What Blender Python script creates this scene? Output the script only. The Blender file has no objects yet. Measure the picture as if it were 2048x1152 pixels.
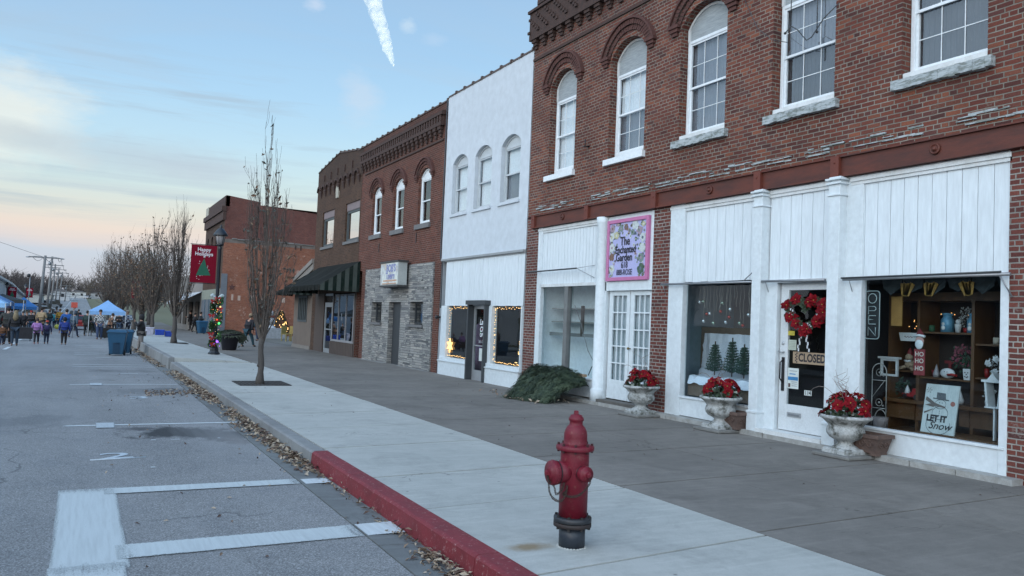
import bpy, bmesh, math, random
from math import sin, cos, pi, radians, sqrt
from mathutils import Vector, Matrix, noise
random.seed(7)
sc = bpy.context.scene
COL = sc.collection
# ------------------------------------------------------------------ camera
RX = Vector((0.880375628398463, -0.4724562445037913, 0.04151927204787289))
UP = Vector((-0.05677382284925067, -0.018068921958797286, 0.9982235456541431))
FW = Vector((0.47086673906859616, 0.8811688890834837, 0.04273058565343946))
cam = bpy.data.cameras.new('camera')
co = bpy.data.objects.new('camera', cam); COL.objects.link(co)
mw = Matrix.Identity(4)
for i in range(3):
    mw[i][0] = RX[i]; mw[i][1] = UP[i]; mw[i][2] = -FW[i]
mw[0][3], mw[1][3], mw[2][3] = 0, 0, 1.65
co.matrix_world = mw
cam.sensor_width = 36; cam.lens = 28.29
cam.clip_start = .05; cam.clip_end = 30000
sc.camera = co
def lerp(a, b, t): return a + (b - a) * t
def prof(tab, y):
    if y <= tab[0][0]: return tab[0][1]
    for (a, za), (b, zb) in zip(tab, tab[1:]):
        if y <= b:
            t = (y - a) / (b - a)
            return za + (zb - za) * t
    return tab[-1][1]
ROAD = [(-60, -.16), (22, -.16), (50, -.45), (75, -.8), (100, -.9), (140, -.3), (250, 1.5), (420, 4.6), (700, 6)]
def rz(y): return prof(ROAD, y)
def wz(y):
    return prof([(-60, 0), (27, 0), (60, -.15), (75, -.35), (100, -.6), (140, -.1), (250, 1.7), (420, 4.8), (700, 6.1)], y)
# ------------------------------------------------------------------ materials
MATS = {}
def nt(name):
    m = bpy.data.materials.new(name); m.use_nodes = True
    t = m.node_tree; b = t.nodes['Principled BSDF']
    return m, t, b
def N(t, kind, **kw):
    n = t.nodes.new(kind)
    for k, v in kw.items():
        if k.startswith('i_'):
            n.inputs[k[2:].replace('_', ' ')].default_value = v
        else: setattr(n, k, v)
    return n
def L(t, a, b): t.links.new(a, b)
def coords(t, kind='UV', scale=(1, 1, 1), rot=(0, 0, 0)):
    tc = N(t, 'ShaderNodeTexCoord'); mp = N(t, 'ShaderNodeMapping')
    mp.inputs['Scale'].default_value = scale; mp.inputs['Rotation'].default_value = rot
    if kind == 'World':
        g = N(t, 'ShaderNodeNewGeometry'); L(t, g.outputs['Position'], mp.inputs[0])
    else: L(t, tc.outputs[kind], mp.inputs[0])
    return mp.outputs[0]
def ramp(t, fac, stops, interp='LINEAR'):
    r = N(t, 'ShaderNodeValToRGB'); cr = r.color_ramp; cr.interpolation = interp
    while len(cr.elements) < len(stops): cr.elements.new(.5)
    for e, (p, c) in zip(cr.elements, stops):
        e.position = p; e.color = tuple(c) + ((1,) if len(c) == 3 else ())
    L(t, fac, r.inputs[0]); return r.outputs[0]
def mixc(t, fac, a, b, mode='MIX'):
    m = N(t, 'ShaderNodeMix', data_type='RGBA', blend_type=mode)
    for inp, v in ((m.inputs[0], fac), (m.inputs[6], a), (m.inputs[7], b)):
        if hasattr(v, 'is_output'): L(t, v, inp)
        else: inp.default_value = v if isinstance(v, (int, float)) else tuple(v) + (1,)
    return m.outputs[2]
def math_(t, op, a, b=0, clamp=False):
    m = N(t, 'ShaderNodeMath', operation=op, use_clamp=clamp)
    for inp, v in ((m.inputs[0], a), (m.inputs[1], b)):
        if hasattr(v, 'is_output'): L(t, v, inp)
        else: inp.default_value = v
    return m.outputs[0]
def noise_(t, vec, scale, detail=4, rough=.6, dist=0):
    n = N(t, 'ShaderNodeTexNoise'); n.inputs['Scale'].default_value = scale
    n.inputs['Detail'].default_value = detail; n.inputs['Roughness'].default_value = rough
    n.inputs['Distortion'].default_value = dist
    L(t, vec, n.inputs['Vector']); return n.outputs['Fac']
def bump(t, b, h, strength=.3, dist=.01):
    n = N(t, 'ShaderNodeBump'); n.inputs['Strength'].default_value = strength; n.inputs['Distance'].default_value = dist
    L(t, h, n.inputs['Height']); L(t, n.outputs[0], b.inputs['Normal'])
def mat(name, col, rough=.6, col2=None, scale=6, kind='Object', metal=0, bmp=0, bscale=None, lo=.35, hi=.65, spec=None, stretch=(1, 1, 1), wear=None):
    """painted / plain surface: two colours mixed by noise, a finer noise over it, bump"""
    if name in MATS: return MATS[name]
    m, t, b = nt(name)
    v = coords(t, kind, stretch)
    if col2 is None: col2 = tuple(c * .78 for c in col)
    n1 = noise_(t, v, scale, 6, .65)
    c = ramp(t, n1, [(lo, col), (hi, col2)])
    n2 = noise_(t, v, scale * 9, 3)
    c = mixc(t, .35, c, ramp(t, n2, [(.3, tuple(x * .75 for x in col)), (.7, tuple(min(1, x * 1.15) for x in col))]))
    if wear: c = mixc(t, ramp(t, noise_(t, v, 23, 7, .8), [(.57, (0, 0, 0)), (.64, (.75, .75, .75))]), c, wear)
    L(t, c, b.inputs['Base Color'])
    b.inputs['Roughness'].default_value = rough; b.inputs['Metallic'].default_value = metal
    if spec is not None: b.inputs['Specular IOR Level'].default_value = spec
    if bmp: bump(t, b, noise_(t, v, bscale or scale * 4, 5), bmp, .01)
    MATS[name] = m; return m
def brick_mat(name, cols, mortar, w=.215, h=.0672, ms=.009, rough=.85, soot=None, patch=None, freq=6, bumpd=.012, dist=.004, offs=.5, smear=None):
    m, t, b = nt(name)
    uv = coords(t, 'UV')
    # wobble the courses slightly
    nz = N(t, 'ShaderNodeTexNoise'); nz.inputs['Scale'].default_value = 3.1; nz.inputs['Detail'].default_value = 3; L(t, uv, nz.inputs['Vector'])
    vm = N(t, 'ShaderNodeVectorMath', operation='SCALE'); L(t, nz.outputs['Color'], vm.inputs[0]); vm.inputs['Scale'].default_value = dist * 4
    nz2 = N(t, 'ShaderNodeTexNoise'); nz2.inputs['Scale'].default_value = 45; nz2.inputs['Detail'].default_value = 2; L(t, uv, nz2.inputs['Vector'])
    vm2 = N(t, 'ShaderNodeVectorMath', operation='SCALE'); L(t, nz2.outputs['Color'], vm2.inputs[0]); vm2.inputs['Scale'].default_value = dist * 1.6
    va = N(t, 'ShaderNodeVectorMath', operation='ADD'); L(t, uv, va.inputs[0]); L(t, vm.outputs[0], va.inputs[1])
    vb = N(t, 'ShaderNodeVectorMath', operation='ADD'); L(t, va.outputs[0], vb.inputs[0]); L(t, vm2.outputs[0], vb.inputs[1])
    bt = N(t, 'ShaderNodeTexBrick'); L(t, vb.outputs[0], bt.inputs['Vector'])
    bt.offset = offs; bt.offset_frequency = 2; bt.squash = .5; bt.squash_frequency = freq
    for k, v in (('Color1', (0, 0, 0, 1)), ('Color2', (1, 1, 1, 1)), ('Mortar', (0, 0, 0, 1)), ('Scale', 1), ('Mortar Size', ms), ('Mortar Smooth', .35), ('Bias', 0), ('Brick Width', w), ('Row Height', h)):
        bt.inputs[k].default_value = v
    n = len(cols)
    c = ramp(t, bt.outputs['Color'], [((i + .0) / max(1, n - 1), cc) for i, cc in enumerate(cols)])
    big = noise_(t, uv, .55, 5)
    c = mixc(t, ramp(t, big, [(.42, (0, 0, 0)), (.68, (.55, .55, .55))]), c, tuple(x * .62 for x in cols[0]))
    fine = noise_(t, uv, 60, 4)
    c = mixc(t, .55, c, ramp(t, fine, [(.3, (.25, .25, .25)), (.7, (1.0, 1.0, 1.0))]), 'MULTIPLY')
    mo = mixc(t, ramp(t, noise_(t, uv, 1.7, 4), [(.35, (0, 0, 0)), (.65, (1, 1, 1))]), mortar, tuple(x * .55 for x in mortar))
    fac = bt.outputs['Fac']
    if smear:  # worn mortar spread over brick faces in patches
        sm = ramp(t, noise_(t, uv, 2.3, 6, .7), [(smear, (0, 0, 0)), (smear + .12, (.6, .6, .6))])
        sn = ramp(t, noise_(t, uv, 30, 4), [(.45, (0, 0, 0)), (.55, (1, 1, 1))])
        fac = math_(t, 'MAXIMUM', fac, math_(t, 'MULTIPLY', sm, sn))
    c = mixc(t, fac, c, mo)
    if patch:  # (colour, threshold)
        pm = ramp(t, noise_(t, uv, .9, 6, .7), [(patch[1], (0, 0, 0)), (patch[1] + .06, (.8, .8, .8))])
        c = mixc(t, pm, c, patch[0])
    if soot:   # real soot staining in the upper courses, (z0, z1, colour)
        g = N(t, 'ShaderNodeNewGeometry'); sx = N(t, 'ShaderNodeSeparateXYZ'); L(t, g.outputs['Position'], sx.inputs[0])
        mr = N(t, 'ShaderNodeMapRange'); L(t, sx.outputs['Z'], mr.inputs[0]); mr.inputs[1].default_value = soot[0]; mr.inputs[2].default_value = soot[1]
        f = math_(t, 'MULTIPLY', mr.outputs[0], ramp(t, noise_(t, uv, 1.3, 5), [(.2, (.45, .45, .45)), (.7, (1, 1, 1))]), True)
        c = mixc(t, f, c, mixc(t, .45, soot[2], c))
    L(t, c, b.inputs['Base Color']); b.inputs['Roughness'].default_value = rough
    b.inputs['Specular IOR Level'].default_value = .25
    hh = math_(t, 'SUBTRACT', math_(t, 'MULTIPLY', fine, .35), bt.outputs['Fac'])
    bump(t, b, hh, .75, bumpd)
    MATS[name] = m; return m
BR_A = brick_mat('brick_red_old', [(.14, .042, .032), (.205, .064, .043), (.165, .050, .036), (.080, .034, .031), (.28, .095, .055), (.12, .05, .045), (.19, .06, .04)], (.245, .225, .19), soot=(7.9, 8.8, (.055, .035, .032)), smear=.60)
BR_P = brick_mat('brick_pier', [(.12, .040, .036), (.18, .058, .046), (.22, .070, .052), (.085, .038, .037)], (.33, .31, .28), ms=.010, smear=.56)
BR_C = brick_mat('brick_red_tavern', [(.135, .044, .031), (.18, .062, .042), (.095, .038, .030), (.155, .05, .034)], (.22, .165, .135), ms=.0075, soot=(6.9, 7.6, (.055, .035, .03)), bumpd=.008)
BR_D = brick_mat('brick_brown', [(.085, .046, .031), (.125, .070, .045), (.06, .036, .027)], (.13, .10, .078), ms=.006, soot=(6.6, 7.8, (.04, .03, .027)), bumpd=.008)
BR_E = brick_mat('brick_orange_old', [(.27, .098, .055), (.33, .125, .07), (.22, .078, .048), (.31, .14, .09)], (.33, .2, .16), ms=.006, patch=((.40, .29, .24), .60), bumpd=.006)
BR_E2 = brick_mat('brick_dark_red', [(.15, .055, .045), (.19, .07, .052), (.12, .045, .04)], (.2, .13, .12), ms=.006, patch=((.3, .22, .18), .7), bumpd=.006)
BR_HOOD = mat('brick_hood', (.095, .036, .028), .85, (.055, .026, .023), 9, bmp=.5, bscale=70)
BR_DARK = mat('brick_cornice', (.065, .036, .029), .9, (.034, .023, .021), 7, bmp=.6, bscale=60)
def stone_mat():
    m, t, b = nt('ledge_stone'); uv = coords(t, 'UV')
    nz = N(t, 'ShaderNodeTexNoise'); nz.inputs['Scale'].default_value = 2.2; nz.inputs['Detail'].default_value = 4; L(t, uv, nz.inputs['Vector'])
    vm = N(t, 'ShaderNodeVectorMath', operation='SCALE'); L(t, nz.outputs['Color'], vm.inputs[0]); vm.inputs['Scale'].default_value = .07
    va = N(t, 'ShaderNodeVectorMath', operation='ADD'); L(t, uv, va.inputs[0]); L(t, vm.outputs[0], va.inputs[1])
    outs = []
    for w, h, o in ((.52, .085, .37), (.33, .062, .43)):
        bt = N(t, 'ShaderNodeTexBrick'); L(t, va.outputs[0], bt.inputs['Vector']); bt.offset = o; bt.squash = 1.6; bt.squash_frequency = 3
        for k, v in (('Color1', (0, 0, 0, 1)), ('Color2', (1, 1, 1, 1)), ('Mortar', (0, 0, 0, 1)), ('Scale', 1), ('Mortar Size', .006), ('Mortar Smooth', .4), ('Brick Width', w), ('Row Height', h)): bt.inputs[k].default_value = v
        outs.append(bt)
    msk = ramp(t, noise_(t, uv, 1.2, 2), [(.49, (0, 0, 0)), (.51, (1, 1, 1))])
    c = mixc(t, msk, outs[0].outputs['Color'], outs[1].outputs['Color'])
    f = mixc(t, msk, outs[0].outputs['Fac'], outs[1].outputs['Fac'])
    c = ramp(t, c, [(0, (.13, .135, .145)), (.3, (.38, .38, .355)), (.6, (.24, .24, .24)), (.8, (.47, .45, .41)), (1, (.09, .095, .10))])
    fn = noise_(t, uv, 26, 5)
    c = mixc(t, .6, c, ramp(t, fn, [(.3, (.35, .35, .36)), (.7, (1, 1, 1))]), 'MULTIPLY')
    c = mixc(t, f, c, (.055, .055, .06))
    L(t, c, b.inputs['Base Color']); b.inputs['Roughness'].default_value = .8
    bump(t, b, math_(t, 'SUBTRACT', math_(t, 'MULTIPLY', fn, .6), f), .9, .03)
    MATS['ledge_stone'] = m; return m
STONE = stone_mat()
def concrete(name, c1, c2, spots=(.1, .1, .1), sp=.66, big=.35, rough=.85, stain=None):
    m, t, b = nt(name); v = coords(t, 'World')
    n1 = noise_(t, v, big, 6, .65); n2 = noise_(t, v, 3.5, 8, .75); n3 = noise_(t, v, 140, 3)
    c = mixc(t, ramp(t, n1, [(.35, (0, 0, 0)), (.65, (1, 1, 1))]), c1, c2)
    c = mixc(t, ramp(t, n2, [(.45, (0, 0, 0)), (.75, (.55, .55, .55))]), c, tuple(x * .72 for x in c2))
    # sweep-brushed streaks across the walk
    v2 = coords(t, 'World', (.8, 9, 1)); n4 = noise_(t, v2, 1.6, 5)
    c = mixc(t, ramp(t, n4, [(.5, (0, 0, 0)), (.72, (.38, .38, .38))]), c, tuple(min(1, x * 1.22) for x in c1))
    c = mixc(t, .5, c, ramp(t, n3, [(.25, (.55, .55, .55)), (.6, (1, 1, 1))]), 'MULTIPLY')
    vo = N(t, 'ShaderNodeTexVoronoi'); vo.inputs['Scale'].default_value = 2.3; L(t, v, vo.inputs['Vector'])
    c = mixc(t, ramp(t, vo.outputs['Distance'], [(.02, (.7, .7, .7)), (.045, (0, 0, 0))]), c, spots)
    # darker damp-looking patches, gum spots and hairline cracks
    n5 = noise_(t, v, .9, 7, .75, .8); c = mixc(t, ramp(t, n5, [(.52, (0, 0, 0)), (.66, (.45, .45, .45))]), c, tuple(x * .62 for x in c2))
    vc = N(t, 'ShaderNodeTexVoronoi', feature='DISTANCE_TO_EDGE'); vc.inputs['Scale'].default_value = .33
    vd = N(t, 'ShaderNodeVectorMath', operation='ADD'); nn = N(t, 'ShaderNodeTexNoise'); nn.inputs['Scale'].default_value = 2.2; nn.inputs['Detail'].default_value = 6; L(t, v, nn.inputs['Vector']); L(t, v, vd.inputs[0]); L(t, nn.outputs['Color'], vd.inputs[1]); L(t, vd.outputs[0], vc.inputs['Vector'])
    c = mixc(t, math_(t, 'MULTIPLY', ramp(t, vc.outputs['Distance'], [(.0015, (1, 1, 1)), (.004, (0, 0, 0))]), ramp(t, noise_(t, v, .5, 2), [(.5, (0, 0, 0)), (.56, (.8, .8, .8))])), c, tuple(x * .4 for x in c2))
    if stain:
        mp = N(t, 'ShaderNodeMapping'); L(t, v, mp.inputs[0]); mp.inputs['Location'].default_value = (-stain[0] / .22, -stain[1] / .12, 0); mp.inputs['Scale'].default_value = (1 / .22, 1 / .12, 0)
        ln = N(t, 'ShaderNodeVectorMath', operation='LENGTH'); L(t, mp.outputs[0], ln.inputs[0]); dd = math_(t, 'ADD', ln.outputs['Value'], math_(t, 'MULTIPLY', math_(t, 'SUBTRACT', n2, .5), 2))
        c = mixc(t, ramp(t, dd, [(.3, (.8, .8, .8)), (1, (0, 0, 0))]), c, (.22, .15, .07))
    L(t, c, b.inputs['Base Color']); b.inputs['Roughness'].default_value = rough
    b.inputs['Specular IOR Level'].default_value = .3
    bump(t, b, math_(t, 'ADD', n3, math_(t, 'MULTIPLY', n2, 1.5)), .35, .004)
    MATS[name] = m; return m
CONC_L = concrete('concrete_light', (.47, .48, .455), (.39, .405, .385), stain=(3.02, 5.2))
CONC_D = concrete('concrete_dark', (.222, .208, .190), (.155, .146, .134), (.06, .06, .06), big=.5)
CONC_K = concrete('concrete_kerb', (.28, .29, .29), (.20, .20, .20))
CONC_G = concrete('concrete_gutter', (.20, .215, .215), (.145, .15, .15))
def asphalt():
    m, t, b = nt('asphalt'); v = coords(t, 'World')
    n1 = noise_(t, v, .25, 5); n2 = noise_(t, v, 90, 3, .7); n3 = noise_(t, v, 2, 6, .7)
    c = mixc(t, ramp(t, n1, [(.35, (0, 0, 0)), (.65, (1, 1, 1))]), (.262, .266, .268), (.215, .220, .224))
    c = mixc(t, ramp(t, n3, [(.5, (0, 0, 0)), (.8, (.5, .5, .5))]), c, (.14, .155, .175))
    c = mixc(t, .85, c, ramp(t, n2, [(.32, (.28, .28, .28)), (.52, (.9, .9, .9)), (.68, (2.0, 2.0, 2.0))]), 'MULTIPLY')
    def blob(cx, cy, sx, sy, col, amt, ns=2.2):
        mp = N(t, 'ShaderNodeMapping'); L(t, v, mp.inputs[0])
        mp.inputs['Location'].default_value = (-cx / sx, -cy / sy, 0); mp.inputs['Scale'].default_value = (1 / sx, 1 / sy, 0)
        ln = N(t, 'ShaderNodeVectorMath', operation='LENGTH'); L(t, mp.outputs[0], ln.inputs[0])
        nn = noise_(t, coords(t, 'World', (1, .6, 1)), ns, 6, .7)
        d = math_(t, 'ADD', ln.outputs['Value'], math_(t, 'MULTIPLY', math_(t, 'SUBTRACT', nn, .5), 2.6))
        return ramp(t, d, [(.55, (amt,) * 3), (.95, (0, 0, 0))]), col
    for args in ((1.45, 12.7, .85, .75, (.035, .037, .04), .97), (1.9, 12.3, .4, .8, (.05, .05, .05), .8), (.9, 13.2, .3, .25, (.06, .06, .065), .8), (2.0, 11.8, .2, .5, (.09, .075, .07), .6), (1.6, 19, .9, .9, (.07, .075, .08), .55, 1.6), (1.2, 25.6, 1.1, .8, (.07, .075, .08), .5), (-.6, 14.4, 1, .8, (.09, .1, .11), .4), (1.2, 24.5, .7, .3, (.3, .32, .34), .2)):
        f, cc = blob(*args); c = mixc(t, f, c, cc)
    vc = N(t, 'ShaderNodeTexVoronoi', feature='DISTANCE_TO_EDGE'); vc.inputs['Scale'].default_value = .22
    vd = N(t, 'ShaderNodeVectorMath', operation='ADD'); nn_ = N(t, 'ShaderNodeTexNoise'); nn_.inputs['Scale'].default_value = 1.4; nn_.inputs['Detail'].default_value = 7; L(t, v, nn_.inputs['Vector']); L(t, v, vd.inputs[0]); L(t, nn_.outputs['Color'], vd.inputs[1]); L(t, vd.outputs[0], vc.inputs['Vector'])
    c = mixc(t, math_(t, 'MULTIPLY', ramp(t, vc.outputs['Distance'], [(.0015, (1, 1, 1)), (.004, (0, 0, 0))]), ramp(t, noise_(t, v, .35, 3), [(.46, (0, 0, 0)), (.54, (.75, .75, .75))])), c, (.06, .065, .07))
    vs = coords(t, 'World', (1.1, .12, 1)); c = mixc(t, ramp(t, noise_(t, vs, 1.0, 5), [(.45, (0, 0, 0)), (.7, (.4, .4, .4))]), c, (.30, .31, .32))
    vo = N(t, 'ShaderNodeTexVoronoi'); vo.inputs['Scale'].default_value = 1.1; L(t, v, vo.inputs['Vector'])
    c = mixc(t, ramp(t, vo.outputs['Distance'], [(.018, (1, 1, 1)), (.03, (0, 0, 0))]), c, (.5, .55, .58))
    L(t, c, b.inputs['Base Color']); b.inputs['Roughness'].default_value = .85; b.inputs['Specular IOR Level'].default_value = .35
    bump(t, b, n2, .7, .006)
    MATS['asphalt'] = m; return m
ASPH = asphalt()
def road_paint(name, col, lo, hi, thr=(.36, .5), streak=True):
    m, t, b = nt(name); v = coords(t, 'World')
    tc = N(t, 'ShaderNodeTexCoord')
    n = noise_(t, v, 26, 6, .75); n2 = noise_(t, coords(t, 'World', (22, 1.2, 1)), 1.5, 4)
    c = mixc(t, ramp(t, n2, [(.4, (0, 0, 0)), (.7, (1, 1, 1))]), col, tuple(x * .84 for x in col))
    L(t, c, b.inputs['Base Color']); b.inputs['Roughness'].default_value = .7
    # ragged edge: UV u,v run 0..1 across the strip
    sx = N(t, 'ShaderNodeSeparateXYZ'); L(t, tc.outputs['UV'], sx.inputs[0])
    def edge(o):
        a = math_(t, 'MULTIPLY', o, math_(t, 'SUBTRACT', 1.0, o)); return math_(t, 'MULTIPLY', a, 4)
    e = math_(t, 'MINIMUM', edge(sx.outputs[0]), edge(sx.outputs[1]))
    s = math_(t, 'ADD', noise_(t, v, 90, 4, .8), math_(t, 'MULTIPLY', math_(t, 'SUBTRACT', n2, .5), .5))
    s = math_(t, 'ADD', s, math_(t, 'MULTIPLY', math_(t, 'MINIMUM', e, .35), .9))
    a = ramp(t, s, [(thr[0] + .2, (0, 0, 0)), (thr[1] + .2, (1, 1, 1))])
    L(t, a, b.inputs['Alpha'])
    MATS[name] = m; return m
PAINT = road_paint('road_paint_block', (.50, .55, .56), 0, 0, (.20, .48))
PAINT2 = road_paint('road_paint_line', (.56, .61, .63), 0, 0, (.10, .36))
def glass(name, tint=(.8, .85, .88), ior=1.5, rough=.0, extra=0.0, wob=.0):
    m, t, b = nt(name); t.nodes.remove(b)
    out = t.nodes['Material Output']
    tr = N(t, 'ShaderNodeBsdfTransparent'); tr.inputs[0].default_value = tuple(tint) + (1,)
    gl = N(t, 'ShaderNodeBsdfGlossy'); gl.inputs['Roughness'].default_value = rough; gl.inputs[0].default_value = (.95, .97, 1, 1)
    fr = N(t, 'ShaderNodeFresnel'); fr.inputs[0].default_value = ior
    if wob:
        bm = N(t, 'ShaderNodeBump'); bm.inputs['Strength'].default_value = wob; bm.inputs['Distance'].default_value = .02
        L(t, noise_(t, coords(t, 'Object'), 1.3, 2), bm.inputs['Height']); L(t, bm.outputs[0], gl.inputs['Normal'])
    f = math_(t, 'ADD', fr.outputs[0], extra, True)
    gq = N(t, 'ShaderNodeNewGeometry'); f = math_(t, 'MULTIPLY', f, math_(t, 'SUBTRACT', 1.0, gq.outputs['Backfacing']))
    mx = N(t, 'ShaderNodeMixShader'); L(t, f, mx.inputs[0]); L(t, tr.outputs[0], mx.inputs[1]); L(t, gl.outputs[0], mx.inputs[2])
    L(t, mx.outputs[0], out.inputs[0])
    MATS[name] = m; return m
GL_SHOP = glass('shop_glass', (.90, .94, .95), 1.45, .0, .0, .04)
GL_UP = glass('window_glass', (.93, .95, .96), 1.6, .01, .05, .08)
GL_SKY = glass('mirror_like_old_glass', (.3, .34, .36), 2.6, .02, .55, .04)
def emis(name, col, s, base=None):
    if name in MATS: return MATS[name]
    m, t, b = nt(name); b.inputs['Base Color'].default_value = tuple(base or col) + (1,)
    b.inputs['Emission Color'].default_value = tuple(col) + (1,); b.inputs['Emission Strength'].default_value = s
    MATS[name] = m; return m
def peel_mat():
    """white paint peeling from weathered wood"""
    m, t, b = nt('peeling_white'); v = coords(t, 'Object', (1, 1, 1))
    v2 = coords(t, 'Object', (1, .35, 1.6))
    n = noise_(t, v2, 16, 8, .75)
    c = ramp(t, n, [(.38, (.42, .46, .48)), (.50, (.32, .36, .37)), (.56, (.16, .18, .17)), (.75, (.26, .30, .28))])
    L(t, c, b.inputs['Base Color']); b.inputs['Roughness'].default_value = .8
    bump(t, b, n, .6, .01); MATS['peeling_white'] = m; return m
PEEL = peel_mat()
GREYB = mat('weathered_arch_board', (.34, .38, .40), .8, (.20, .225, .235), 7, 'World', stretch=(1, .6, 5), bmp=.5, bscale=18)
WHITE = mat('white_paint', (.64, .70, .73), .5, (.57, .63, .66), 1.3, 'World', bmp=.05, bscale=20)
WHITE_B = mat('white_siding_paint', (.66, .72, .755), .55, (.55, .605, .635), 1.1, 'World', lo=.47, hi=.9, stretch=(1, 2.2, .35), bmp=.05, bscale=16)
WHITE_W = mat('white_masonry_paint', (.53, .58, .625), .75, (.50, .55, .595), .5, 'World', bmp=.05, bscale=14)
VINYL = mat('white_vinyl', (.72, .77, .80), .35, (.66, .71, .74), 2, 'World')
DIRTYW = mat('dirty_white_trim', (.66, .69, .70), .6, (.45, .46, .44), 5, 'World', lo=.4, hi=.75)
RUST = mat('rusty_painted_steel', (.125, .028, .014), .6, (.034, .013, .011), 2.2, 'World', stretch=(1, .6, 2.5), bmp=.25, bscale=30)
RUST2 = mat('rusty_plate', (.14, .032, .018), .65, (.10, .026, .018), 5, 'World', bmp=.3, bscale=40)
REDK = mat('red_kerb_paint', (.205, .022, .030), .7, (.12, .017, .022), 3.5, 'World', bmp=.35, bscale=60, lo=.42, hi=.7, wear=(.40, .25, .24))
BLACK = mat('black_paint', (.012, .013, .016), .4, (.02, .021, .025), 5)
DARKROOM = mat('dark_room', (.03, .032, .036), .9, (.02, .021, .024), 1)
METAL = mat('grey_metal', (.30, .32, .34), .45, (.22, .23, .25), 5, metal=.6)
ALU = mat('aluminium_frame', (.45, .48, .50), .35, (.38, .4, .42), 4, metal=.5)
DGREY = mat('dark_grey_paint', (.035, .042, .048), .5, (.05, .055, .06), 4)
WOOD = mat('oak_wood', (.115, .056, .022), .5, (.065, .032, .014), 4, stretch=(1, 1, .15))
CEDAR = mat('weathered_brown_board', (.085, .062, .052), .8, (.055, .042, .038), 3, 'World', stretch=(1, 4, .3), bmp=.3, bscale=12)
STUCCO = mat('brown_stucco', (.17, .135, .11), .9, (.13, .105, .09), 2, 'World', bmp=.3, bscale=50)
TAN = mat('tan_stucco', (.22, .2, .18), .9, (.18, .165, .15), 2, 'World', bmp=.3, bscale=50)
COPE = mat('clay_coping', (.10, .065, .055), .7, (.05, .04, .036), 5, 'World', bmp=.2)
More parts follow.
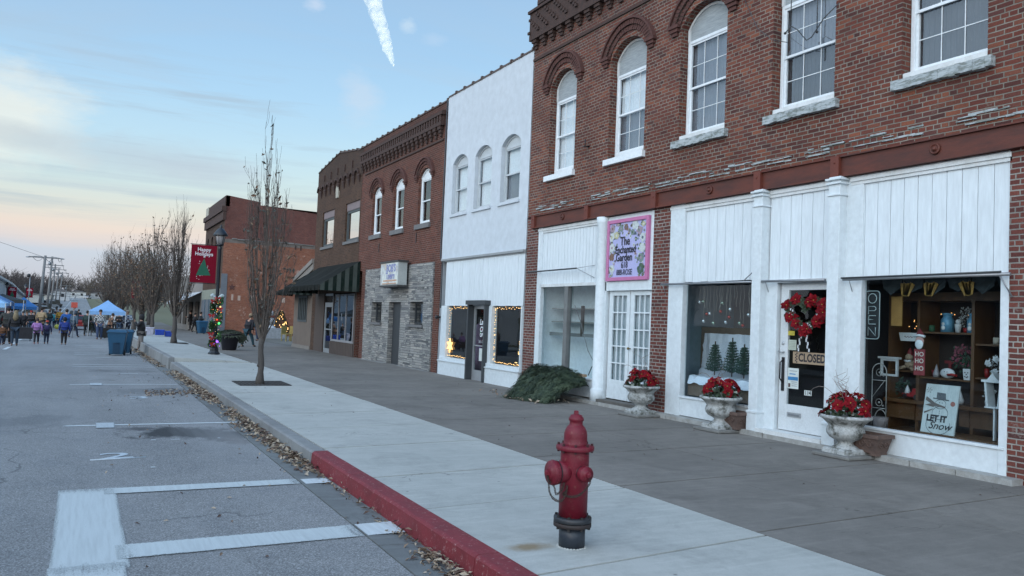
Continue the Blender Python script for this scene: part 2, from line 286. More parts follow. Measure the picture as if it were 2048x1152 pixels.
# ------------------------------------------------------------------ mesh builder
class MB:
    def __init__(s): s.v = []; s.f = []; s.m = []; s.uv = {}; s.sm = set()
    def poly(s, pts, m=0, uv=None, smooth=False):
        i = len(s.v); s.v += [tuple(p) for p in pts]; s.f.append(tuple(range(i, i + len(pts)))); s.m.append(m)
        if uv: s.uv[len(s.f) - 1] = uv
        if smooth: s.sm.add(len(s.f) - 1)
    def box(s, x0, x1, y0, y1, z0, z1, m=0, skip=''):
        a, b = min(x0, x1), max(x0, x1); c, d = min(y0, y1), max(y0, y1); e, f = min(z0, z1), max(z0, z1)
        i = len(s.v); s.v += [(a, c, e), (b, c, e), (b, d, e), (a, d, e), (a, c, f), (b, c, f), (b, d, f), (a, d, f)]
        for k, q in (('b', (3, 2, 1, 0)), ('t', (4, 5, 6, 7)), ('f', (0, 1, 5, 4)), ('r', (1, 2, 6, 5)), ('k', (2, 3, 7, 6)), ('l', (3, 0, 4, 7))):
            if k in skip: continue
            s.f.append(tuple(i + j for j in q)); s.m.append(m)
        return s
    def hexa(s, p, m=0):
        i = len(s.v); s.v += [tuple(q) for q in p]
        for q in ((3, 2, 1, 0), (4, 5, 6, 7), (0, 1, 5, 4), (1, 2, 6, 5), (2, 3, 7, 6), (3, 0, 4, 7)):
            s.f.append(tuple(i + j for j in q)); s.m.append(m)
    def tube(s, pts, rad, n=8, m=0, cap=True, smooth=True):
        pts = [Vector(p) for p in pts]
        if not hasattr(rad, '__len__'): rad = [rad] * len(pts)
        base = len(s.v); prev = None
        for k, p in enumerate(pts):
            d = (pts[min(k + 1, len(pts) - 1)] - pts[max(k - 1, 0)])
            if d.length < 1e-9: d = Vector((0, 0, 1))
            d.normalize()
            a = prev if prev is not None else (Vector((1, 0, 0)) if abs(d.x) < .8 else Vector((0, 1, 0)))
            u = a - d * a.dot(d)
            if u.length < 1e-6: u = Vector((0, 1, 0)) - d * d.y
            u.normalize(); w = d.cross(u); prev = u
            for j in range(n):
                t = 2 * pi * j / n; q = p + (u * cos(t) + w * sin(t)) * rad[k]; s.v.append(tuple(q))
        for k in range(len(pts) - 1):
            for j in range(n):
                a = base + k * n + j; b = base + k * n + (j + 1) % n
                s.f.append((a, b, b + n, a + n)); s.m.append(m)
                if smooth: s.sm.add(len(s.f) - 1)
        if cap:
            s.f.append(tuple(base + j for j in reversed(range(n)))); s.m.append(m)
            e = base + (len(pts) - 1) * n; s.f.append(tuple(e + j for j in range(n))); s.m.append(m)
        return s
    def lathe(s, pr, c=(0, 0, 0), n=24, m=0, axis='z', smooth=True, sq=None):
        base = len(s.v)
        for r, h in pr:
            for j in range(n):
                t = 2 * pi * j / n + (pi / 4 if n == 4 else 0); a, b = r * cos(t), r * sin(t)
                if axis == 'z': q = (c[0] + a, c[1] + b, c[2] + h)
                elif axis == 'x': q = (c[0] + h, c[1] + a, c[2] + b)
                else: q = (c[0] + b, c[1] + h, c[2] + a)
                s.v.append(q)
        for k in range(len(pr) - 1):
            for j in range(n):
                a = base + k * n + j; b = base + k * n + (j + 1) % n
                s.f.append((a, b, b + n, a + n)); s.m.append(m)
                if smooth: s.sm.add(len(s.f) - 1)
        s.f.append(tuple(base + j for j in reversed(range(n)))); s.m.append(m)
        e = base + (len(pr) - 1) * n; s.f.append(tuple(e + j for j in range(n))); s.m.append(m)
        return s
    def ball(s, c, r, n=10, k=6, m=0, sc_=(1, 1, 1)):
        base = len(s.v)
        s.v.append((c[0], c[1], c[2] - r * sc_[2]))
        for i in range(1, k):
            a = -pi / 2 + pi * i / k
            for j in range(n):
                t = 2 * pi * j / n; s.v.append((c[0] + r * sc_[0] * cos(a) * cos(t), c[1] + r * sc_[1] * cos(a) * sin(t), c[2] + r * sc_[2] * sin(a)))
        s.v.append((c[0], c[1], c[2] + r * sc_[2])); top = len(s.v) - 1
        def add(f): s.f.append(f); s.m.append(m); s.sm.add(len(s.f) - 1)
        for j in range(n):
            add((base, base + 1 + (j + 1) % n, base + 1 + j)); e = base + 1 + (k - 2) * n
            add((top, e + j, e + (j + 1) % n))
        for i in range(k - 2):
            for j in range(n):
                a = base + 1 + i * n + j; b = base + 1 + i * n + (j + 1) % n
                add((a, b, b + n, a + n))
        return s
    def prism(s, pts, d, m=0):
        """closed outline pts (3D, planar) extruded by vector d"""
        d = Vector(d); n = len(pts); i = len(s.v); P = [Vector(p) for p in pts]
        s.v += [tuple(p) for p in P] + [tuple(p + d) for p in P]
        s.f.append(tuple(i + j for j in reversed(range(n)))); s.m.append(m)
        s.f.append(tuple(i + n + j for j in range(n))); s.m.append(m)
        for j in range(n): s.f.append((i + j, i + (j + 1) % n, i + n + (j + 1) % n, i + n + j)); s.m.append(m)
        return s
    def mesh(s, me, M4, m=0):
        i = len(s.v); s.v += [tuple(M4 @ v.co) for v in me.vertices]
        for p in me.polygons: s.f.append(tuple(i + k for k in p.vertices)); s.m.append(m)
    def build(s, name, mats, parent=None, loc=None, bevel=0, fixn=False):
        mats = mats if isinstance(mats, (list, tuple)) else [mats]
        if parent is not None: o0 = Vector(parent['_o']) if '_o' in parent else parent.location.copy(); off = o0
        else: off = Vector(loc) if loc is not None else Vector((0, 0, 0))
        me = bpy.data.meshes.new(name)
        me.from_pydata([(v[0] - off[0], v[1] - off[1], v[2] - off[2]) for v in s.v], [], s.f)
        for q in mats: me.materials.append(q)
        me.polygons.foreach_set('material_index', s.m)
        sm = [i in s.sm for i in range(len(s.f))]; me.polygons.foreach_set('use_smooth', sm)
        me.update()
        if bevel or fixn:
            bm = bmesh.new(); bm.from_mesh(me)
            if fixn: bmesh.ops.recalc_face_normals(bm, faces=bm.faces)
            if bevel:
                bmesh.ops.bevel(bm, geom=[e for e in bm.edges if e.calc_length() > bevel * 2.2 and len(e.link_faces) == 2 and e.calc_face_angle(0) > .5], offset=bevel, segments=1, affect='EDGES', clamp_overlap=True)
            bm.to_mesh(me); bm.free()
        uvl = me.uv_layers.new(name='UVMap'); data = uvl.data
        big = not bevel
        for p in me.polygons:
            if big and p.index in s.uv:
                for li, u in zip(p.loop_indices, s.uv[p.index]): data[li].uv = u
                continue
            n = p.normal; ax = max(range(3), key=lambda k: abs(n[k]))
            for li in p.loop_indices:
                v = me.vertices[me.loops[li].vertex_index].co
                x, y, z = v[0] + off[0], v[1] + off[1], v[2] + off[2]
                data[li].uv = (y, z) if ax == 0 else ((x, z) if ax == 1 else (x, y))
        ob = bpy.data.objects.new(name, me); COL.objects.link(ob)
        if parent is not None:
            ob.parent = parent; ob['_o'] = tuple(off)
        else:
            ob.location = off; ob['_o'] = tuple(off)
        return ob
def tag(o, label=None, cat=None, group=None, kind=None):
    if label: o['label'] = label
    if cat: o['category'] = cat
    if group: o['group'] = group
    if kind: o['kind'] = kind
    return o
def empty(name, loc, label, cat, group=None, rz_=0):
    o = bpy.data.objects.new(name, None); COL.objects.link(o); o.location = loc; o.rotation_euler = (0, 0, rz_); o.empty_display_size = .2
    o['_o'] = tuple(loc); return tag(o, label, cat, group)
def local_empty(name, label=None, cat=None, group=None):
    return empty(name, (0, 0, 0), label, cat, group)
def dup(o, loc, rot=None, label=None, group=None, scale=None):
    kids = {}
    for q in COL.objects:
        if q.parent is not None: kids.setdefault(q.parent.name, []).append(q)
    def rec(x, par):
        c = x.copy(); COL.objects.link(c); c.parent = par
        for ch in kids.get(x.name, []): rec(ch, c)
        return c
    r = rec(o, None); r.location = loc
    if rot is not None: r.rotation_euler = (0, 0, rot)
    if scale is not None: r.scale = (scale,) * 3 if not hasattr(scale, '__len__') else scale
    if label: r['label'] = label
    if group: r['group'] = group
    return r
def struct(mb, name, mats, **k):
    o = mb.build(name, mats, **k); o['kind'] = 'structure'; return o
_tc = {}
def text_mesh(s, size=1, shear=0, ext=0.0, sx=1, bold=0, align='CENTER', space=1):
    cu = bpy.data.curves.new('txt', 'FONT'); cu.body = s; cu.size = size; cu.align_x = align; cu.align_y = 'CENTER'; cu.shear = shear
    cu.extrude = ext; cu.offset = bold; cu.space_character = space; cu.resolution_u = 3
    ob = bpy.data.objects.new('txt', cu); COL.objects.link(ob)
    bpy.context.view_layer.update()
    me = bpy.data.meshes.new_from_object(ob.evaluated_get(bpy.context.evaluated_depsgraph_get()))
    bpy.data.objects.remove(ob); return me
def frame_mat(c, right, up, sx=1):
    """matrix placing text's x along right and y along up at c"""
    r = Vector(right).normalized(); u = Vector(up).normalized(); n = r.cross(u)
    M = Matrix.Identity(4)
    for i in range(3): M[i][0] = r[i] * sx; M[i][1] = u[i]; M[i][2] = n[i]; M[i][3] = c[i]
    return M
def fac_text(mb, s, x, y, z, size, m=0, **k):
    """lettering on the shop fronts (they face -x); text reads towards -y"""
    sx = k.pop('sx', 1)
    mb.mesh(text_mesh(s, size, **k), frame_mat((x, y, z), (0, -1, 0), (0, 0, 1), sx), m)
# ------------------------------------------------------------------ world and light
w = bpy.data.worlds.new('World'); sc.world = w; w.use_nodes = True
t = w.node_tree; bg = t.nodes['Background']
tc = N(t, 'ShaderNodeTexCoord'); D = tc.outputs['Generated']
sep = N(t, 'ShaderNodeSeparateXYZ'); L(t, D, sep.inputs[0])
def s2l(r, g, b): return tuple(((c / 255) / 12.92 if c / 255 <= .04045 else ((c / 255 + .055) / 1.055) ** 2.4) for c in (r, g, b))
el = sep.outputs['Z']
nzd = noise_(t, coords(t, 'Generated', (1.5, 1.5, 9)), 2.2, 4)
e2 = math_(t, 'ADD', el, math_(t, 'MULTIPLY', math_(t, 'SUBTRACT', nzd, .5), .022))
K = 1.0
stops = [(0, (176, 190, 208)), (.03, (184, 196, 216)), (.058, (184, 199, 222)), (.072, (208, 203, 212)), (.088, (224, 208, 204)), (.108, (212, 212, 208)), (.14, (196, 217, 222)), (.19, (180, 213, 234)), (.25, (164, 204, 236)), (.31, (154, 194, 230)), (.37, (149, 187, 224)), (.6, (120, 165, 212)), (1, (96, 140, 196))]
base = ramp(t, e2, [(p, s2l(*c)) for p, c in stops])
# thin streaky clouds on a plane above
zz = math_(t, 'ADD', math_(t, 'MAXIMUM', el, 0), .12)
cx = math_(t, 'DIVIDE', sep.outputs['X'], zz); cy = math_(t, 'DIVIDE', sep.outputs['Y'], zz)
cmb = N(t, 'ShaderNodeCombineXYZ'); L(t, cx, cmb.inputs[0]); L(t, cy, cmb.inputs[1])
mp = N(t, 'ShaderNodeMapping'); L(t, cmb.outputs[0], mp.inputs[0]); mp.inputs['Scale'].default_value = (.55, 1.6, 1); mp.inputs['Rotation'].default_value = (0, 0, radians(24))
cn = noise_(t, mp.outputs[0], 1.1, 8, .62, .6)
cm = ramp(t, cn, [(.50, (0, 0, 0)), (.72, (.75, .75, .75))])
lo_m = ramp(t, el, [(.05, (0, 0, 0)), (.12, (1, 1, 1)), (.24, (1, 1, 1)), (.34, (.25, .25, .25))])
base = mixc(t, math_(t, 'MULTIPLY', cm, lo_m), base, s2l(172, 188, 206))
# streak bands just above the trees
mp2 = N(t, 'ShaderNodeMapping'); L(t, D, mp2.inputs[0]); mp2.inputs['Scale'].default_value = (2.2, 2.2, 34)
mp2.inputs['Rotation'].default_value = (radians(3), 0, 0)
cn2 = noise_(t, mp2.outputs[0], 1.6, 6, .6)
cm2 = ramp(t, cn2, [(.54, (0, 0, 0)), (.68, (.6, .6, .6))])
lo2 = ramp(t, el, [(.08, (0, 0, 0)), (.12, (1, 1, 1)), (.25, (1, 1, 1)), (.30, (0, 0, 0))])
base = mixc(t, math_(t, 'MULTIPLY', cm2, lo2), base, s2l(160, 180, 200))
# lit white cloud on the left and small puffs: blobs around directions
def dirv(px, py):
    d = RX * ((px - 1024) / 1609.28) - UP * ((py - 576) / 1609.28) + FW; return d.normalized()
def puff(px, py, rad, stretch, col, amt, ns, base):
    d = dirv(px, py)
    sb = N(t, 'ShaderNodeVectorMath', operation='SUBTRACT'); L(t, D, sb.inputs[0]); sb.inputs[1].default_value = d
    mpp = N(t, 'ShaderNodeVectorMath', operation='MULTIPLY'); L(t, sb.outputs[0], mpp.inputs[0]); mpp.inputs[1].default_value = (1 / rad, 1 / rad, stretch / rad)
    ln = N(t, 'ShaderNodeVectorMath', operation='LENGTH'); L(t, mpp.outputs[0], ln.inputs[0])
    nn = noise_(t, coords(t, 'Generated', (1, 1, 2.5)), ns, 7, .65)
    dd = math_(t, 'ADD', ln.outputs['Value'], math_(t, 'MULTIPLY', math_(t, 'SUBTRACT', nn, .5), 1.6))
    return mixc(t, ramp(t, dd, [(.25, (amt,) * 3), (1.0, (0, 0, 0))]), base, col)
base = puff(-40, 225, .115, 1.6, s2l(226, 230, 226), .85, 9, base)
base = puff(20, 268, .09, 5, s2l(178, 190, 202), .55, 12, base)
base = puff(290, 310, .13, 4.2, s2l(174, 188, 206), .55, 9, base)
base = puff(420, 345, .09, 5, s2l(178, 190, 208), .5, 11, base)
base = puff(720, 200, .03, .8, s2l(192, 208, 228), .6, 20, base)
base = puff(815, 50, .012, 1.2, s2l(196, 216, 234), .6, 40, base)
base = puff(868, 78, .016, 2, s2l(176, 202, 230), .5, 40, base)
base = puff(632, 10, .014, 1.5, s2l(190, 208, 232), .8, 40, base)
# afterglow behind the camera, where the sun has gone down
dt = N(t, 'ShaderNodeVectorMath', operation='DOT_PRODUCT'); L(t, D, dt.inputs[0]); dt.inputs[1].default_value = Vector((-.82, -.52, .22)).normalized()
gl = ramp(t, dt.outputs['Value'], [(.0, (0, 0, 0)), (.35, (.35, .35, .35)), (1, (1, 1, 1))])
GLOW = (1.65, 1.88, 2.08)
base = mixc(t, gl, base, mixc(t, 1.0, base, GLOW, 'ADD'))
sky = N(t, 'ShaderNodeTexSky', sky_type='NISHITA'); sky.sun_disc = False; sky.sun_elevation = radians(3); sky.sun_rotation = radians(237)
sky.altitude = 100; sky.air_density = 1; sky.dust_density = 1
fin = mixc(t, .06, base, sky.outputs[0], 'ADD')
# below the horizon: the light the ground throws back
L(t, fin, bg.inputs[0]); bg.inputs[1].default_value = 1.0
sun = bpy.data.lights.new('sun', 'SUN'); sun.energy = .55; sun.angle = radians(30); sun.color = (1, .93, .86)
so = bpy.data.objects.new('sun', sun); COL.objects.link(so)
sd = Vector((-.80, -.50, .33)).normalized()
so.rotation_euler = sd.to_track_quat('Z', 'Y').to_euler()
sc.view_settings.view_transform = 'Standard'; sc.view_settings.look = 'None'; sc.view_settings.exposure = 0; sc.view_settings.gamma = 1
sc.render.film_transparent = False
sc.cycles.max_bounces = 6; sc.cycles.transparent_max_bounces = 12; sc.cycles.glossy_bounces = 3; sc.cycles.diffuse_bounces = 3
sc.cycles.caustics_reflective = False; sc.cycles.caustics_refractive = False
# ------------------------------------------------------------------ ground, road, walks
def strip(mb, x0, x1, prf, ys, dz=0, m=0, down=None, side='l'):
    """ground sheet following profile prf(y); optional skirts of depth down"""
    for a, b in zip(ys, ys[1:]):
        za, zb = prf(a) + dz, prf(b) + dz
        mb.poly([(x0, a, za), (x1, a, za), (x1, b, zb), (x0, b, zb)], m)
        if down:
            mb.poly([(x0, a, za - down), (x0, a, za), (x0, b, zb), (x0, b, zb - down)], m)
            mb.poly([(x1, a, za), (x1, a, za - down), (x1, b, zb - down), (x1, b, zb)], m)
YS = [-60, 0, 22, 27, 36, 50, 60, 75, 88, 100, 120, 140, 190, 250, 330, 420, 700]
GRASS = mat('winter_grass', (.11, .115, .06), .95, (.16, .145, .09), .6, 'World', bmp=.4, bscale=20)
g = MB()
for a, b in zip(YS + [1500, 5000], YS[1:] + [1500, 5000, 5000]):
    if a == b: continue
    g.poly([(-4000, a, min(rz(a), wz(a)) - .12), (4000, a, min(rz(a), wz(a)) - .12), (4000, b, min(rz(b), wz(b)) - .12), (-4000, b, min(rz(b), wz(b)) - .12)])
g.poly([(-4000, -4000, -.3), (4000, -4000, -.3), (4000, -60, -.28), (-4000, -60, -.28)])
struct(g, 'ground', GRASS)
g = MB(); strip(g, -7.6, 2.18, rz, YS[:-1]); struct(g, 'road', ASPH)
g = MB(); strip(g, -60, -7.6, rz, YS[9:-2], .004); struct(g, 'parking_lot', ASPH)
g = MB(); strip(g, -12, -7.6, rz, YS[:10], .15, down=.3); struct(g, 'pavement', CONC_L)
# gutter pan in sections
g = MB(); y = -3.0; random.seed(3)
while y < 130:
    y2 = y + 3.05
    for a, b in ((y + .006, y2 - .006),):
        za, zb = rz(a), rz(b)
        g.hexa([(2.19, a, za - .1), (2.56, a, za - .1), (2.56, b, zb - .1), (2.19, b, zb - .1), (2.19, a, za + .004), (2.56, a, za - .012), (2.56, b, zb - .012), (2.19, b, zb + .004)])
    y = y2
struct(g, 'gutter', CONC_G)
# kerb: rounded section, red near the hydrant
def kerb(y0, y1, x0, x1, ztop, step, m, name, jag=0):
    k = MB(); y = y0; w = x1 - x0
    pr = [(x0 - .015, -1), (x0, -.02), (x0 + .012, -.008), (x0 + .03, 0), (x1, 0), (x1, -1)]
    while y < y1 - .01:
        y2 = min(y + step, y1); n = max(1, int((y2 - y) / .35)); 
        rows = []
        for i in range(n + 1):
            yy = lerp(y + .004, y2 - .004, i / n); zt = ztop(yy); zr = rz(yy) - .1; j = noise.noise((yy * 3.1, x0, .3)) * jag
            rows.append([(px + (j if q < 3 else 0), yy, zr if pz == -1 else zt + pz + noise.noise((yy * 2, 5, q)) * jag * .5) for q, (px, pz) in enumerate(pr)])
        for a, b in zip(rows, rows[1:]):
            for q in range(len(pr) - 1): k.poly([a[q], a[q + 1], b[q + 1], b[q]], 0, smooth=False)
        for e in (rows[0], rows[-1]): k.poly(e)
        y = y2
    return struct(k, name, m)
WS = lambda y: wz(y) + (0 if y < 27 else lerp(.13, .09, min(1, (y - 27) / 40)))
kerb(-4, 9.7, 2.55, 2.74, lambda y: .004, 3.05, REDK, 'red_kerb', .008)
kerb(9.7, 26.9, 2.55, 2.72, lambda y: 0, 3.05, CONC_K, 'kerb', .006)
kerb(27.0, 120, 2.50, 2.66, WS, 6, CONC_K, 'far_kerb')
# light front walk: slabs with open joints, slightly skewed
g = MB(); js = [-4, -2.2, -.4, 1.35, 3.1, 4.72, 6.66, 8.1, 10.0, 11.75, 13.5, 15.3, 17.1, 18.25, 20.1, 21.9, 23.7, 25.3, 26.93]
def sk(x, k=.10): return (x - 3.8) * k
random.seed(5)
for a, b in zip(js, js[1:]):
    e = .014; x0, x1 = 2.745, 5.03; h = random.uniform(-.002, .002)
    last = b > 26.9
    ya0, ya1 = a + e + sk(x0), a + e + sk(x1); yb0, yb1 = b - e + sk(x0), b - e + sk(x1)
    if last: yb0 = yb1 = 26.98
    P = [(x0, ya0), (x1, ya1), (x1, yb1), (x0, yb0)]
    if 17 < a < 18.3 and False: continue
    g.hexa([(x, y, -.1) for x, y in P] + [(x, y, h) for x, y in P])
struct(g, 'sidewalk', CONC_L)
g = MB(); g.box(2.7, 5.2, -4, 26.9, -.13, -.03); g.box(5.2, 9.7, -4, 26.9, -.13, -.04); struct(g, 'joint_dirt', mat('joint_dirt', (.03, .03, .028), .95, (.05, .048, .04), 8, 'World'))
# raised wedge block of the light walk beyond the step
g = MB(); ys = [27.0, 30, 33.5, 37, 40.5, 44, 47.5, 51, 54.5, 58, 63, 70, 80, 92, 105, 120]
for a, b in zip(ys, ys[1:]):
    e = .008; x0, x1 = 2.665, 4.95
    g.hexa([(x0, a + e, wz(a) - .3), (x1, a + e, wz(a) - .3), (x1, b - e, wz(b) - .3), (x0, b - e, wz(b) - .3), (x0, a + e, WS(a)), (x1, a + e, wz(a) + .012), (x1, b - e, wz(b) + .012), (x0, b - e, WS(b))])
struct(g, 'raised_sidewalk', CONC_L)
# dark inner walk
g = MB(); js = [-4, -2, 0, 1.6, 3.2, 5.0, 6.93, 8.75, 10.5, 12.3, 14.2, 16, 17.9, 19.8, 21.8, 23.8, 25.8, 27.8, 30, 33, 36, 39, 42]
for a, b in zip(js, js[1:]):
    e = .013
    for x0, x1 in ((5.05, 7.3), (7.31, 9.9)):
        f = lambda x: (x - 5.9) * .05
        P = [(x0, a + e + f(x0)), (x1, a + e + f(x1)), (x1, b - e + f(x1)), (x0, b - e + f(x0))]
        zs = [-.002 + (wz(y) if y > 27 else 0) - (.0 if x < 9.8 or y < 17 else .0) for x, y in P]
        g.hexa([(x, y, -.3) for x, y in P] + [(x, y, z) for (x, y), z in zip(P, zs)])
for a, b in zip([42.1, 50, 60, 75, 88, 100], [50, 60, 75, 88, 100, 120]):
    g.hexa([(5.0, a, wz(a) - .3), (9.9, a, wz(a) - .3), (9.9, b, wz(b) - .3), (5.0, b, wz(b) - .3), (5.0, a, wz(a)), (9.9, a, wz(a)), (9.9, b, wz(b)), (5.0, b, wz(b))])
struct(g, 'inner_sidewalk', CONC_D)
# painted road markings (sheets 4 mm up, ragged edges)
def pstripe(mb, x0, x1, y0, y1, skew=0, dz=.005):
    n = max(1, int((y1 - y0) / 2)); 
    mb.poly([(x0, y0, rz(y0) + dz), (x1, y0 + skew, rz(y0) + dz), (x1, y1 + skew, rz(y1) + dz), (x0, y1, rz(y1) + dz)], 0, [(0, 0), (1, 0), (1, 1), (0, 1)])
g = MB()
pstripe(g, -.09, .41, 6.2, 8.97); pstripe(g, -.10, .38, 2.4, 6.35, dz=.008)
pstripe(g, .30, 2.17, 8.66, 8.93, -.03, .009); pstripe(g, .33, 2.17, 6.42, 6.80, .02, .009)
struct(g, 'parking_box_paint', PAINT)
g = MB(); pstripe(g, 2.22, 2.5, 8.62, 8.88, 0, .005); pstripe(g, 2.2, 2.53, 6.46, 6.84, 0, .005)
for y, x1 in ((13.62, 2.5), (20.66, 2.15), (27.5, 2.17), (28.6, 2.17), (35.6, 1.0), (37.0, 1.1), (43.5, 1.9), (45.5, 1.9)):
    pstripe(g, -.12, x1, y, y + (.1 if y < 30 else .14), .03)
for (x, y, wx, wy) in ((.95, 12.0, .06, .05), (1.2, 12.0, .12, .03), (.8, 9.95, .05, .05), (1.05, 24.3, .45, .1), (.6, 33.4, .5, .14)): pstripe(g, x, x + wx, y, y + wy, 0, .009)
# centre line dashes
for (x, y) in ((-2.75, 39.3), (-2.9, 45.0), (-3.0, 33), (-3.0, 52), (-3, 60)): pstripe(g, x, x + .14, y, y + 3.0, .0)
pstripe(g, -3.05, -2.95, 90, 140); pstripe(g, -3.05, -2.95, 140, 250); pstripe(g, -3.05, -2.95, 250, 420)
struct(g, 'parking_lines', PAINT2)
g = MB()
for (x, y) in ((.3, 13.32), (.28, 20.42)): pstripe(g, x, x + .26, y, y + .6, 0, .011)
struct(g, 'paint_patches', road_paint('faded_road_paint', (.42, .47, .50), 0, 0, (.22, .5)))
g = MB()
for s, x, y, sz in (('2', .48, 10.85, .56), ('3', 1.13, 17.7, .62)):
    g.mesh(text_mesh(s, sz, bold=.004), frame_mat((x, y, rz(y) + .006), (1, .08, 0), (0, 1, 0), 1.45))
g.tube([(.20, 10.60, -.155), (.80, 10.68, -.155)], .010, 4)
tag(g.build('stall_numbers', mat('sprayed_white', (.50, .57, .62), .7, (.36, .41, .45), 14)), kind='structure')
# fallen leaves in the gutter
LEAFM = [mat('dry_leaf_a', (.24, .17, .12), .8, (.13, .09, .065), 30), mat('dry_leaf_b', (.42, .35, .27), .8, (.28, .22, .16), 30), mat('dry_leaf_c', (.10, .065, .05), .8, (.06, .04, .035), 30)]
def leaf(mb, c, r, nrm=None, m=0, curl=.3):
    a = random.uniform(0, 2 * pi); n = nrm or Vector((random.gauss(0, .5), random.gauss(0, .5), 1)); n = Vector(n).normalized()
    u = n.orthogonal().normalized(); u = (u * cos(a) + n.cross(u) * sin(a)); v = n.cross(u); c = Vector(c)
    mb.poly([c - u * r, c - v * r * .45 + n * r * curl, c + u * r * 1.1 + n * r * .1, c], m)
    mb.poly([c - u * r, c, c + u * r * 1.1 + n * r * .1, c + v * r * .5 + n * r * curl], m)
g = MB(); random.seed(11)
def leafrow(y0, y1, n, w, xc=2.5):
    for _ in range(n):
        y = random.uniform(y0, y1); k = abs(random.gauss(0, 1)); x = xc - min(k * w, .6) + random.uniform(-.02, .03)
        x = min(x, 2.53)
        z = rz(y) + random.uniform(0, .05) * max(0, 1 - k)
        leaf(g, (x, y, z + .008), random.uniform(.016, .036) * (1 + y * .012), None, random.choice((0, 0, 1, 1, 2)))
leafrow(3.6, 5.9, 520, .085); leafrow(6.0, 6.6, 25, .06); leafrow(6.6, 9.2, 60, .04); leafrow(15.0, 17.6, 70, .08)
for c_, s_, n_ in ((9.6, .3, 90), (10.4, .35, 150), (11.5, .5, 200), (12.8, .5, 200), (13.9, .35, 130), (14.8, .25, 60), (17.2, .4, 130), (18.4, .5, 170), (19.8, .6, 170), (21.5, .7, 190), (23.2, .7, 160), (24.8, .4, 60)):
    for _ in range(n_):
        y = random.gauss(c_, s_); k = abs(random.gauss(0, 1)); x = min(2.535, 2.52 - min(k * .11, .45) * (1 + .4 * noise.noise((y * 2, 0, 0)))); leaf(g, (x, y, rz(y) + .008 + random.uniform(0, .06) * max(0, 1 - k * .7)), random.uniform(.018, .045) * (1 + y * .012), None, random.choice((0, 1, 1, 2)))
leafrow(27.5, 40, 500, .14, 2.45); leafrow(40, 60, 300, .18, 2.45)
for _ in range(220):  # drift across the pan
    y = random.gauss(18.6, .35); leaf(g, (random.uniform(1.3, 2.5), y, rz(y) + .01), .035, None, random.choice((0, 1, 2)))
for _ in range(90):
    y = random.uniform(6, 26); leaf(g, (random.uniform(.3, 2.5), y, rz(y) + .01), .025, None, random.choice((0, 1, 2)))
for _ in range(60):
    y = random.uniform(5, 30); leaf(g, (random.uniform(2.8, 9.4), y, .006), .02, None, random.choice((0, 2, 2)))
tag(g.build('fallen_leaves', LEAFM), 'dry brown leaves lying along the gutter below the kerb', 'leaves', kind='stuff')
# ------------------------------------------------------------------ shop row
FX = 9.8
def arc(y0, y1, zs, rise, n=10):
    """points of an arch from (y0,zs) to (y1,zs)"""
    w = (y1 - y0) / 2; yc = (y0 + y1) / 2; R = (w * w + rise * rise) / (2 * rise); zc = zs + rise - R
    a = math.asin(min(1, w / R)); a = a if rise <= w else pi - a
    return [(yc + R * sin(t), zc + R * cos(t)) for t in [lerp(-a, a, i / n) for i in range(n + 1)]]
def wall(mb, x0, th, y0, y1, z0, z1, ops, m=0, mr=None, topf=None):
    mr = m if mr is None else mr
    ys = sorted({y0, y1} | {o[0] for o in ops} | {o[1] for o in ops} | ({p[0] for p in topf} if topf else set()))
    ys = [y for y in ys if y0 <= y <= y1]
    top = (lambda y: prof(topf, y)) if topf else (lambda y: z1)
    for a, b in zip(ys, ys[1:]):
        cut = sorted([(o[2], o[3] + (o[4] if len(o) > 4 else 0)) for o in ops if o[0] <= a + 1e-6 and o[1] >= b - 1e-6])
        z = z0
        for c, d in cut:
            if c > z + 1e-6: mb.poly([(x0, b, z), (x0, a, z), (x0, a, c), (x0, b, c)], m)
            z = d
        if z < top(a) - 1e-6: mb.poly([(x0, b, z), (x0, a, z), (x0, a, top(a)), (x0, b, top(b))], m)
    for o in ops:
        a, b, c, d = o[:4]; r = o[4] if len(o) > 4 else 0; x1 = x0 + th
        mb.poly([(x0, a, c), (x1, a, c), (x1, a, d), (x0, a, d)], mr); mb.poly([(x0, b, d), (x1, b, d), (x1, b, c), (x0, b, c)], mr)
        mb.poly([(x0, a, c), (x0, b, c), (x1, b, c), (x1, a, c)], mr)
        if r:
            P = arc(a, b, d, r)
            for (p, q), (p2, q2) in zip(P, P[1:]):
                mb.poly([(x0, p2, q2), (x0, p, q), (x0, p, d + r), (x0, p2, d + r)], m)
                mb.poly([(x0, p, q), (x0, p2, q2), (x1, p2, q2), (x1, p, q)], mr)
        else: mb.poly([(x0, a, d), (x1, a, d), (x1, b, d), (x0, b, d)], mr)
def shell(mb, x0, x1, y0, y1, z0, zr, zt, m=0, mroof=1):
    """side and back walls, roof below the parapet"""
    for yy in (y0, y1): mb.poly([(x0, yy, z0), (x1, yy, z0), (x1, yy, zt), (x0, yy, zt)], m)
    mb.poly([(x1, y0, z0), (x1, y1, z0), (x1, y1, zt), (x1, y0, zt)], m)
    mb.poly([(x0, y0, zr), (x1, y0, zr), (x1, y1, zr), (x0, y1, zr)], mroof)
    mb.poly([(x0 + .3, y0, zr), (x0 + .3, y1, zr), (x0 + .3, y1, zt), (x0 + .3, y0, zt)], m)
    mb.poly([(x0, y0, zt), (x0 + .3, y0, zt), (x0 + .3, y1, zt), (x0, y1, zt)], m)
ROOFM = mat('tar_roof', (.04, .04, .042), .9)
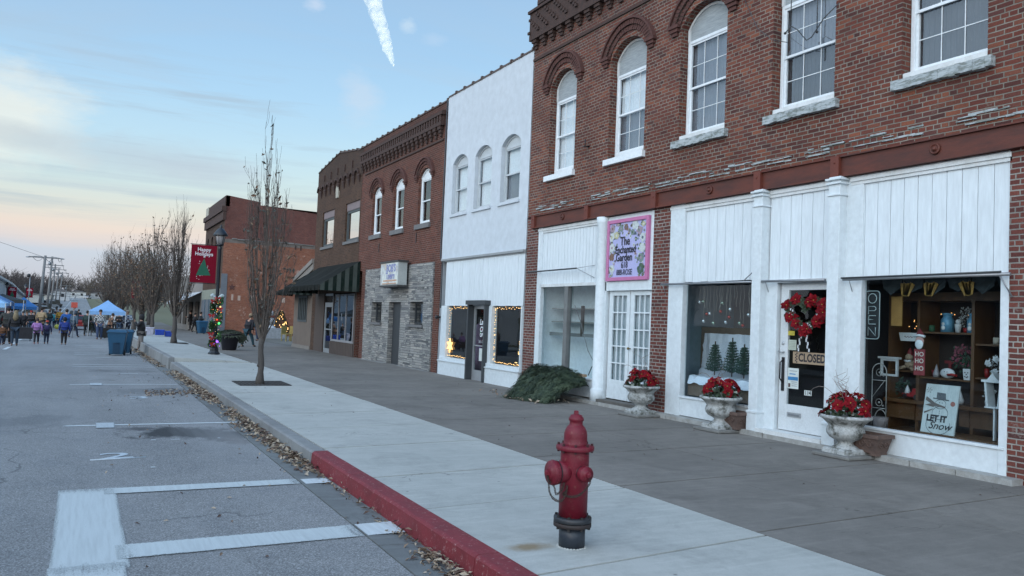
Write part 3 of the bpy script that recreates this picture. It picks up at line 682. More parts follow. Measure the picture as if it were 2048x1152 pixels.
def siding(y0, y1, z0, z1, x, parent, name='siding_panel', bw=.21, trim=True, mt=None, label=None):
    g = MB(); n = max(1, round((y1 - y0) / bw)); w = (y1 - y0) / n
    for i in range(n):
        a = y0 + i * w; j = random.uniform(-.002, .002)
        g.box(x + j, x + .03, a + .004, a + w - .004, z0 + random.uniform(0, .008), z1, 0)
    g.box(x + .012, x + .04, y0, y1, z0 + .01, z1, 1)
    if trim:
        g.box(x - .05, x + .01, y0 - .02, y1 + .02, z1 - .03, z1 + .03, 2); g.box(x - .03, x + .0, y0 - .02, y1 + .02, z1 - .08, z1 - .031, 2)
    return g.build(name, [mt or WHITE_B, mat('siding_gap', (.30, .33, .35), .8), DIRTYW], parent)
def glassp(y0, y1, z0, z1, x, parent, m, name='pane'):
    g = MB(); g.box(x, x + .006, y0, y1, z0, z1); return g.build(name, m, parent)
def frame_rect(g, x0, x1, y0, y1, z0, z1, w, m=0, wb=None):
    wb = wb or w
    g.box(x0, x1, y0, y0 + w, z0, z1, m); g.box(x0, x1, y1 - w, y1, z0, z1, m)
    g.box(x0, x1, y0 + w, y1 - w, z0, z0 + wb, m); g.box(x0, x1, y0 + w, y1 - w, z1 - w, z1, m)
def drape(y0, y1, z0, z1, x, parent, m, name='curtain', amp=.02, n=14, pleat=True):
    g = MB(); k = n * 4
    for i in range(k):
        a, b = lerp(y0, y1, i / k), lerp(y0, y1, (i + 1) / k); fa, fb = (amp * sin(i / 4 * 2 * pi), amp * sin((i + 1) / 4 * 2 * pi)) if pleat else (0, 0)
        g.poly([(x + fb, b, z0), (x + fa, a, z0), (x + fa, a, z1), (x + fb, b, z1)], smooth=True)
    return g.build(name, m, parent)
BLIND = mat('white_blind', (.78, .82, .84), .8, (.72, .76, .78), 2); CURT = mat('grey_curtain', (.20, .22, .25), .9, (.14, .16, .19), 3); DCURT = mat('dark_curtain', (.065, .075, .085), .9, (.035, .042, .05), 2.5); LACE = mat('lace', (.5, .53, .56), .9, (.35, .38, .4), 12)
def dh_window(parent, yc, w, z0, zs, rise, xr, up, lo, frame=VINYL, topm=PEEL, mun=(3, 2), fw=.055, label=None, gl=None, head=None, muntw=.012, depth=.12):
    """double hung window: vinyl frame, two sashes, muntins, glass, blinds; arched board above"""
    gl = gl or GL_UP
    y0, y1 = yc - w / 2 + .012, yc + w / 2 - .012; zt = head if head else zs - .05
    g = MB(); frame_rect(g, xr, xr + .09, y0, y1, z0, zt, fw)
    zm = z0 + (zt - z0) * .5
    f = g.build('window', frame, parent, bevel=.004)
    if label: f['label'] = label
    g = MB(); frame_rect(g, xr + .015, xr + .045, y0 + fw, y1 - fw, zm - .02, zt - fw, .035); frame_rect(g, xr + .035, xr + .07, y0 + fw, y1 - fw, z0 + fw, zm + .03, .04)
    g.build('sash', frame, f)
    ya, yb = y0 + fw + .035, y1 - fw - .035
    g = MB(); c, r = mun
    if c:
        for i in range(1, c): yy = lerp(ya, yb, i / c); g.box(xr + .024, xr + .034, yy - muntw / 2, yy + muntw / 2, zm + .015, zt - fw - .03); g.box(xr + .047, xr + .055, yy - muntw / 2, yy + muntw / 2, z0 + fw + .03, zm - .01)
        for i in range(1, r):
            for (p, q, xx) in ((zm + .015, zt - fw - .03, xr + .0245), (z0 + fw + .03, zm - .01, xr + .0475)):
                zz = lerp(p, q, i / r); g.box(xx, xx + .008, ya, yb, zz - muntw / 2, zz + muntw / 2)
        g.build('muntin', frame, f)
    glassp(ya, yb, zm + .01, zt - fw - .03, xr + .036, f, gl); glassp(ya, yb, z0 + fw + .035, zm, xr + .058, f, gl)
    if up: drape(y0 + .04, y1 - .04, zm, zt - .04, xr + .12, f, up, 'blind' if up is BLIND else 'curtain', .012)
    if lo: drape(y0 + .04, y1 - .04, z0 + .04, zm + .03, xr + .125, f, lo, 'blind' if lo is BLIND else 'curtain', .012)
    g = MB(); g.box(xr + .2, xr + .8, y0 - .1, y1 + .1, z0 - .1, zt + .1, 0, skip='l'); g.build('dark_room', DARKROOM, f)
    if rise:
        P = arc(y0, y1, zs, rise - .01)
        g = MB(); g.prism([(xr + .02, y0, zt), (xr + .02, y1, zt)] + [(xr + .02, p, q) for p, q in reversed(P)], (.03, 0, 0))
        g.build('arched_board', GREYB if topm is PEEL else topm, f, fixn=True)
        g = MB(); Pi = arc(y0 + .05, y1 - .05, zs - .0, rise - .055)
        for k in range(len(P) - 1):
            g.prism([(xr - .01, *P[k]), (xr - .01, *P[k + 1]), (xr - .01, *Pi[k + 1]), (xr - .01, *Pi[k])], (.04, 0, 0))
        g.box(xr - .01, xr + .03, y0, y0 + .05, zt, zs); g.box(xr - .01, xr + .03, y1 - .05, y1, zt, zs)
        g.build('arch_trim', DIRTYW if topm is PEEL else frame, f, fixn=True)
    return f
def hood(parent, yc, w, zs, rise, x, m, rings=2, t=.125, drop=.2, label=None):
    """brick label mould: rings of headers standing proud, corbelled feet"""
    g = MB(); R0 = 0
    for k in range(rings):
        r0 = k * t; r1 = (k + 1) * t - .012; pr = .03 + .035 * k
        n = 22 + 4 * k
        A = arc(yc - w / 2 - r0, yc + w / 2 + r0, zs, rise + r0 * .9, n); B = arc(yc - w / 2 - r1, yc + w / 2 + r1, zs, rise + r1 * .9, n)
        for i in range(n):
            e = .10; f = lambda P, i, e_: (lerp(P[i][0], P[i + 1][0], e_), lerp(P[i][1], P[i + 1][1], e_))
            q = [f(A, i, e), f(A, i, 1 - e), f(B, i, 1 - e), f(B, i, e)]; j = random.uniform(-.005, .005)
            g.prism([(x - pr + j, a, b) for a, b in q], (pr + .02, 0, 0))
        A2 = arc(yc - w / 2 - r0, yc + w / 2 + r0, zs, rise + r0 * .9, n)
        for i in range(n): g.prism([(x - pr + .014, *A2[i]), (x - pr + .014, *A2[i + 1]), (x - pr + .014, *B[i + 1]), (x - pr + .014, *B[i])], (pr, 0, 0), 1)
    R = rings * t
    C = arc(yc - w / 2 - R, yc + w / 2 + R, zs, rise + R * .9, 20); E_ = arc(yc - w / 2 - R - .05, yc + w / 2 + R + .05, zs, rise + (R + .05) * .9, 20)
    for i in range(20): g.prism([(x - .1, *C[i]), (x - .1, *C[i + 1]), (x - .1, *E_[i + 1]), (x - .1, *E_[i])], (.11, 0, 0))
    for s in (-1, 1):
        a = yc + s * (w / 2 + .01); b = yc + s * (w / 2 + R + .06)
        for k in range(3): g.box(x - .095 + k * .026, x + .01, a + s * k * .035, b - s * k * .035, zs - .07 * (k + 1) + .006, zs - .07 * k, 0)
    o = g.build('window_hood', [m, mat('hood_mortar', (.13, .105, .09), .9)], parent, fixn=True)
    return o
def coping(y0, y1, z, x, parent, topf=None, m=COPE, w=.36, step=.62):
    g = MB(); n = max(1, round((y1 - y0) / step))
    zf = (lambda y: prof(topf, y)) if topf else (lambda y: z)
    for i in range(n):
        a, b = lerp(y0, y1, i / n), lerp(y0, y1, (i + 1) / n)
        for (p, q, h, e) in ((a + .08, b, .055, .03), (a, a + .08, .1, .05)):
            za, zb = zf(p), zf(q)
            g.hexa([(x - e, p, za), (x + w, p, za), (x + w, q, zb), (x - e, q, zb), (x - e * .6, p, za + h), (x + w, p, za + h), (x + w, q, zb + h), (x - e * .6, q, zb + h)])
    return g.build('coping', m, parent)
# ============================ building A: red brick, two shops
A = empty('brick_building', (FX, 11.4, 0), 'large weathered red brick building with five upper windows and white boarded shopfronts', 'building')
SP = [(16.16, 1.16), (13.6, 1.25), (11.29, 1.25), (8.95, 1.25), (6.6, 1.2), (4.3, 1.2), (2.0, 1.2)]
ZS, RISE = 7.36, .36
g = MB(); Y0, Y1 = .9, 17.64
ops = [(c - w / 2, c + w / 2, 5.22, ZS, RISE) for c, w in SP]
wall(g, FX, .28, Y0, Y1, 4.27, 9.5, ops)
shell(g, FX, 22, Y0, Y1, 0, 9.2, 9.6, 0, 1)
g.box(FX + .02, FX + .35, Y0, Y1, 9.5, 10.1)
g.build('wall', [BR_A, ROOFM], A)
def each(name, mats, parent, boxes, bevel=0):
    for q in boxes:
        g = MB(); g.box(*q); g.build(name, mats, parent, bevel=bevel)
each('brick_pier', BR_P, A, [(FX, FX + (.12 if a == 12.03 else .5), a, b, -.02, 4.3) for a, b in ((17.05, 17.64), (12.03, 12.55), (5.02, 5.70))])
# cornice
g = MB()
g.box(FX - .035, FX + .01, Y0, Y1, 8.27, 8.335)
y = Y0 + .1; k = 0
while y < Y1 - .1:
    for q in range(3): g.box(FX - .05 - .035 * q, FX + .01, y + .02 * (2 - q), y + .21 - .02 * (2 - q), 8.56 + q * .075, 8.56 + (q + 1) * .075 + .001)
    y += .40
g.box(FX - .15, FX + .01, Y0, Y1 + .06, 8.786, 8.93)
random.seed(2)
for r in range(6):
    y = Y0 + (.11 if r % 2 else 0)
    while y < Y1:
        if (int(y / .22) + r // 2) % 2 == 0: g.box(FX - .15 - random.uniform(.02, .05), FX - .149, y, y + .1, 8.95 + r * .085, 9.015 + r * .085)
        y += .22
g.box(FX - .149, FX + .01, Y0, Y1 + .05, 8.931, 9.48); g.box(FX - .2, FX + .01, Y0, Y1 + .09, 9.481, 9.55); g.box(FX - .05, FX + .3, Y0, Y1 - .12, 9.7, 9.78)
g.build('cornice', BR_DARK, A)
LB = ['first window, both sashes covered by white blinds', 'second window, white blind above a grey screen', 'third window with grey curtains and a flaking green sill', 'fourth window under a hanging chain bracket', 'fifth window with dark curtains']
UL = [(BLIND, BLIND), (BLIND, CURT), (CURT, CURT), (CURT, DCURT), (DCURT, DCURT), (DCURT, DCURT), (BLIND, BLIND)]
for i, (c, w) in enumerate(SP):
    f = dh_window(A, c, w, 5.30, ZS, RISE, FX + .17, *UL[i], fw=.06, head=7.06 if i != 2 else 7.14)
    if i < 5: f['label'] = ['arched window with white blinds in both sashes', 'arched window with white blind above and grey screen below', 'arched window with grey curtains over a flaking sill', 'arched window with a dark screened lower sash', 'arched window with dark curtains'][i]
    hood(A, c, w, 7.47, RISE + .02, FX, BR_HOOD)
    g = MB()
    if i < 2:
        g.box(FX - .09, FX + .18, c - w / 2 - .06, c + w / 2 + .06, 5.08, 5.21); g.build('sill', VINYL, A, bevel=.006)
    else:
        n = 18
        for q in range(n):
            a = lerp(c - w / 2 - .1, c + w / 2 + .1, q / n); b = lerp(c - w / 2 - .1, c + w / 2 + .1, (q + 1) / n)
            g.box(FX - .09 - random.uniform(0, .015), FX + .17, a, b, 5.05 + random.uniform(0, .02), 5.19 + random.uniform(0, .008))
        g.build('sill', PEEL, A); g = MB(); g.box(FX + .02, FX + .17, c - w / 2 + .01, c + w / 2 - .01, 5.20, 5.30); g.build('sill', DIRTYW, A)
# flaking painted ledge above the beam
g = MB(); random.seed(9); y = 5.2
while y < 17.2:
    l = random.uniform(.08, .5); dens = .85
    if random.random() < dens and noise.noise((y * .7, 0, 0)) > -.25:
        for _ in range(2):
            z = 4.40 + random.choice((0, .055, .1)) + random.uniform(-.01, .01); h = random.uniform(.008, .03)
            g.box(FX - random.uniform(.008, .03), FX + .01, y, y + l * random.uniform(.5, 1), z, z + h)
    y += l * .6
g.build('flaking_ledge', PEEL, A)
# steel beam with plates and rosettes
g = MB(); g.box(FX - .05, FX + .1, 4.9, 17.3, 4.0, 4.29); g.box(FX - .09, FX + .1, 4.9, 17.28, 4.275, 4.295); g.box(FX - .09, FX + .1, 4.9, 17.28, 3.985, 4.006)
bm_ = g.build('steel_beam', RUST, A)
for y in (17.22, 14.85, 12.48, 9.75, 8.2):
    g = MB(); g.box(FX - .105, FX + .0, y - .075, y + .075, 3.99, 4.30); g.ball((FX - .11, y, 4.2), .014, 6, 4); g.build('plate', RUST2, bm_)
for y in (10.93, 6.64, 15.9):
    g = MB(); g.lathe([(.075, 0), (.075, -.02), (.055, -.03), (.052, -.015), (.03, -.015), (.03, -.035), (.012, -.05)], (FX - .052, y, 4.15), 16, axis='x'); g.build('rosette', RUST, bm_, fixn=True)
each('head_board', WHITE, A, [(FX + .015, FX + .06, 5.7, 12.03, 3.925, 3.984), (FX + .015, FX + .06, 14.2, 17.05, 3.925, 3.984)])
# ---- bay with the gift display (right)
siding(5.70, 7.96, 2.50, 3.93, FX + .03, A); siding(8.27, 9.55, 2.50, 3.93, FX + .03, A); siding(9.77, 12.03, 2.52, 3.93, FX + .03, A); siding(14.45, 17.05, 2.60, 3.93, FX + .03, A, bw=.13)
def post(yc, w, name='post', base=.35, cap=True):
    g = MB(); x = FX - .15
    g.box(x, FX + .12, yc - w / 2, yc + w / 2, .02, 3.985)
    g.box(x - .02, FX + .1, yc - w / 2 - .015, yc + w / 2 + .015, .021, base)
    g.box(x - .03, FX + .1, yc - w / 2 - .02, yc + w / 2 + .02, base, base + .04)
    if cap:
        for k, z in enumerate((3.70, 3.87, 3.93)): g.box(x - .02 - .012 * k, FX + .1, yc - w / 2 - .02 - .01 * k, yc + w / 2 + .02 + .01 * k, z, z + .03)
    return g.build(name, WHITE, A, bevel=.005)
post(8.15, .2); post(9.66, .19)
each('jamb', WHITE, A, [(FX + .006, FX + .12, 7.77, 8.06, .08, 3.98), (FX - .01, FX + .12, 9.33, 9.57, .1, 2.5), (FX - .015, FX + .12, 11.62, 12.03, .06, 3.99), (FX - .01, FX + .1, 16.85, 17.05, .1, 3.99), (FX - .02, FX + .02, 9.75, 9.80, .1, 2.5), (FX - .01, FX + .1, 5.69, 5.79, .06, 2.48)], .004)
def kick(y0, y1, z0, z1): g = MB(); g.box(FX + .0, FX + .12, y0, y1, z0, z1); g.box(FX - .025, FX + .1, y0, y1, z1 - .03, z1 + .005); return g.build('kick_board', WHITE, A, bevel=.004)
kick(5.72, 7.77, .07, .40); kick(9.80, 11.62, .08, .43); kick(14.45, 16.85, .1, .50)
# painted stone sill in front
g = MB(); y = 5.5; random.seed(4)
while y < 17:
    l = random.uniform(.5, 1.3); g.box(FX - .22 - random.uniform(-.01, .01), FX + .3, y, min(y + l - .01, 17.05), -.05, .065 + random.uniform(0, .012)); y += l
g.build('stone_sill', mat('painted_stone', (.36, .37, .36), .85, (.20, .19, .17), 7, 'World', bmp=.4, bscale=40), A)
# shop window glass
glassp(5.79, 7.77, .40, 2.47, FX + .09, A, GL_SHOP, 'display_pane'); glassp(9.80, 11.62, .43, 2.49, FX + .09, A, GL_SHOP, 'display_pane')
glassp(14.46, 15.62, .50, 2.55, FX + .08, A, GL_SHOP, 'display_pane'); glassp(15.77, 16.85, .50, 2.55, FX + .08, A, GL_SHOP, 'display_pane')
g = MB(); g.box(FX + .0, FX + .12, 15.62, 15.77, .48, 2.58); g.build('mullion', mat('grey_steel_mullion', (.17, .18, .18), .6, (.12, .12, .12), 6), A)
g = MB(); g.box(FX - .01, FX + .1, 14.43, 16.87, 2.53, 2.60); g.build('head_trim', DIRTYW, A)
# awning rods
def rod(pts, r=.018, lab='awning_rod', m=None): g = MB(); g.tube(pts, r, 8); return g.build(lab, m or METAL, A)
rod([(FX - .10, 5.62, 2.47), (FX - .10, 8.0, 2.47)], .022); rod([(FX - .12, 5.72, 2.50), (FX - .12, 8.02, 2.49)], .012, m=DGREY); rod([(FX - .1, 5.75, 2.46), (FX - .02, 5.64, 2.2)], .01)
rod([(FX - .12, 8.3, 2.47), (FX - .12, 9.56, 2.48)], .02); rod([(FX - .1, 9.76, 2.48), (FX - .1, 12.15, 2.49)], .018); rod([(FX - .09, 10.0, 2.5), (FX - .02, 9.72, 2.75)], .008)
rod([(FX - .14, 17.25, 2.90), (FX - .16, 15.05, 2.91)], .018, m=DGREY); rod([(FX - .16, 15.05, 2.91), (FX + .02, 14.6, 2.7)], .007); rod([(FX - .16, 15.05, 2.91), (FX + .02, 14.6, 2.97)], .006)
for y in (7.9, 9.5, 12.1): rod([(FX - .1, y, 2.47), (FX, y + .02, 2.3)], .006)
# french door bay
g = MB(); g.box(FX + .05, FX + .1, 12.55, 14.2, 2.42, 3.98); g.box(FX + .0, FX + .08, 12.56, 14.2, 2.40, 2.60); g.box(FX + .01, FX + .09, 12.55, 12.66, 2.60, 3.97); g.box(FX + .01, FX + .09, 14.08, 14.2, 2.60, 3.97); g.box(FX + .01, FX + .09, 12.66, 14.08, 3.88, 3.97)
g.build('transom_panel', WHITE, A, bevel=.004)
g = MB(); g.lathe([(.17, .05), (.17, .30), (.15, .32), (.135, .34), (.13, 3.8), (.15, 3.85), (.16, 3.98)], (FX + .0, 14.27, 0), 20); g.box(FX - .0, FX + .1, 14.10, 14.45, .05, 3.9); g.build('post', WHITE, A, fixn=True)
for (a, b, nm) in ((13.34, 14.06, 0), (12.58, 13.32, 1)):
    g = MB(); x = FX + .07
    zb, zt = .15, 2.40; gz0, gz1 = .55, 2.30; ya, yb = a + .11, b - .13
    g.box(x, x + .045, a, ya, zb, zt); g.box(x, x + .045, yb, b, zb, zt); g.box(x, x + .045, ya, yb, zb, gz0); g.box(x, x + .045, ya, yb, gz1, zt)
    d = g.build('french_door', WHITE, A, bevel=.003)
    g = MB()
    for i in range(1, 3): yy = lerp(ya, yb, i / 3); g.box(x + .005, x + .04, yy - .014, yy + .014, gz0, gz1)
    for i in range(1, 5): zz = lerp(gz0, gz1, i / 5); g.box(x + .006, x + .039, ya, yb, zz - .014, zz + .014)
    g.build('muntin', WHITE, d); glassp(ya, yb, gz0, gz1, x + .02, d, GL_SHOP); drape(ya - .03, yb + .03, gz0, gz1, x + .08, d, LACE, 'curtain', .012, 8)
    if nm: g = MB(); g.tube([(x - .05, b - .05, 1.22), (x, b - .05, 1.22)], .012, 8); g.ball((x - .06, b - .05, 1.22), .028, 10, 6); g.build('door_knob', mat('brass', (.2, .15, .07), .35, metal=.9), d)
g = MB(); g.box(FX - .2, FX + .1, 12.55, 14.05, .07, .13); g.build('door_step', mat('grey_wood_step', (.12, .115, .105), .9, (.07, .065, .06), 8, bmp=.3), A)
# shop door with the wreath
g = MB(); x = FX + .06; a, b = 8.29, 9.31
for bx in ((a, a + .10, .14, 2.46), (b - .16, b, .14, 2.46), (a + .1, b - .16, .14, .55), (a + .1, b - .16, 2.34, 2.46)): g.box(x, x + .05, *bx)
door = g.build('shop_door', mat('door_white', (.60, .64, .66), .5, (.48, .51, .52), 5, 'World', lo=.45, hi=.8), A, bevel=.004)
door['label'] = 'worn white half-glazed shop door'
glassp(a + .1, b - .16, .55, 2.34, x + .025, door, GL_SHOP)
g = MB(); g.box(x - .012, x + .002, 8.85, 9.12, .36, .43); g.build('mail_slot', ALU, door); g = MB(); g.box(x - .018, x - .011, 8.88, 9.09, .38, .41); g.build('mail_flap', METAL, door)
g = MB(); g.box(x - .012, x + .004, 9.20, 9.255, .75, 1.28); g.tube([(x - .01, 9.228, 1.24), (x - .07, 9.228, 1.2), (x - .075, 9.228, .95), (x - .012, 9.228, .88)], .011, 8); g.build('door_handle', mat('dark_iron', (.05, .05, .055), .4, metal=.8), door)
g = MB(); g.tube([(x - .05, 9.2, 1.36), (x - .045, 9.3, 1.37)], .01, 6); g.tube([(x - .05, 9.22, 1.36), (x, 9.22, 1.36)], .014, 8); g.ball((x, 9.24, 1.50), .032, 10, 6, sc_=(.5, 1, 1)); g.build('lock', ALU, door)
each('door_head', DIRTYW, A, [(FX - .02, FX + .12, 8.26, 9.33, 2.46, 2.51)]); each('threshold', DIRTYW, A, [(FX - .2, FX + .1, 8.26, 9.55, .067, .13)])
# extra bay beyond the frame
siding(.9, 5.02, 2.5, 3.93, FX + .03, A); kick(.9, 5.0, .07, .5); glassp(.95, 5.0, .5, 2.5, FX + .08, A, GL_SHOP, 'display_pane')
# rooms behind the glass
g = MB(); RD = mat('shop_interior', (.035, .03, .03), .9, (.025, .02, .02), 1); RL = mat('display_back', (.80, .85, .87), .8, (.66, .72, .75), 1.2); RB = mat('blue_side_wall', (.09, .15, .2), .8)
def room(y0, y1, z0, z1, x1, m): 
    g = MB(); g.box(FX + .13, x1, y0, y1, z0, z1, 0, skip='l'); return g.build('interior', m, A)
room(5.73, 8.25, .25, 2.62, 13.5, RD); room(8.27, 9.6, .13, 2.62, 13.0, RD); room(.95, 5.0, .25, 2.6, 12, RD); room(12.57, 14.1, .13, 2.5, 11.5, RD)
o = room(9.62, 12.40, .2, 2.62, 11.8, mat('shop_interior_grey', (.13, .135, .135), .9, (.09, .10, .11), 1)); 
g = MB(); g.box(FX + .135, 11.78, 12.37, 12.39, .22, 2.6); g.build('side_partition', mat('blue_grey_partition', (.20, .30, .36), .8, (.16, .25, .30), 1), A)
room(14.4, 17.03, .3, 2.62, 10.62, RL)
# pigeon bracket and wall hooks
g = MB(); g.tube([(FX, 14.95, 5.65), (FX - .12, 14.95, 5.62), (FX - .13, 14.93, 5.78)], .014, 6); g.tube([(FX, 14.98, 5.64), (FX - .14, 15.02, 5.63)], .012, 6); g.build('wall_hook', mat('dark_iron', (0, 0, 0)), A)
# ============================ building B: white painted
B = empty('white_building', (FX, 20.3, 0), 'white painted two-storey building with three pale upper windows and lit shop windows', 'building')
g = MB(); y0, y1 = 17.66, 23.03; SB = [21.92, 20.35, 18.7]
ops = [(c - .54, c + .54, 4.84, 6.38, .24) for c in SB]
wall(g, FX - .01, .16, y0, y1, 3.53, 8.58, ops); shell(g, FX, 22, y0, y1, -.1, 8.2, 8.58, 0, 1)
g.box(FX - .03, FX + .02, y0, y1, 3.50, 3.53)
g.build('wall', [WHITE_W, ROOFM], B)
PALE = mat('pale_frame', (.50, .55, .58), .6, (.4, .44, .46), 4, 'World')
for c in SB:
    f = dh_window(B, c, 1.08, 4.86, 6.38, .24, FX + .10, BLIND, CURT if c == 18.7 else BLIND, PALE, PALE, (0, 0), .04)
    g = MB(); g.box(FX - .06, FX + .1, c - .6, c + .6, 4.76, 4.84); g.build('sill', WHITE_W, B)
coping(y0, y1, 8.58, FX, B)
siding(17.68, 22.6, 2.07, 3.44, FX - .02, B, bw=.17, trim=False)
g = MB(); g.box(FX - .09, FX + .05, 17.66, 22.9, 3.44, 3.50); g.box(FX - .05, FX + .05, 17.66, 22.75, 3.41, 3.44); g.build('drip_ledge', mat('grey_ledge', (.3, .32, .33), .7), B)
each('jamb', WHITE, B, [(FX - .05, FX + .12, a, b, .5, 2.07) for a, b in ((17.68, 17.72), (19.35, 19.52), (20.68, 20.76), (22.36, 22.78))])
for a, b in ((17.67, 19.54), (20.68, 22.75)):
    g = MB(); g.box(FX - .10, FX + .12, a, b, -.05, .40); g.box(FX - .13, FX + .12, a - .03, b + .03, .40, .43); g.box(FX - .08, FX + .12, a, b, .43, .53); g.build('knee_wall', WHITE, B, bevel=.006)
glassp(17.72, 19.35, .53, 2.07, FX + .05, B, GL_SHOP, 'display_pane'); glassp(20.76, 22.36, .53, 2.07, FX + .05, B, GL_SHOP, 'display_pane')
g = MB(); g.box(FX - .16, FX + .1, 20.60, 20.68, -.05, 2.1); g.box(FX - .16, FX + .1, 19.53, 19.61, -.05, 2.1); g.box(FX - .2, FX + .1, 19.48, 20.72, 2.10, 2.22)
g.build('door_frame', DGREY, B)
g = MB(); x = FX + .02; frame_rect(g, x, x + .05, 19.62, 20.59, -.02, 2.08, .09, wb=.3); g.box(x - .03, x, 19.7, 20.52, .95, .98)
bd = g.build('glass_door', ALU, B); glassp(19.71, 20.5, .28, 1.99, x + .02, bd, GL_SHOP)
g = MB(); g.box(x - .004, x - .001, 19.85, 20.15, .55, .9); g.build('notice', mat('paper', (.6, .66, .64), .8), bd)
g = MB()
for s, z, sz in (('Lady', 1.62, .22), ('Chic', 1.42, .2)): g.mesh(text_mesh(s, sz, shear=.3, bold=.006), frame_mat((x + .012, 20.02, z), (0, -1, 0), (0, 0, 1)))
g.mesh(text_mesh('OPEN', .14, bold=.006), frame_mat((x + .012, 20.0, 1.26), (0, -1, 0), (0, 0, 1))); g.mesh(text_mesh('It’s Chic', .13), frame_mat((x + .012, 20.02, 1.08), (0, -1, 0), (0, 0, 1)))
g.build('door_lettering', mat('white_vinyl_letters', (.7, .75, .78), .6), bd)
g = MB(); g.box(FX + .13, 13, 17.7, 22.7, -.04, 2.3, 0, skip='l'); g.build('interior', RD, B)
g = MB(); g.box(FX - .18, FX + .1, 17.66, 22.8, -.08, -.01); g.build('stone_sill', CONC_K, B)
# conduit at the party line
g = MB(); g.tube([(FX - .04, 23.06, 8.5), (FX - .04, 23.06, 3.55), (FX - .05, 22.86, 3.42), (FX - .05, 22.84, 2.0)], .02, 6); g.build('conduit', DGREY, B)
# ============================ building C: red brick tavern with stone front
Cb = empty('tavern_building', (FX, 26.8, 0), 'narrow red brick building with grey stone ground floor and dentil cornice', 'building')
g = MB(); y0, y1 = 23.07, 31.62; SC = [29.6, 27.2, 24.75]
ops = [(c - .55, c + .55, 4.78, 6.38, .26) for c in SC]
wall(g, FX, .2, y0, y1, 3.45, 8.50, ops); shell(g, FX, 22, y0, y1, -.1, 8.1, 8.5, 0, 1)
g.box(FX - .0, FX + .4, 23.09, 23.56, -.1, 3.451); g.box(FX - .0, FX + .4, 30.42, 31.0, -.1, 3.451)
g.build('wall', [BR_C, ROOFM], Cb)
coping(y0, 32.4, 8.50, FX, Cb, topf=[(23, 8.5), (32.5, 8.5)])
g = MB(); g.box(FX - .04, FX, 23.3, 31.2, 7.30, 7.35)
y = 23.35
while y < 31.5:
    for q in range(3): g.box(FX - .06 - .035 * q, FX, y + .03 * (2 - q), y + .24 - .03 * (2 - q), 7.44 + q * .11, 7.44 + (q + 1) * .11)
    y += .40
g.box(FX - .15, FX, 23.25, 31.6, 7.77, 7.88)
y = 23.3
while y < 31.5: g.box(FX - .15, FX, y, y + .11, 7.88, 8.10); y += .22
g.box(FX - .17, FX, 23.2, 31.62, 8.10, 8.19); g.box(FX - .13, FX, 23.22, 31.62, 8.19, 8.24); g.box(FX - .08, FX, 23.25, 31.6, 7.88, 8.10)
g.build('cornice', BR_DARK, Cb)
for c in SC:
    dh_window(Cb, c, 1.1, 4.80, 6.38, .26, FX + .10, None, None, VINYL, VINYL, (0, 0), .07, gl=GL_UP)
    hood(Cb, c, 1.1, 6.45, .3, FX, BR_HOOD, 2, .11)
    g = MB(); g.box(FX - .07, FX + .12, c - .65, c + .65, 4.62, 4.78); g.build('sill', mat('grey_stone_sill', (.16, .16, .16), .85, (.11, .11, .115), 6), Cb)
g = MB(); wall(g, FX - .05, .35, 23.56, 30.42, -.1, 3.46, [(24.3, 25.45, 1.45, 2.2), (28.35, 29.5, 1.45, 2.2), (26.35, 27.55, 0, 2.2)])
g.poly([(FX - .05, 23.56, -.1), (FX - .05, 23.56, 3.46), (FX, 23.56, 3.46), (FX, 23.56, -.1)]); g.poly([(FX - .05, 23.56, 3.46), (FX - .05, 30.42, 3.46), (FX, 30.42, 3.46), (FX, 23.56, 3.46)])
g.build('stone_front', STONE, Cb)
for c in (24.87, 28.92):
    g = MB(); frame_rect(g, FX + .12, FX + .18, c - .55, c + .55, 1.47, 2.18, .05); w_ = g.build('small_window', DGREY, Cb); glassp(c - .5, c + .5, 1.52, 2.13, FX + .15, w_, GL_UP)
    g = MB(); g.box(FX - .12, FX + .12, c - .66, c + .66, 1.36, 1.45); g.build('sill', mat('grey_stone_sill', (0, 0, 0)), w_)
g = MB(); g.box(FX + .12, FX + .18, 26.36, 27.54, -.02, 2.19); td = g.build('door', mat('dark_door', (.035, .04, .045), .5), Cb)
g = MB(); g.ball((FX + .08, 26.5, 1.05), .035, 8, 5); g.build('door_knob', ALU, td)
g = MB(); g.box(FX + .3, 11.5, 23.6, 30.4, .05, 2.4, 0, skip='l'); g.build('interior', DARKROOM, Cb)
each('stone_sill', CONC_K, Cb, [(FX - .14, FX + .1, 23.56, 26.3, -.09, .01), (FX - .14, FX + .1, 27.6, 30.4, -.09, .01)])
each('wall_anchor', BLACK, Cb, [(FX - .02, FX, y - .02, y + .02, z - .16, z + .16) for (y, z) in ((29.1, 4.25), (25.3, 4.35))])
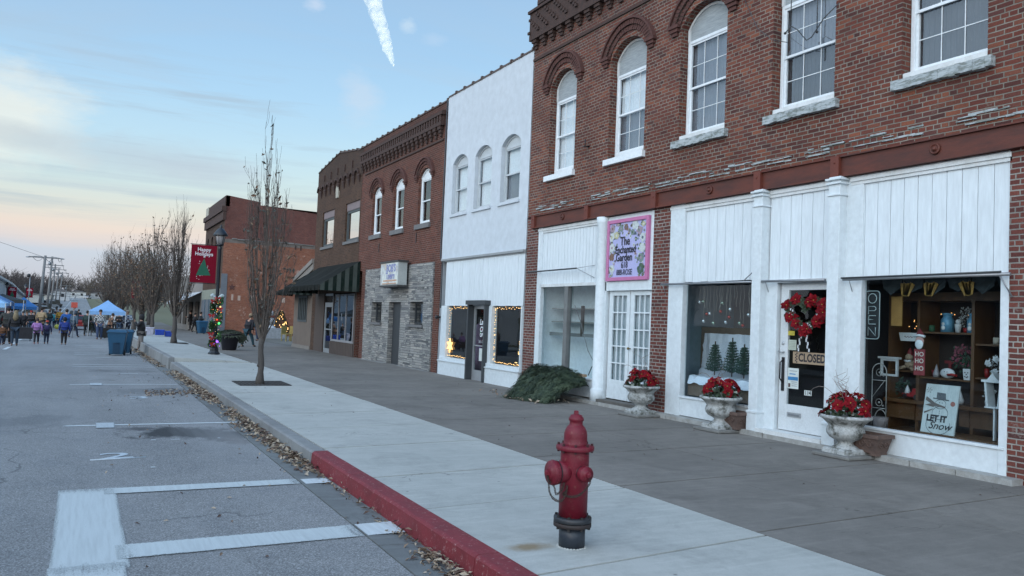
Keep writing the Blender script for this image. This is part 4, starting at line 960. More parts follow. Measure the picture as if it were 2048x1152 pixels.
# ============================ building D: brown brick with gabled parapet and awning
Db = empty('brown_building', (FX, 35, 0), 'brown brick building with gabled parapet above a dark striped awning', 'building')
g = MB(); y0, y1 = 31.63, 38.62; tf = [(31.63, 8.5), (32.6, 8.55), (35.1, 8.86), (38.62, 8.44)]
wall(g, FX - .005, .3, y0, y1, 2.6, 8.5, [(31.75, 33.75, 4.78, 6.42), (35.5, 37.45, 4.78, 6.42)], topf=tf)
shell(g, FX, 22, y0, y1, -.2, 8.0, 8.4, 0, 1); g.box(FX, FX + .4, 37.95, 38.62, -.3, 2.6)
g.build('wall', [BR_D, ROOFM], Db)
coping(32.5, y1, 8.5, FX - .005, Db, topf=tf)
g = MB()
for i in range(9):  # row of little corbel arches
    y = 31.95 + i * .74
    for k in range(4): g.box(FX - .035 - .022 * k, FX, y - .05 - .035 * k, y + .05 + .035 * k, 7.15 + k * .08, 7.15 + (k + 1) * .08)
    P = arc(y + .10, y + .64, 7.47, .2, 6)
    for (p, q), (p2, q2) in zip(P, P[1:]): g.prism([(FX - .09, p, q), (FX - .09, p2, q2), (FX - .09, p2, q2 + .1), (FX - .09, p, q + .1)], (.09, 0, 0))
for i in range(5):
    y = 33.0 + i * 1.1
    g.box(FX - .06, FX, y, y + .08, 7.9, 8.2)
g.build('cornice', BR_DARK, Db, fixn=True)
g = MB(); g.prism([(FX - .06, 34.9, 6.85), (FX - .06, 35.25, 6.85), (FX - .06, 35.3, 7.3), (FX - .06, 35.1, 7.42), (FX - .06, 34.88, 7.3)], (.06, 0, 0)); g.build('stone_shield', mat('pale_stone', (.4, .38, .32), .8), Db, fixn=True)
MAUVE = mat('mauve_panel', (.2, .16, .165), .7, (.16, .13, .135), 2)
for c0, c1 in ((31.75, 33.75), (35.5, 37.45)):
    g = MB(); frame_rect(g, FX + .08, FX + .2, c0, c1, 4.80, 6.1, .10); w_ = g.build('window', mat('grey_green_frame', (.07, .085, .09), .6), Db)
    glassp(c0 + .1, c1 - .1, 4.9, 6.0, FX + .12, w_, GL_SKY); g = MB(); g.box(FX + .05, FX + .18, c0, c1, 6.1, 6.42); g.build('lintel_panel', MAUVE, w_)
    g = MB(); g.box(FX - .06, FX + .1, c0 - .08, c1 + .08, 4.66, 4.78); g.build('sill', mat('grey_stone_sill', (0, 0, 0)), Db); g = MB(); g.box(FX + .25, FX + .9, c0, c1, 4.8, 6.1, 0, skip='l'); g.build('dark_room', DARKROOM, w_)
# shopfront: plank panel, door, display window, plank knee wall
g = MB(); g.box(FX - .02, FX + .3, 36.4, 37.95, -.2, 2.62); g.box(FX - .0, FX + .3, 34.95, 35.05, 0, 2.6); g.box(FX + .02, FX + .3, 31.65, 31.95, -.1, 2.62); g.build('plank_panel', CEDAR, Db)
n = 13; g = MB(); y = 31.7
while y < 35.0:
    g.prism([(FX - .04, y, -.05), (FX - .04, y + .2, -.05), (FX - .04, y + .26, .5), (FX - .04, y + .06, .5)], (.07, 0, 0)); y += .23
g.box(FX - .0, FX + .2, 31.65, 35.0, -.1, .52); g.build('plank_knee_wall', CEDAR, Db, fixn=True)
g = MB(); g.box(FX - .03, FX + .1, 31.85, 35.0, .52, .60)
for y in (31.95, 33.0, 34.1, 34.98): g.box(FX - .01, FX + .05, y - .025, y + .025, .6, 2.55)
g.box(FX + .05, FX + .06, 31.9, 35, 2.5, 2.56); g.build('display_frame', mat('worn_metal', (.3, .3, .32), .5), Db)
glassp(31.97, 34.97, .6, 2.5, FX + .02, Db, glass('reflecting_shop_glass', (.6, .64, .66), 2.0, .0, .18, .05), 'display_pane')
g = MB(); frame_rect(g, FX + .02, FX + .07, 35.1, 36.35, -.05, 2.12, .12, wb=.2); g.box(FX + .02, FX + .07, 35.1, 36.35, 2.12, 2.2); g.box(FX + .0, FX + .05, 35.2, 36.25, .98, 1.03); g.box(FX + .02, FX + .07, 35.1, 36.35, 2.5, 2.6)
dd = g.build('door', ALU, Db); glassp(35.2, 36.25, .1, 2.0, FX + .045, dd, GL_SHOP); glassp(35.2, 36.25, 2.2, 2.5, FX + .045, dd, GL_SHOP)
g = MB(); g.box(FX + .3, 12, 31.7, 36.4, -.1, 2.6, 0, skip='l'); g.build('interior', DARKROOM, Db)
# awnings
def awning_mat():
    m, t, b = nt('striped_awning'); uv = coords(t, 'UV'); s = N(t, 'ShaderNodeSeparateXYZ'); L(t, uv, s.inputs[0])
    f = math_(t, 'FRACT', math_(t, 'MULTIPLY', s.outputs[0], 3.1)); st = ramp(t, f, [(.42, (0, 0, 0)), (.46, (1, 1, 1)), (.94, (1, 1, 1)), (.98, (0, 0, 0))])
    c = mixc(t, st, (.008, .016, .014), (.065, .08, .074)); c = mixc(t, ramp(t, noise_(t, uv, 2.5, 5), [(.45, (0, 0, 0)), (.75, (.7, .7, .7))]), c, (.035, .04, .036))
    L(t, c, b.inputs['Base Color']); b.inputs['Roughness'].default_value = .9; b.inputs['Specular IOR Level'].default_value = .08; return m
AWS = awning_mat(); AWD = mat('dark_green_canvas', (.014, .016, .015), .9, (.028, .028, .026), 1.2, 'World', stretch=(1, 3, .6), bmp=.3, bscale=6, spec=.08)
def awning(parent, y0, y1, zt, zb, out, val=.2, hip=.9, name='awning'):
    g = MB(); x0, x1 = FX - .02, FX - out
    a0, a1 = y0 + (0), y1 - 0
    n = 12
    for i in range(n):  # sagging top cloth
        for k in range(5):
            def pt(i, k):
                u = i / n; v = k / 5; yt = lerp(y0 + hip * .0, y1 - .0, u); yy = lerp(lerp(y0, y1, u), lerp(y0 , y1, u), v)
                sag = .045 * sin(pi * v) * (1 + .6 * sin(u * n * pi / 2)); return (lerp(x0, x1, v), yy, lerp(zt, zb, v) - sag)
            g.poly([pt(i, k), pt(i + 1, k), pt(i + 1, k + 1), pt(i, k + 1)], 1, smooth=True)
    # gable ends, striped
    for yy in (y0, y1): g.poly([(x0, yy, zt), (x1, yy, zb), (x1, yy, zb - val), (x0, yy, zb - val)], 0)
    k = int((y1 - y0) / .12)
    for i in range(k):
        a, b = lerp(y0, y1, i / k), lerp(y0, y1, (i + 1) / k); e = .012 * sin(i * 1.3)
        g.poly([(x1, a, zb), (x1, b, zb), (x1 + e, b, zb - val), (x1 - e, a, zb - val)], 1)
    return g.build(name, [AWS, AWD], parent)
awning(Db, 31.25, 37.6, 3.85, 2.83, 1.6, .22)
# ============================ lean-to beside D
Eb = empty('lean_to', (FX, 40.3, 0), 'low brown stucco lean-to with a sloping roof and barred window', 'shed')
g = MB(); tf = [(38.64, 4.2), (42.3, 3.4)]
wall(g, FX, .2, 38.64, 42.3, .1, 3, [(39.6, 41.3, 1.3, 2.5)], topf=tf); g.box(FX - .04, FX + .2, 38.64, 42.3, -.3, .1, 1)
g.poly([(FX, 42.3, -.3), (14, 42.3, -.3), (14, 42.3, 3.4), (FX, 42.3, 3.4)]); g.poly([(FX, 38.64, 4.2), (FX, 42.3, 3.4), (14, 42.3, 3.4), (14, 38.64, 4.2)], 1)
g.build('wall', [STUCCO, TAN], Eb)
g = MB(); g.hexa([(FX - .12, 38.64, 4.1), (FX + .2, 38.64, 4.1), (FX + .2, 42.4, 3.28), (FX - .12, 42.4, 3.28), (FX - .12, 38.64, 4.32), (FX + .2, 38.64, 4.32), (FX + .2, 42.4, 3.5), (FX - .12, 42.4, 3.5)]); g.hexa([(FX - .06, 38.64, 3.8), (FX + .1, 38.64, 3.8), (FX + .1, 42.3, 3.0), (FX - .06, 42.3, 3.0), (FX - .06, 38.64, 4.1), (FX + .1, 38.64, 4.1), (FX + .1, 42.3, 3.28), (FX - .06, 42.3, 3.28)])
g.build('roof_fascia', TAN, Eb)
g = MB(); frame_rect(g, FX - .03, FX + .03, 39.55, 41.35, 1.25, 2.55, .1)
for i in range(1, 5): yy = 39.6 + i * .34; g.box(FX - .04, FX, yy - .05, yy + .05, 1.3, 2.5)
w_ = g.build('barred_window', mat('grey_green_frame', (0, 0, 0)), Eb); g = MB(); g.box(FX + .1, FX + .12, 39.6, 41.3, 1.3, 2.5); g.build('pane', DARKROOM, w_)
awning(Eb, 38.7, 42.6, 3.15, 2.75, .9, .2, name='awning')
# ============================ building E: tall orange brick across the lot
E0, E1, EX = 67.5, 78.5, 9.8
Eo = empty('orange_brick_building', (EX, 73, 0), 'tall old orange brick building with a bare side wall facing the empty lot', 'building')
zb = wz(67) ; zt = 10.9
g = MB(); wall(g, EX, .3, E0, E1, 3.4, zt - .2, [(E0 + .9 + i * 2.6, E0 + 2.0 + i * 2.6, 5.4, 7.7, .35) for i in range(4)], m=2)
for (x0, x1, z0, z1, m) in ((EX, 24, zb - .3, 7.1, 0), (EX, 24, 7.4, 10.15, 1), (EX, 24, 7.1, 7.4, 3)):
    g.poly([(x0, E0, z0), (x1, E0, z0), (x1, E0, z1), (x0, E0, z1)], m)
g.poly([(EX, E0, 10.15), (24, E0, 10.15), (24, E0, 9.7), (12.5, E0, 10.35), (12.5, E0, 10.6), (EX, E0, 10.9)], 1)
g.poly([(EX, E0 + .3, 10.0), (24, E0 + .3, 9.7), (24, E1, 9.7), (EX, E1, 10.0)], 4); g.poly([(24, E0, zb), (24, E1, zb), (24, E1, 9.7), (24, E0, 9.7)], 0); g.poly([(EX, E1, zb - .3), (24, E1, zb - .3), (24, E1, 9.7), (EX, E1, 10.2)], 0)
g.build('wall', [BR_E, BR_E2, BR_D, mat('patchy_plaster', (.16, .14, .125), .9, (.09, .07, .062), 3, 'World', bmp=.4, bscale=8), ROOFM], Eo)
g = MB(); random.seed(14); x = EX + .6
while x < 22:  # ragged old roofline of the vanished neighbour
    l = random.uniform(.3, 1.2); z = 7.38 + random.uniform(-.05, .05); g.box(x, x + l, E0 - .09, E0, z, z + random.uniform(.04, .1)); 
    if random.random() < .6: g.box(x, x + .12, E0 - .03, E0, z - random.uniform(.4, .75), z - .1, 1)
    x += l * 1.1
g.build('roof_scar', [mat('old_flashing', (.22, .22, .21), .9, (.1, .1, .1), 3, 'World'), BR_DARK], Eo)
g = MB(); g.box(EX - .03, EX + .42, E0 - .04, E0 + .1, zb - .2, 4.6); g.box(EX - .04, EX + .1, E0, E1, zb, 3.4); g.build('grey_corner', mat('grey_block_paint', (.13, .145, .165), .8, (.1, .112, .13), 2, 'World'), Eo)
g = MB(); g.box(EX - .3, EX + .05, E0 - .1, E1, 9.6, 10.0); g.box(EX - .18, EX + .05, E0 - .05, E1, 8.9, 9.6); g.box(EX - .05, EX + .3, E0, E1, 10.0, 10.85); g.build('cornice', BR_DARK, Eo)
g = MB(); g.box(EX - .1, EX + .2, E1 - 1.6, E1, 10.1, 10.9); g.build('parapet_block', mat('pale_stone', (0, 0, 0)), Eo)
g = MB(); g.box(18.6, 19.4, E0, E0 + .6, 9.6, 10.35); g.box(18.55, 19.45, E0 - .05, E0 + .65, 10.35, 10.45); g.build('chimney', BR_E2, Eo)
for i in range(4):
    a = E0 + .9 + i * 2.6; g = MB(); frame_rect(g, EX + .12, EX + .2, a, a + 1.1, 5.4, 7.9, .08); g.box(EX + .13, EX + .19, a, a + 1.1, 6.6, 6.68); w_ = g.build('window', DGREY, Eo); glassp(a + .05, a + 1.05, 5.45, 7.85, EX + .17, w_, GL_UP); g = MB(); g.box(EX + .3, EX + .9, a, a + 1.1, 5.4, 8, 0, skip='l'); g.build('dark_room', DARKROOM, w_)
cloth_p = mat('pale_plaster', (.42, .33, .28), .9, (.33, .22, .17), 8)
def star(mb, c, r, u, v, nrm, th=.03, m=0, k=.42, n=5):
    P = []; c = Vector(c); u = Vector(u); v = Vector(v)
    for i in range(2 * n):
        a = pi / 2 + i * pi / n; rr = r if i % 2 == 0 else r * k; P.append(c + u * cos(a) * rr + v * sin(a) * rr)
    mb.prism(P, Vector(nrm) * th, m)
g = MB(); star(g, (10.6, E0 - .05, 3.55), .28, (1, 0, 0), (0, 0, 1), (0, 1, 0)); g.build('wall_star', mat('rust_star', (.08, .03, .025), .7), Eo, fixn=True)
for i, q in enumerate((10.6, 11.1, 12.1, 12.9, 13.8, 14.6)): g = MB(); g.box(q, q + .16 + .05 * (i % 3), E0 - .015, E0, 2.5, 2.98 - .08 * (i % 2)); g.build('plaster_patch', cloth_p, Eo)
# shopfront of E and the lower neighbour beyond
g = MB(); g.box(EX - .06, EX + .05, E0 + .4, E1, 2.55, 3.4); g.build('fascia', mat('grey_green_fascia', (.25, .27, .22), .8, (.2, .22, .18), 1, 'World'), Eo)
each('column', mat('blue_grey_paint', (.10, .15, .19), .6), Eo, [(EX - .12, EX + .1, y - .09, y + .09, zb, 2.55) for y in (E0 + .5, E0 + 1.5, E0 + 3.4, E0 + 6, E0 + 8.5)])
g = MB(); g.box(EX + .3, EX + 3, E0 + .5, E1, zb, 2.55, 0, skip='l'); g.build('interior', DARKROOM, Eo)
Fb = empty('low_shop', (EX, 90, 0), 'low grey shop with a pale fascia beyond the tall brick building', 'building')
g = MB(); wall(g, EX, .3, 78.6, 104, wz(88) - .3, 5.2, [(80 + i * 5, 83.5 + i * 5, 0, 2.4) for i in range(4)]); shell(g, EX, 22, 78.6, 104, -1, 4.9, 5.2, 0, 1); g.build('wall', [TAN, ROOFM], Fb)
g = MB(); g.poly([(EX - 1.8, 79, 2.3), (EX - 1.8, 92, 2.3), (EX, 92, 3.3), (EX, 79, 3.3)]); g.poly([(EX - 1.8, 79, 2.1), (EX - 1.8, 92, 2.1), (EX - 1.8, 92, 2.3), (EX - 1.8, 79, 2.3)]); g.build('awning', mat('pale_awning', (.5, .52, .54), .8), Fb)
g = MB(); g.box(EX + .3, EX + 2, 79, 103.5, -.9, 2.6, 0, skip='l'); g.build('interior', DARKROOM, Fb)
# ------------------------------------------------------------------ street objects
def torus_link(mb, c, ax, side, a, b, r, m=0, n=10):
    c = Vector(c); ax = Vector(ax).normalized(); side = Vector(side); side = (side - ax * side.dot(ax)).normalized()
    P = [c + ax * cos(2 * pi * i / n) * a + side * sin(2 * pi * i / n) * b for i in range(n + 1)]
    mb.tube(P, r, 5, m, cap=False)
def chain(mb, P, n, a=.013, b=.008, r=.0021):
    P = [Vector(p) for p in P]; T = []
    for i in range(n):
        t = i / (n - 1) * (len(P) - 1); k = min(int(t), len(P) - 2); f = t - k
        p0 = P[max(k - 1, 0)]; p1 = P[k]; p2 = P[k + 1]; p3 = P[min(k + 2, len(P) - 1)]
        T.append(.5 * ((2 * p1) + (p2 - p0) * f + (2 * p0 - 5 * p1 + 4 * p2 - p3) * f * f + (3 * p1 - p0 - 3 * p2 + p3) * f ** 3))
    for i, q in enumerate(T):
        d = T[min(i + 1, n - 1)] - T[max(i - 1, 0)]; torus_link(mb, q, d, (1, .3, 0) if i % 2 else (0, .2, 1) if abs(d.normalized().z) < .7 else (0, 1, 0), a, b, r)
hx, hy = 3.33, 5.12
H = empty('fire_hydrant', (hx, hy, 0), 'red fire hydrant with black lower flange standing on the pale concrete walk', 'fire hydrant')
HR = mat('hydrant_red', (.165, .009, .022), .5, (.10, .008, .016), 6, bmp=.3, bscale=55, spec=.4, wear=(.20, .07, .06), lo=.4, hi=.7); HK = mat('hydrant_black', (.016, .02, .026), .5, (.03, .03, .032), 9, bmp=.1); RU = mat('rusty_bolt', (.07, .03, .02), .8, (.03, .018, .014), 60)
HB = mat('base_pipe', (.018, .026, .038), .45, (.03, .035, .045), 6)
def lat(pr, c, m, name, par, n=36, axis='z', bev=0): g = MB(); g.lathe(pr, c, n, axis=axis); return g.build(name, m, par, fixn=True)
def bolts(par, z, r, n, m, h=.018, s=.013, name='bolt', ph=0):
    g = MB()
    for i in range(n):
        a = 2 * pi * (i + ph) / n; c = (hx + r * cos(a), hy + r * sin(a), z)
        g.lathe([(s, -h), (s, h)], c, 6, smooth=False)
    return g.build(name, m, par)
lat([(.098, 0), (.098, .16)], (hx, hy, 0), HB, 'base_pipe', H)
lf = lat([(.10, .15), (.142, .155), (.142, .182), (.138, .184)], (hx, hy, 0), mat('flange_brown', (.035, .022, .02), .7, (.02, .02, .02), 20), 'lower_flange', H)
lat([(.138, .188), (.142, .19), (.142, .222), (.128, .226), (.11, .228)], (hx, hy, 0), HK, 'upper_flange', H); bolts(lf, .188, .126, 8, mat('bolt_black', (.02, .018, .018), .6), .05, .012)
lat([(.107, .205), (.107, .70), (.104, .72)], (hx, hy, 0), HR, 'barrel', H)
bf = lat([(.10, .706), (.118, .712), (.140, .716), (.143, .722), (.143, .745), (.139, .750), (.10, .756)], (hx, hy, 0), HR, 'bonnet_flange', H, 40); bolts(bf, .734, .125, 8, mat('bolt_dark_red', (.05, .012, .014), .6), .034, .0105, ph=.3)
lat([(.10, .75), (.088, .765), (.088, .81), (.087, .835), (.081, .862), (.069, .885), (.055, .900), (.050, .905), (.050, .93), (.057, .935), (.057, .952), (.052, .960), (.046, .963), (.044, .975), (.03, .98), (.0, .98)], (hx, hy, 0), HR, 'bonnet', H)
g = MB(); g.lathe([(.022, .972), (.018, 1.006), (.014, 1.008)], (hx, hy, 0), 5, smooth=False); g.build('operating_nut', HR, H)
def nozzle(ax, r, l, z, name, nutl):
    d = {'-x': (-1, 0), '-y': (0, -1), '+y': (0, 1)}[ax]; axis = 'x' if 'x' in ax else 'y'; s = -1 if ax[0] == '-' else 1
    q = lambda pr: [(a, b * s) for a, b in pr]
    c = (hx, hy, z)
    n = lat(q([(r * .9, .05), (r * .92, l - .055), (r * .86, l - .055)]), c, HR, 'outlet', H, 32, axis)
    k = lat(q([(r * .9, l - .055), (r, l - .052), (r * 1.02, l - .046), (r * 1.02, l - .012), (r * .97, l - .004), (r * .6, l), (r * .58, l + .008), (r * .3, l + .012), (0, l + .012)]), c, HR, name, n, 36, axis)
    g = MB(); g.lathe(q([(.024, l + .008), (.021, l + nutl), (.012, l + nutl + .003)]), c, 5, axis=axis, smooth=False); g.build('cap_nut', HR, k)
    if r > .07:
        g = MB()
        for i in range(24): a = 2 * pi * i / 24; g.ball((hx + s * (l - .03), hy + r * 1.02 * cos(a), z + r * 1.02 * sin(a)), .006, 5, 3)
        g.build('cap_lug', HR, k)
    g = MB()
    g.lathe(q([(r * 1.0, l - .060), (r * 1.0, l - .056)]), c, 28, axis=axis); g.build('gasket', BLACK, n)
    return n
nozzle('-x', .088, .215, .555, 'pumper_cap', .034); nozzle('-y', .058, .175, .56, 'hose_cap', .03); nozzle('+y', .058, .175, .56, 'hose_cap', .03)
CH = mat('chain_steel', (.06, .055, .05), .55, (.10, .05, .035), 60, metal=.6)
x0 = hx - .232
g = MB(); chain(g, [(x0, hy, .535), (x0 - .0, hy - .02, .48), (x0 + .005, hy - .03, .42), (x0 + .03, hy - .05, .375), (x0 + .075, hy - .07, .36), (x0 + .11, hy - .08, .40), (x0 + .125, hy - .075, .46)], 30); chain(g, [(x0 + .01, hy - .01, .50), (x0 + .04, hy - .03, .46), (x0 + .05, hy - .05, .41), (x0 + .085, hy - .07, .44), (x0 + .10, hy - .07, .48)], 16); g.build('chain', CH, H)
g = MB(); chain(g, [(hx + .01, hy - .20, .555), (hx + .01, hy - .195, .50), (hx - .02, hy - .165, .44), (hx - .05, hy - .135, .405), (hx - .085, hy - .10, .392), (hx - .12, hy - .05, .40), (x0 + .12, hy - .07, .43)], 34); g.build('chain', CH, H)
g = MB(); 
for i in range(26):
    a = 2 * pi * i / 26; r = .10 + .012 * noise.noise((i * .7, 2, 1)); g.ball((hx + r * cos(a), hy + r * sin(a), -.008), .018, 6, 4)
g.build('mortar_collar', CONC_L, H)
# ------------------------------------------------------------------ urns, poinsettias, planter boxes
def urn_mat():
    m, t, b = nt('worn_painted_cast_stone'); v = coords(t, 'World')
    n1 = noise_(t, v, 7, 7, .7); n2 = noise_(t, v, 38, 4)
    c = ramp(t, n1, [(.36, (.07, .075, .065)), (.44, (.24, .25, .24)), (.52, (.42, .44, .44)), (.7, (.5, .52, .52))])
    c = mixc(t, .5, c, ramp(t, n2, [(.35, (.35, .35, .33)), (.6, (1, 1, 1))]), 'MULTIPLY')
    L(t, c, b.inputs['Base Color']); b.inputs['Roughness'].default_value = .9; bump(t, b, math_(t, 'ADD', n1, n2), .8, .012); return m
URN = urn_mat(); SLAB = mat('stone_slab', (.20, .20, .19), .9, (.11, .11, .105), 6, bmp=.5, bscale=30)
def make_urn(loc, label, slab=True):
    U = empty('garden_urn', loc, label, 'urn', 'white cast stone urns in front of the shops'); x, y, z = loc
    if slab:
        g = MB(); g.box(x - .31, x + .31, y - .31, y + .31, z - .0, z + .05); g.build('slab', SLAB, U, bevel=.012)
    g = MB(); g.lathe([(.30, .05), (.30, .10), (.27, .12)], loc, 4, smooth=False)
    g.build('foot', URN, U, fixn=True)
    g = MB(); pr = [(.19, .115), (.165, .135), (.115, .165), (.10, .19), (.10, .205), (.12, .215), (.125, .225), (.15, .235), (.205, .265), (.238, .31), (.247, .355), (.238, .395), (.225, .42), (.235, .44), (.262, .47), (.30, .505), (.335, .525), (.345, .535), (.345, .56), (.33, .572), (.30, .57), (.28, .54), (.0, .53)]
    n = 48; base = len(g.v)
    g.lathe(pr, loc, n)
    for k, (r, h) in enumerate(pr):   # gadroons round the belly
        if .23 < h < .42 and k < 18:
            for j in range(n):
                a = 2 * pi * j / n; f = 1 + .035 * abs(sin(a * 8)) * (1 - abs(h - .32) / .12); q = g.v[base + k * n + j]
                g.v[base + k * n + j] = (x + (q[0] - x) * f, y + (q[1] - y) * f, q[2])
    g.build('bowl', URN, U, fixn=True)
    return U
RED = [mat('poinsettia_red', (.21, .004, .010), .7, (.10, .003, .008), 9, bmp=.2, spec=.15), mat('poinsettia_deep', (.13, .003, .009), .55, (.07, .002, .006), 14, spec=.15)]
GRN = [mat('poinsettia_leaf', (.018, .035, .016), .6, (.04, .06, .028), 12), mat('silver_leaf', (.25, .28, .24), .7)]
YEL = mat('poinsettia_centre', (.35, .3, .05), .6)
def bract(mb, c, d, n, l, w, m, bend=.3):
    c = Vector(c); d = Vector(d).normalized(); n = Vector(n).normalized(); s = d.cross(n).normalized()
    P = [c, c + d * l * .35 + s * w * .75 + n * .01, c + d * l * .62 + s * w + n * l * bend * .1, c + d * l + n * (-l * bend), c + d * l * .62 - s * w + n * l * bend * .1, c + d * l * .35 - s * w * .75 + n * .01]
    mid = c + d * l * .5 - n * w * .22
    for i in range(6):
        a, b = P[i], P[(i + 1) % 6]
        mb.poly([a, b, mid], m)
def bloom(mb, c, n, r, m=0, petals=7):
    n = Vector(n).normalized(); u = n.orthogonal().normalized(); v = n.cross(u); ph = random.uniform(0, 6)
    for ring, (k, rr, up) in enumerate(((petals, 1, .12), (petals - 2, .62, .45))):
        for i in range(k):
            a = ph + 2 * pi * i / k + random.uniform(-.2, .2) + ring * .5; d = u * cos(a) + v * sin(a) + n * (up + random.uniform(-.2, .25))
            bract(mb, Vector(c) + n * .006 * ring, d, n, r * rr * random.uniform(.8, 1.15), r * rr * .33, m if random.random() < .75 else 1, random.uniform(.1, .5))
    mb.ball(Vector(c) + n * .012, .009, 5, 3, 2)
def poinsettia(loc, seed, label, twigs=0):
    random.seed(seed); P_ = empty('poinsettia', loc, label, 'plant', 'red poinsettias in the shopfront urns'); x, y, z = loc
    g = MB()
    for i in range(230):
        a = random.uniform(0, 2 * pi); e = random.uniform(-.1, 1.2); r = .27 * random.uniform(.5, 1.05); n = Vector((cos(a) * cos(e), sin(a) * cos(e), sin(e)))
        c = Vector(loc) + Vector((n.x * r, n.y * r, .02 + n.z * .22)); bract(g, c, (n + Vector((random.gauss(0, .6), random.gauss(0, .6), random.gauss(0, .5)))), n, .09, .03, 0 if random.random() < .93 else 1, .3)
    g.build('foliage', GRN, P_)
    g = MB()
    nb = random.randint(12, 16); sq = random.uniform(.8, 1.2)
    for i in range(nb):
        a = i * 2.399 + random.uniform(-.5, .5); e = lerp(-.15, 1.4, (i / nb) ** .8); n = Vector((cos(a) * cos(e), sin(a) * cos(e), sin(e) + .12))
        c = Vector(loc) + Vector((n.x * .27 / sq, n.y * .30 * sq, .04 + max(0, n.z) * random.uniform(.14, .31))); bloom(g, c, n + Vector((-.25 + random.gauss(0, .25), -.3 + random.gauss(0, .25), .15)), random.uniform(.085, .135))
    g.build('bracts', RED + [YEL], P_)
    if twigs:
        g = MB()
        for i in range(twigs):
            a = random.uniform(0, 6.3); p = Vector(loc) + Vector((cos(a) * .08, sin(a) * .08, .1)); d = Vector((random.gauss(0, .16), random.gauss(.1, .22), 1)); pts = []; l = random.uniform(.3, .62)
            for k in range(7): pts.append(p + d * l * k / 6 + Vector((0, .03 * k * k / 9 * random.choice((-1, 1)), 0)))
            g.tube(pts, [.005 * (1 - k / 8) + .001 for k in range(7)], 4)
        pts = [Vector(loc) + Vector((-.05, .02, .1)) + Vector((0, .10 * k, .16 * k - .022 * k * k)) for k in range(7)]; g.tube(pts, [.004] * 5 + [.003, .002], 4)
        g.build('twigs', mat('birch_twig', (.17, .13, .11), .8, (.35, .32, .3), 30), P_)
for i, (x, y, lab, lab2, tw) in enumerate(((9.36, 12.2, 'white urn by the brick pier beside the French doors, farthest of the three', 'red poinsettia by the French doors in the farthest urn', 5), (9.44, 10.16, 'white urn below the window with small fir trees', 'red poinsettia in the urn below the fir tree display', 4), (9.36, 7.62, 'large white urn beside the CLOSED door, nearest of the three', 'red poinsettia with bare twigs beside the CLOSED door', 9))):
    make_urn((x, y, .0), lab); poinsettia((x, y, .54), 20 + i, lab2, tw)
TERRA = mat('carved_brown_stone', (.13, .085, .07), .9, (.07, .05, .045), 9, bmp=.6, bscale=30)
def trough(x, y, label):
    T = empty('planter_box', (x, y, .06), label, 'planter', 'carved brown planter boxes against the kick boards'); z = .06
    g = MB(); 
    def fr(hx_, hy_, z0, hx2, hy2, z1): g.hexa([(x - hx_, y - hy_, z0), (x + hx_, y - hy_, z0), (x + hx_, y + hy_, z0), (x - hx_, y + hy_, z0), (x - hx2, y - hy2, z1), (x + hx2, y - hy2, z1), (x + hx2, y + hy2, z1), (x - hx2, y + hy2, z1)])
    fr(.11, .19, z + .03, .16, .245, z + .25); g.build('trough', TERRA, T)
    g = MB(); frame_rect2 = ((x - .18, x - .13, y - .265, y + .265), (x + .13, x + .18, y - .265, y + .265), (x - .13, x + .13, y - .265, y - .215), (x - .13, x + .13, y + .215, y + .265))
    for q in frame_rect2: g.box(*q, z + .235, z + .285)
    g.build('rim', TERRA, T)
    g = MB()
    for s in (-.15, .15): g.box(x - .11, x + .11, y + s - .05, y + s + .05, z, z + .035)
    g.build('feet', TERRA, T)
    g = MB()   # scrolled relief
    def sp(c, u, s, r):
        pts = [];
        for k in range(16): a = k * .55; rr = r * (1 - k / 18); pts.append(Vector(c) + Vector(u) * s * rr * cos(a) + Vector((0, 0, 1)) * rr * sin(a))
        g.tube(pts, .007, 5)
    for yy in (-.12, 0, .12): sp((x - .148, y + yy, z + .15), (0, 1, 0), 1 if yy > 0 else -1, .06)
    for xx in (-.05, .05): sp((x + xx, y - .228, z + .14), (1, 0, 0), 1, .05)
    g.build('relief', TERRA, T)
    g = MB(); g.box(x - .13, x + .13, y - .215, y + .215, z + .22, z + .245); g.build('soil', mat('soil', (.03, .022, .016), 1, (.02, .015, .012), 20), T)
trough(9.59, 7.42, 'carved brown planter box behind the nearest white urn'); trough(9.59, 10.02, 'carved brown planter box behind the middle urn')
# ------------------------------------------------------------------ heap of evergreen boughs
Pn = empty('evergreen_heap', (9.2, 15.6, 0), 'heap of cut evergreen boughs piled against the window by the white column', 'greenery')
random.seed(31)
def heap(u, v):  # u along the wall 0..1, v from the wall outwards 0..1
    yy = lerp(14.42, lerp(16.98, 15.72, v), u); h = .60 * (1 - max(0, abs(u - .5) * 2 - .65) / .35 * .40)
    if u > .88: h *= 1 - (u - .88) * 4
    out = lerp(.35, 1.35, v); sp_ = 1 + .25 * (u - .4)
    return Vector((FX - .12 - (v * 1.12) * sp_ * (1 + .05 * sin(u * 19)), yy , h * (1 - v ** 2.7) * (1 + .10 * noise.noise((u * 5, v * 4, 3))) + .03))
g = MB()
for i in range(24):
    for k in range(12): g.poly([heap(i / 24, k / 12) - Vector((0, 0, .05)), heap(i / 24, (k + 1) / 12) - Vector((0, 0, .05)), heap((i + 1) / 24, (k + 1) / 12) - Vector((0, 0, .05)), heap((i + 1) / 24, k / 12) - Vector((0, 0, .05))])
g.build('packed_core', mat('dark_needles', (.010, .016, .012), 1, (.02, .022, .014), 20), Pn)
g = MB()
def spray(c, d, l, n, m):
    d = d.normalized(); s = d.cross(n).normalized(); k = 7
    for i in range(k):
        t = i / (k - 1); p = c + d * l * t - Vector((0, 0, l * .35 * t * t)); w = l * .30 * (1 - t * .75)
        for sg in (-1, 1):
            q = p + s * sg * w + d * w * 1.1 + n * random.uniform(-.012, .02)
            g.poly([p - d * .008, q, p + d * .011], m)
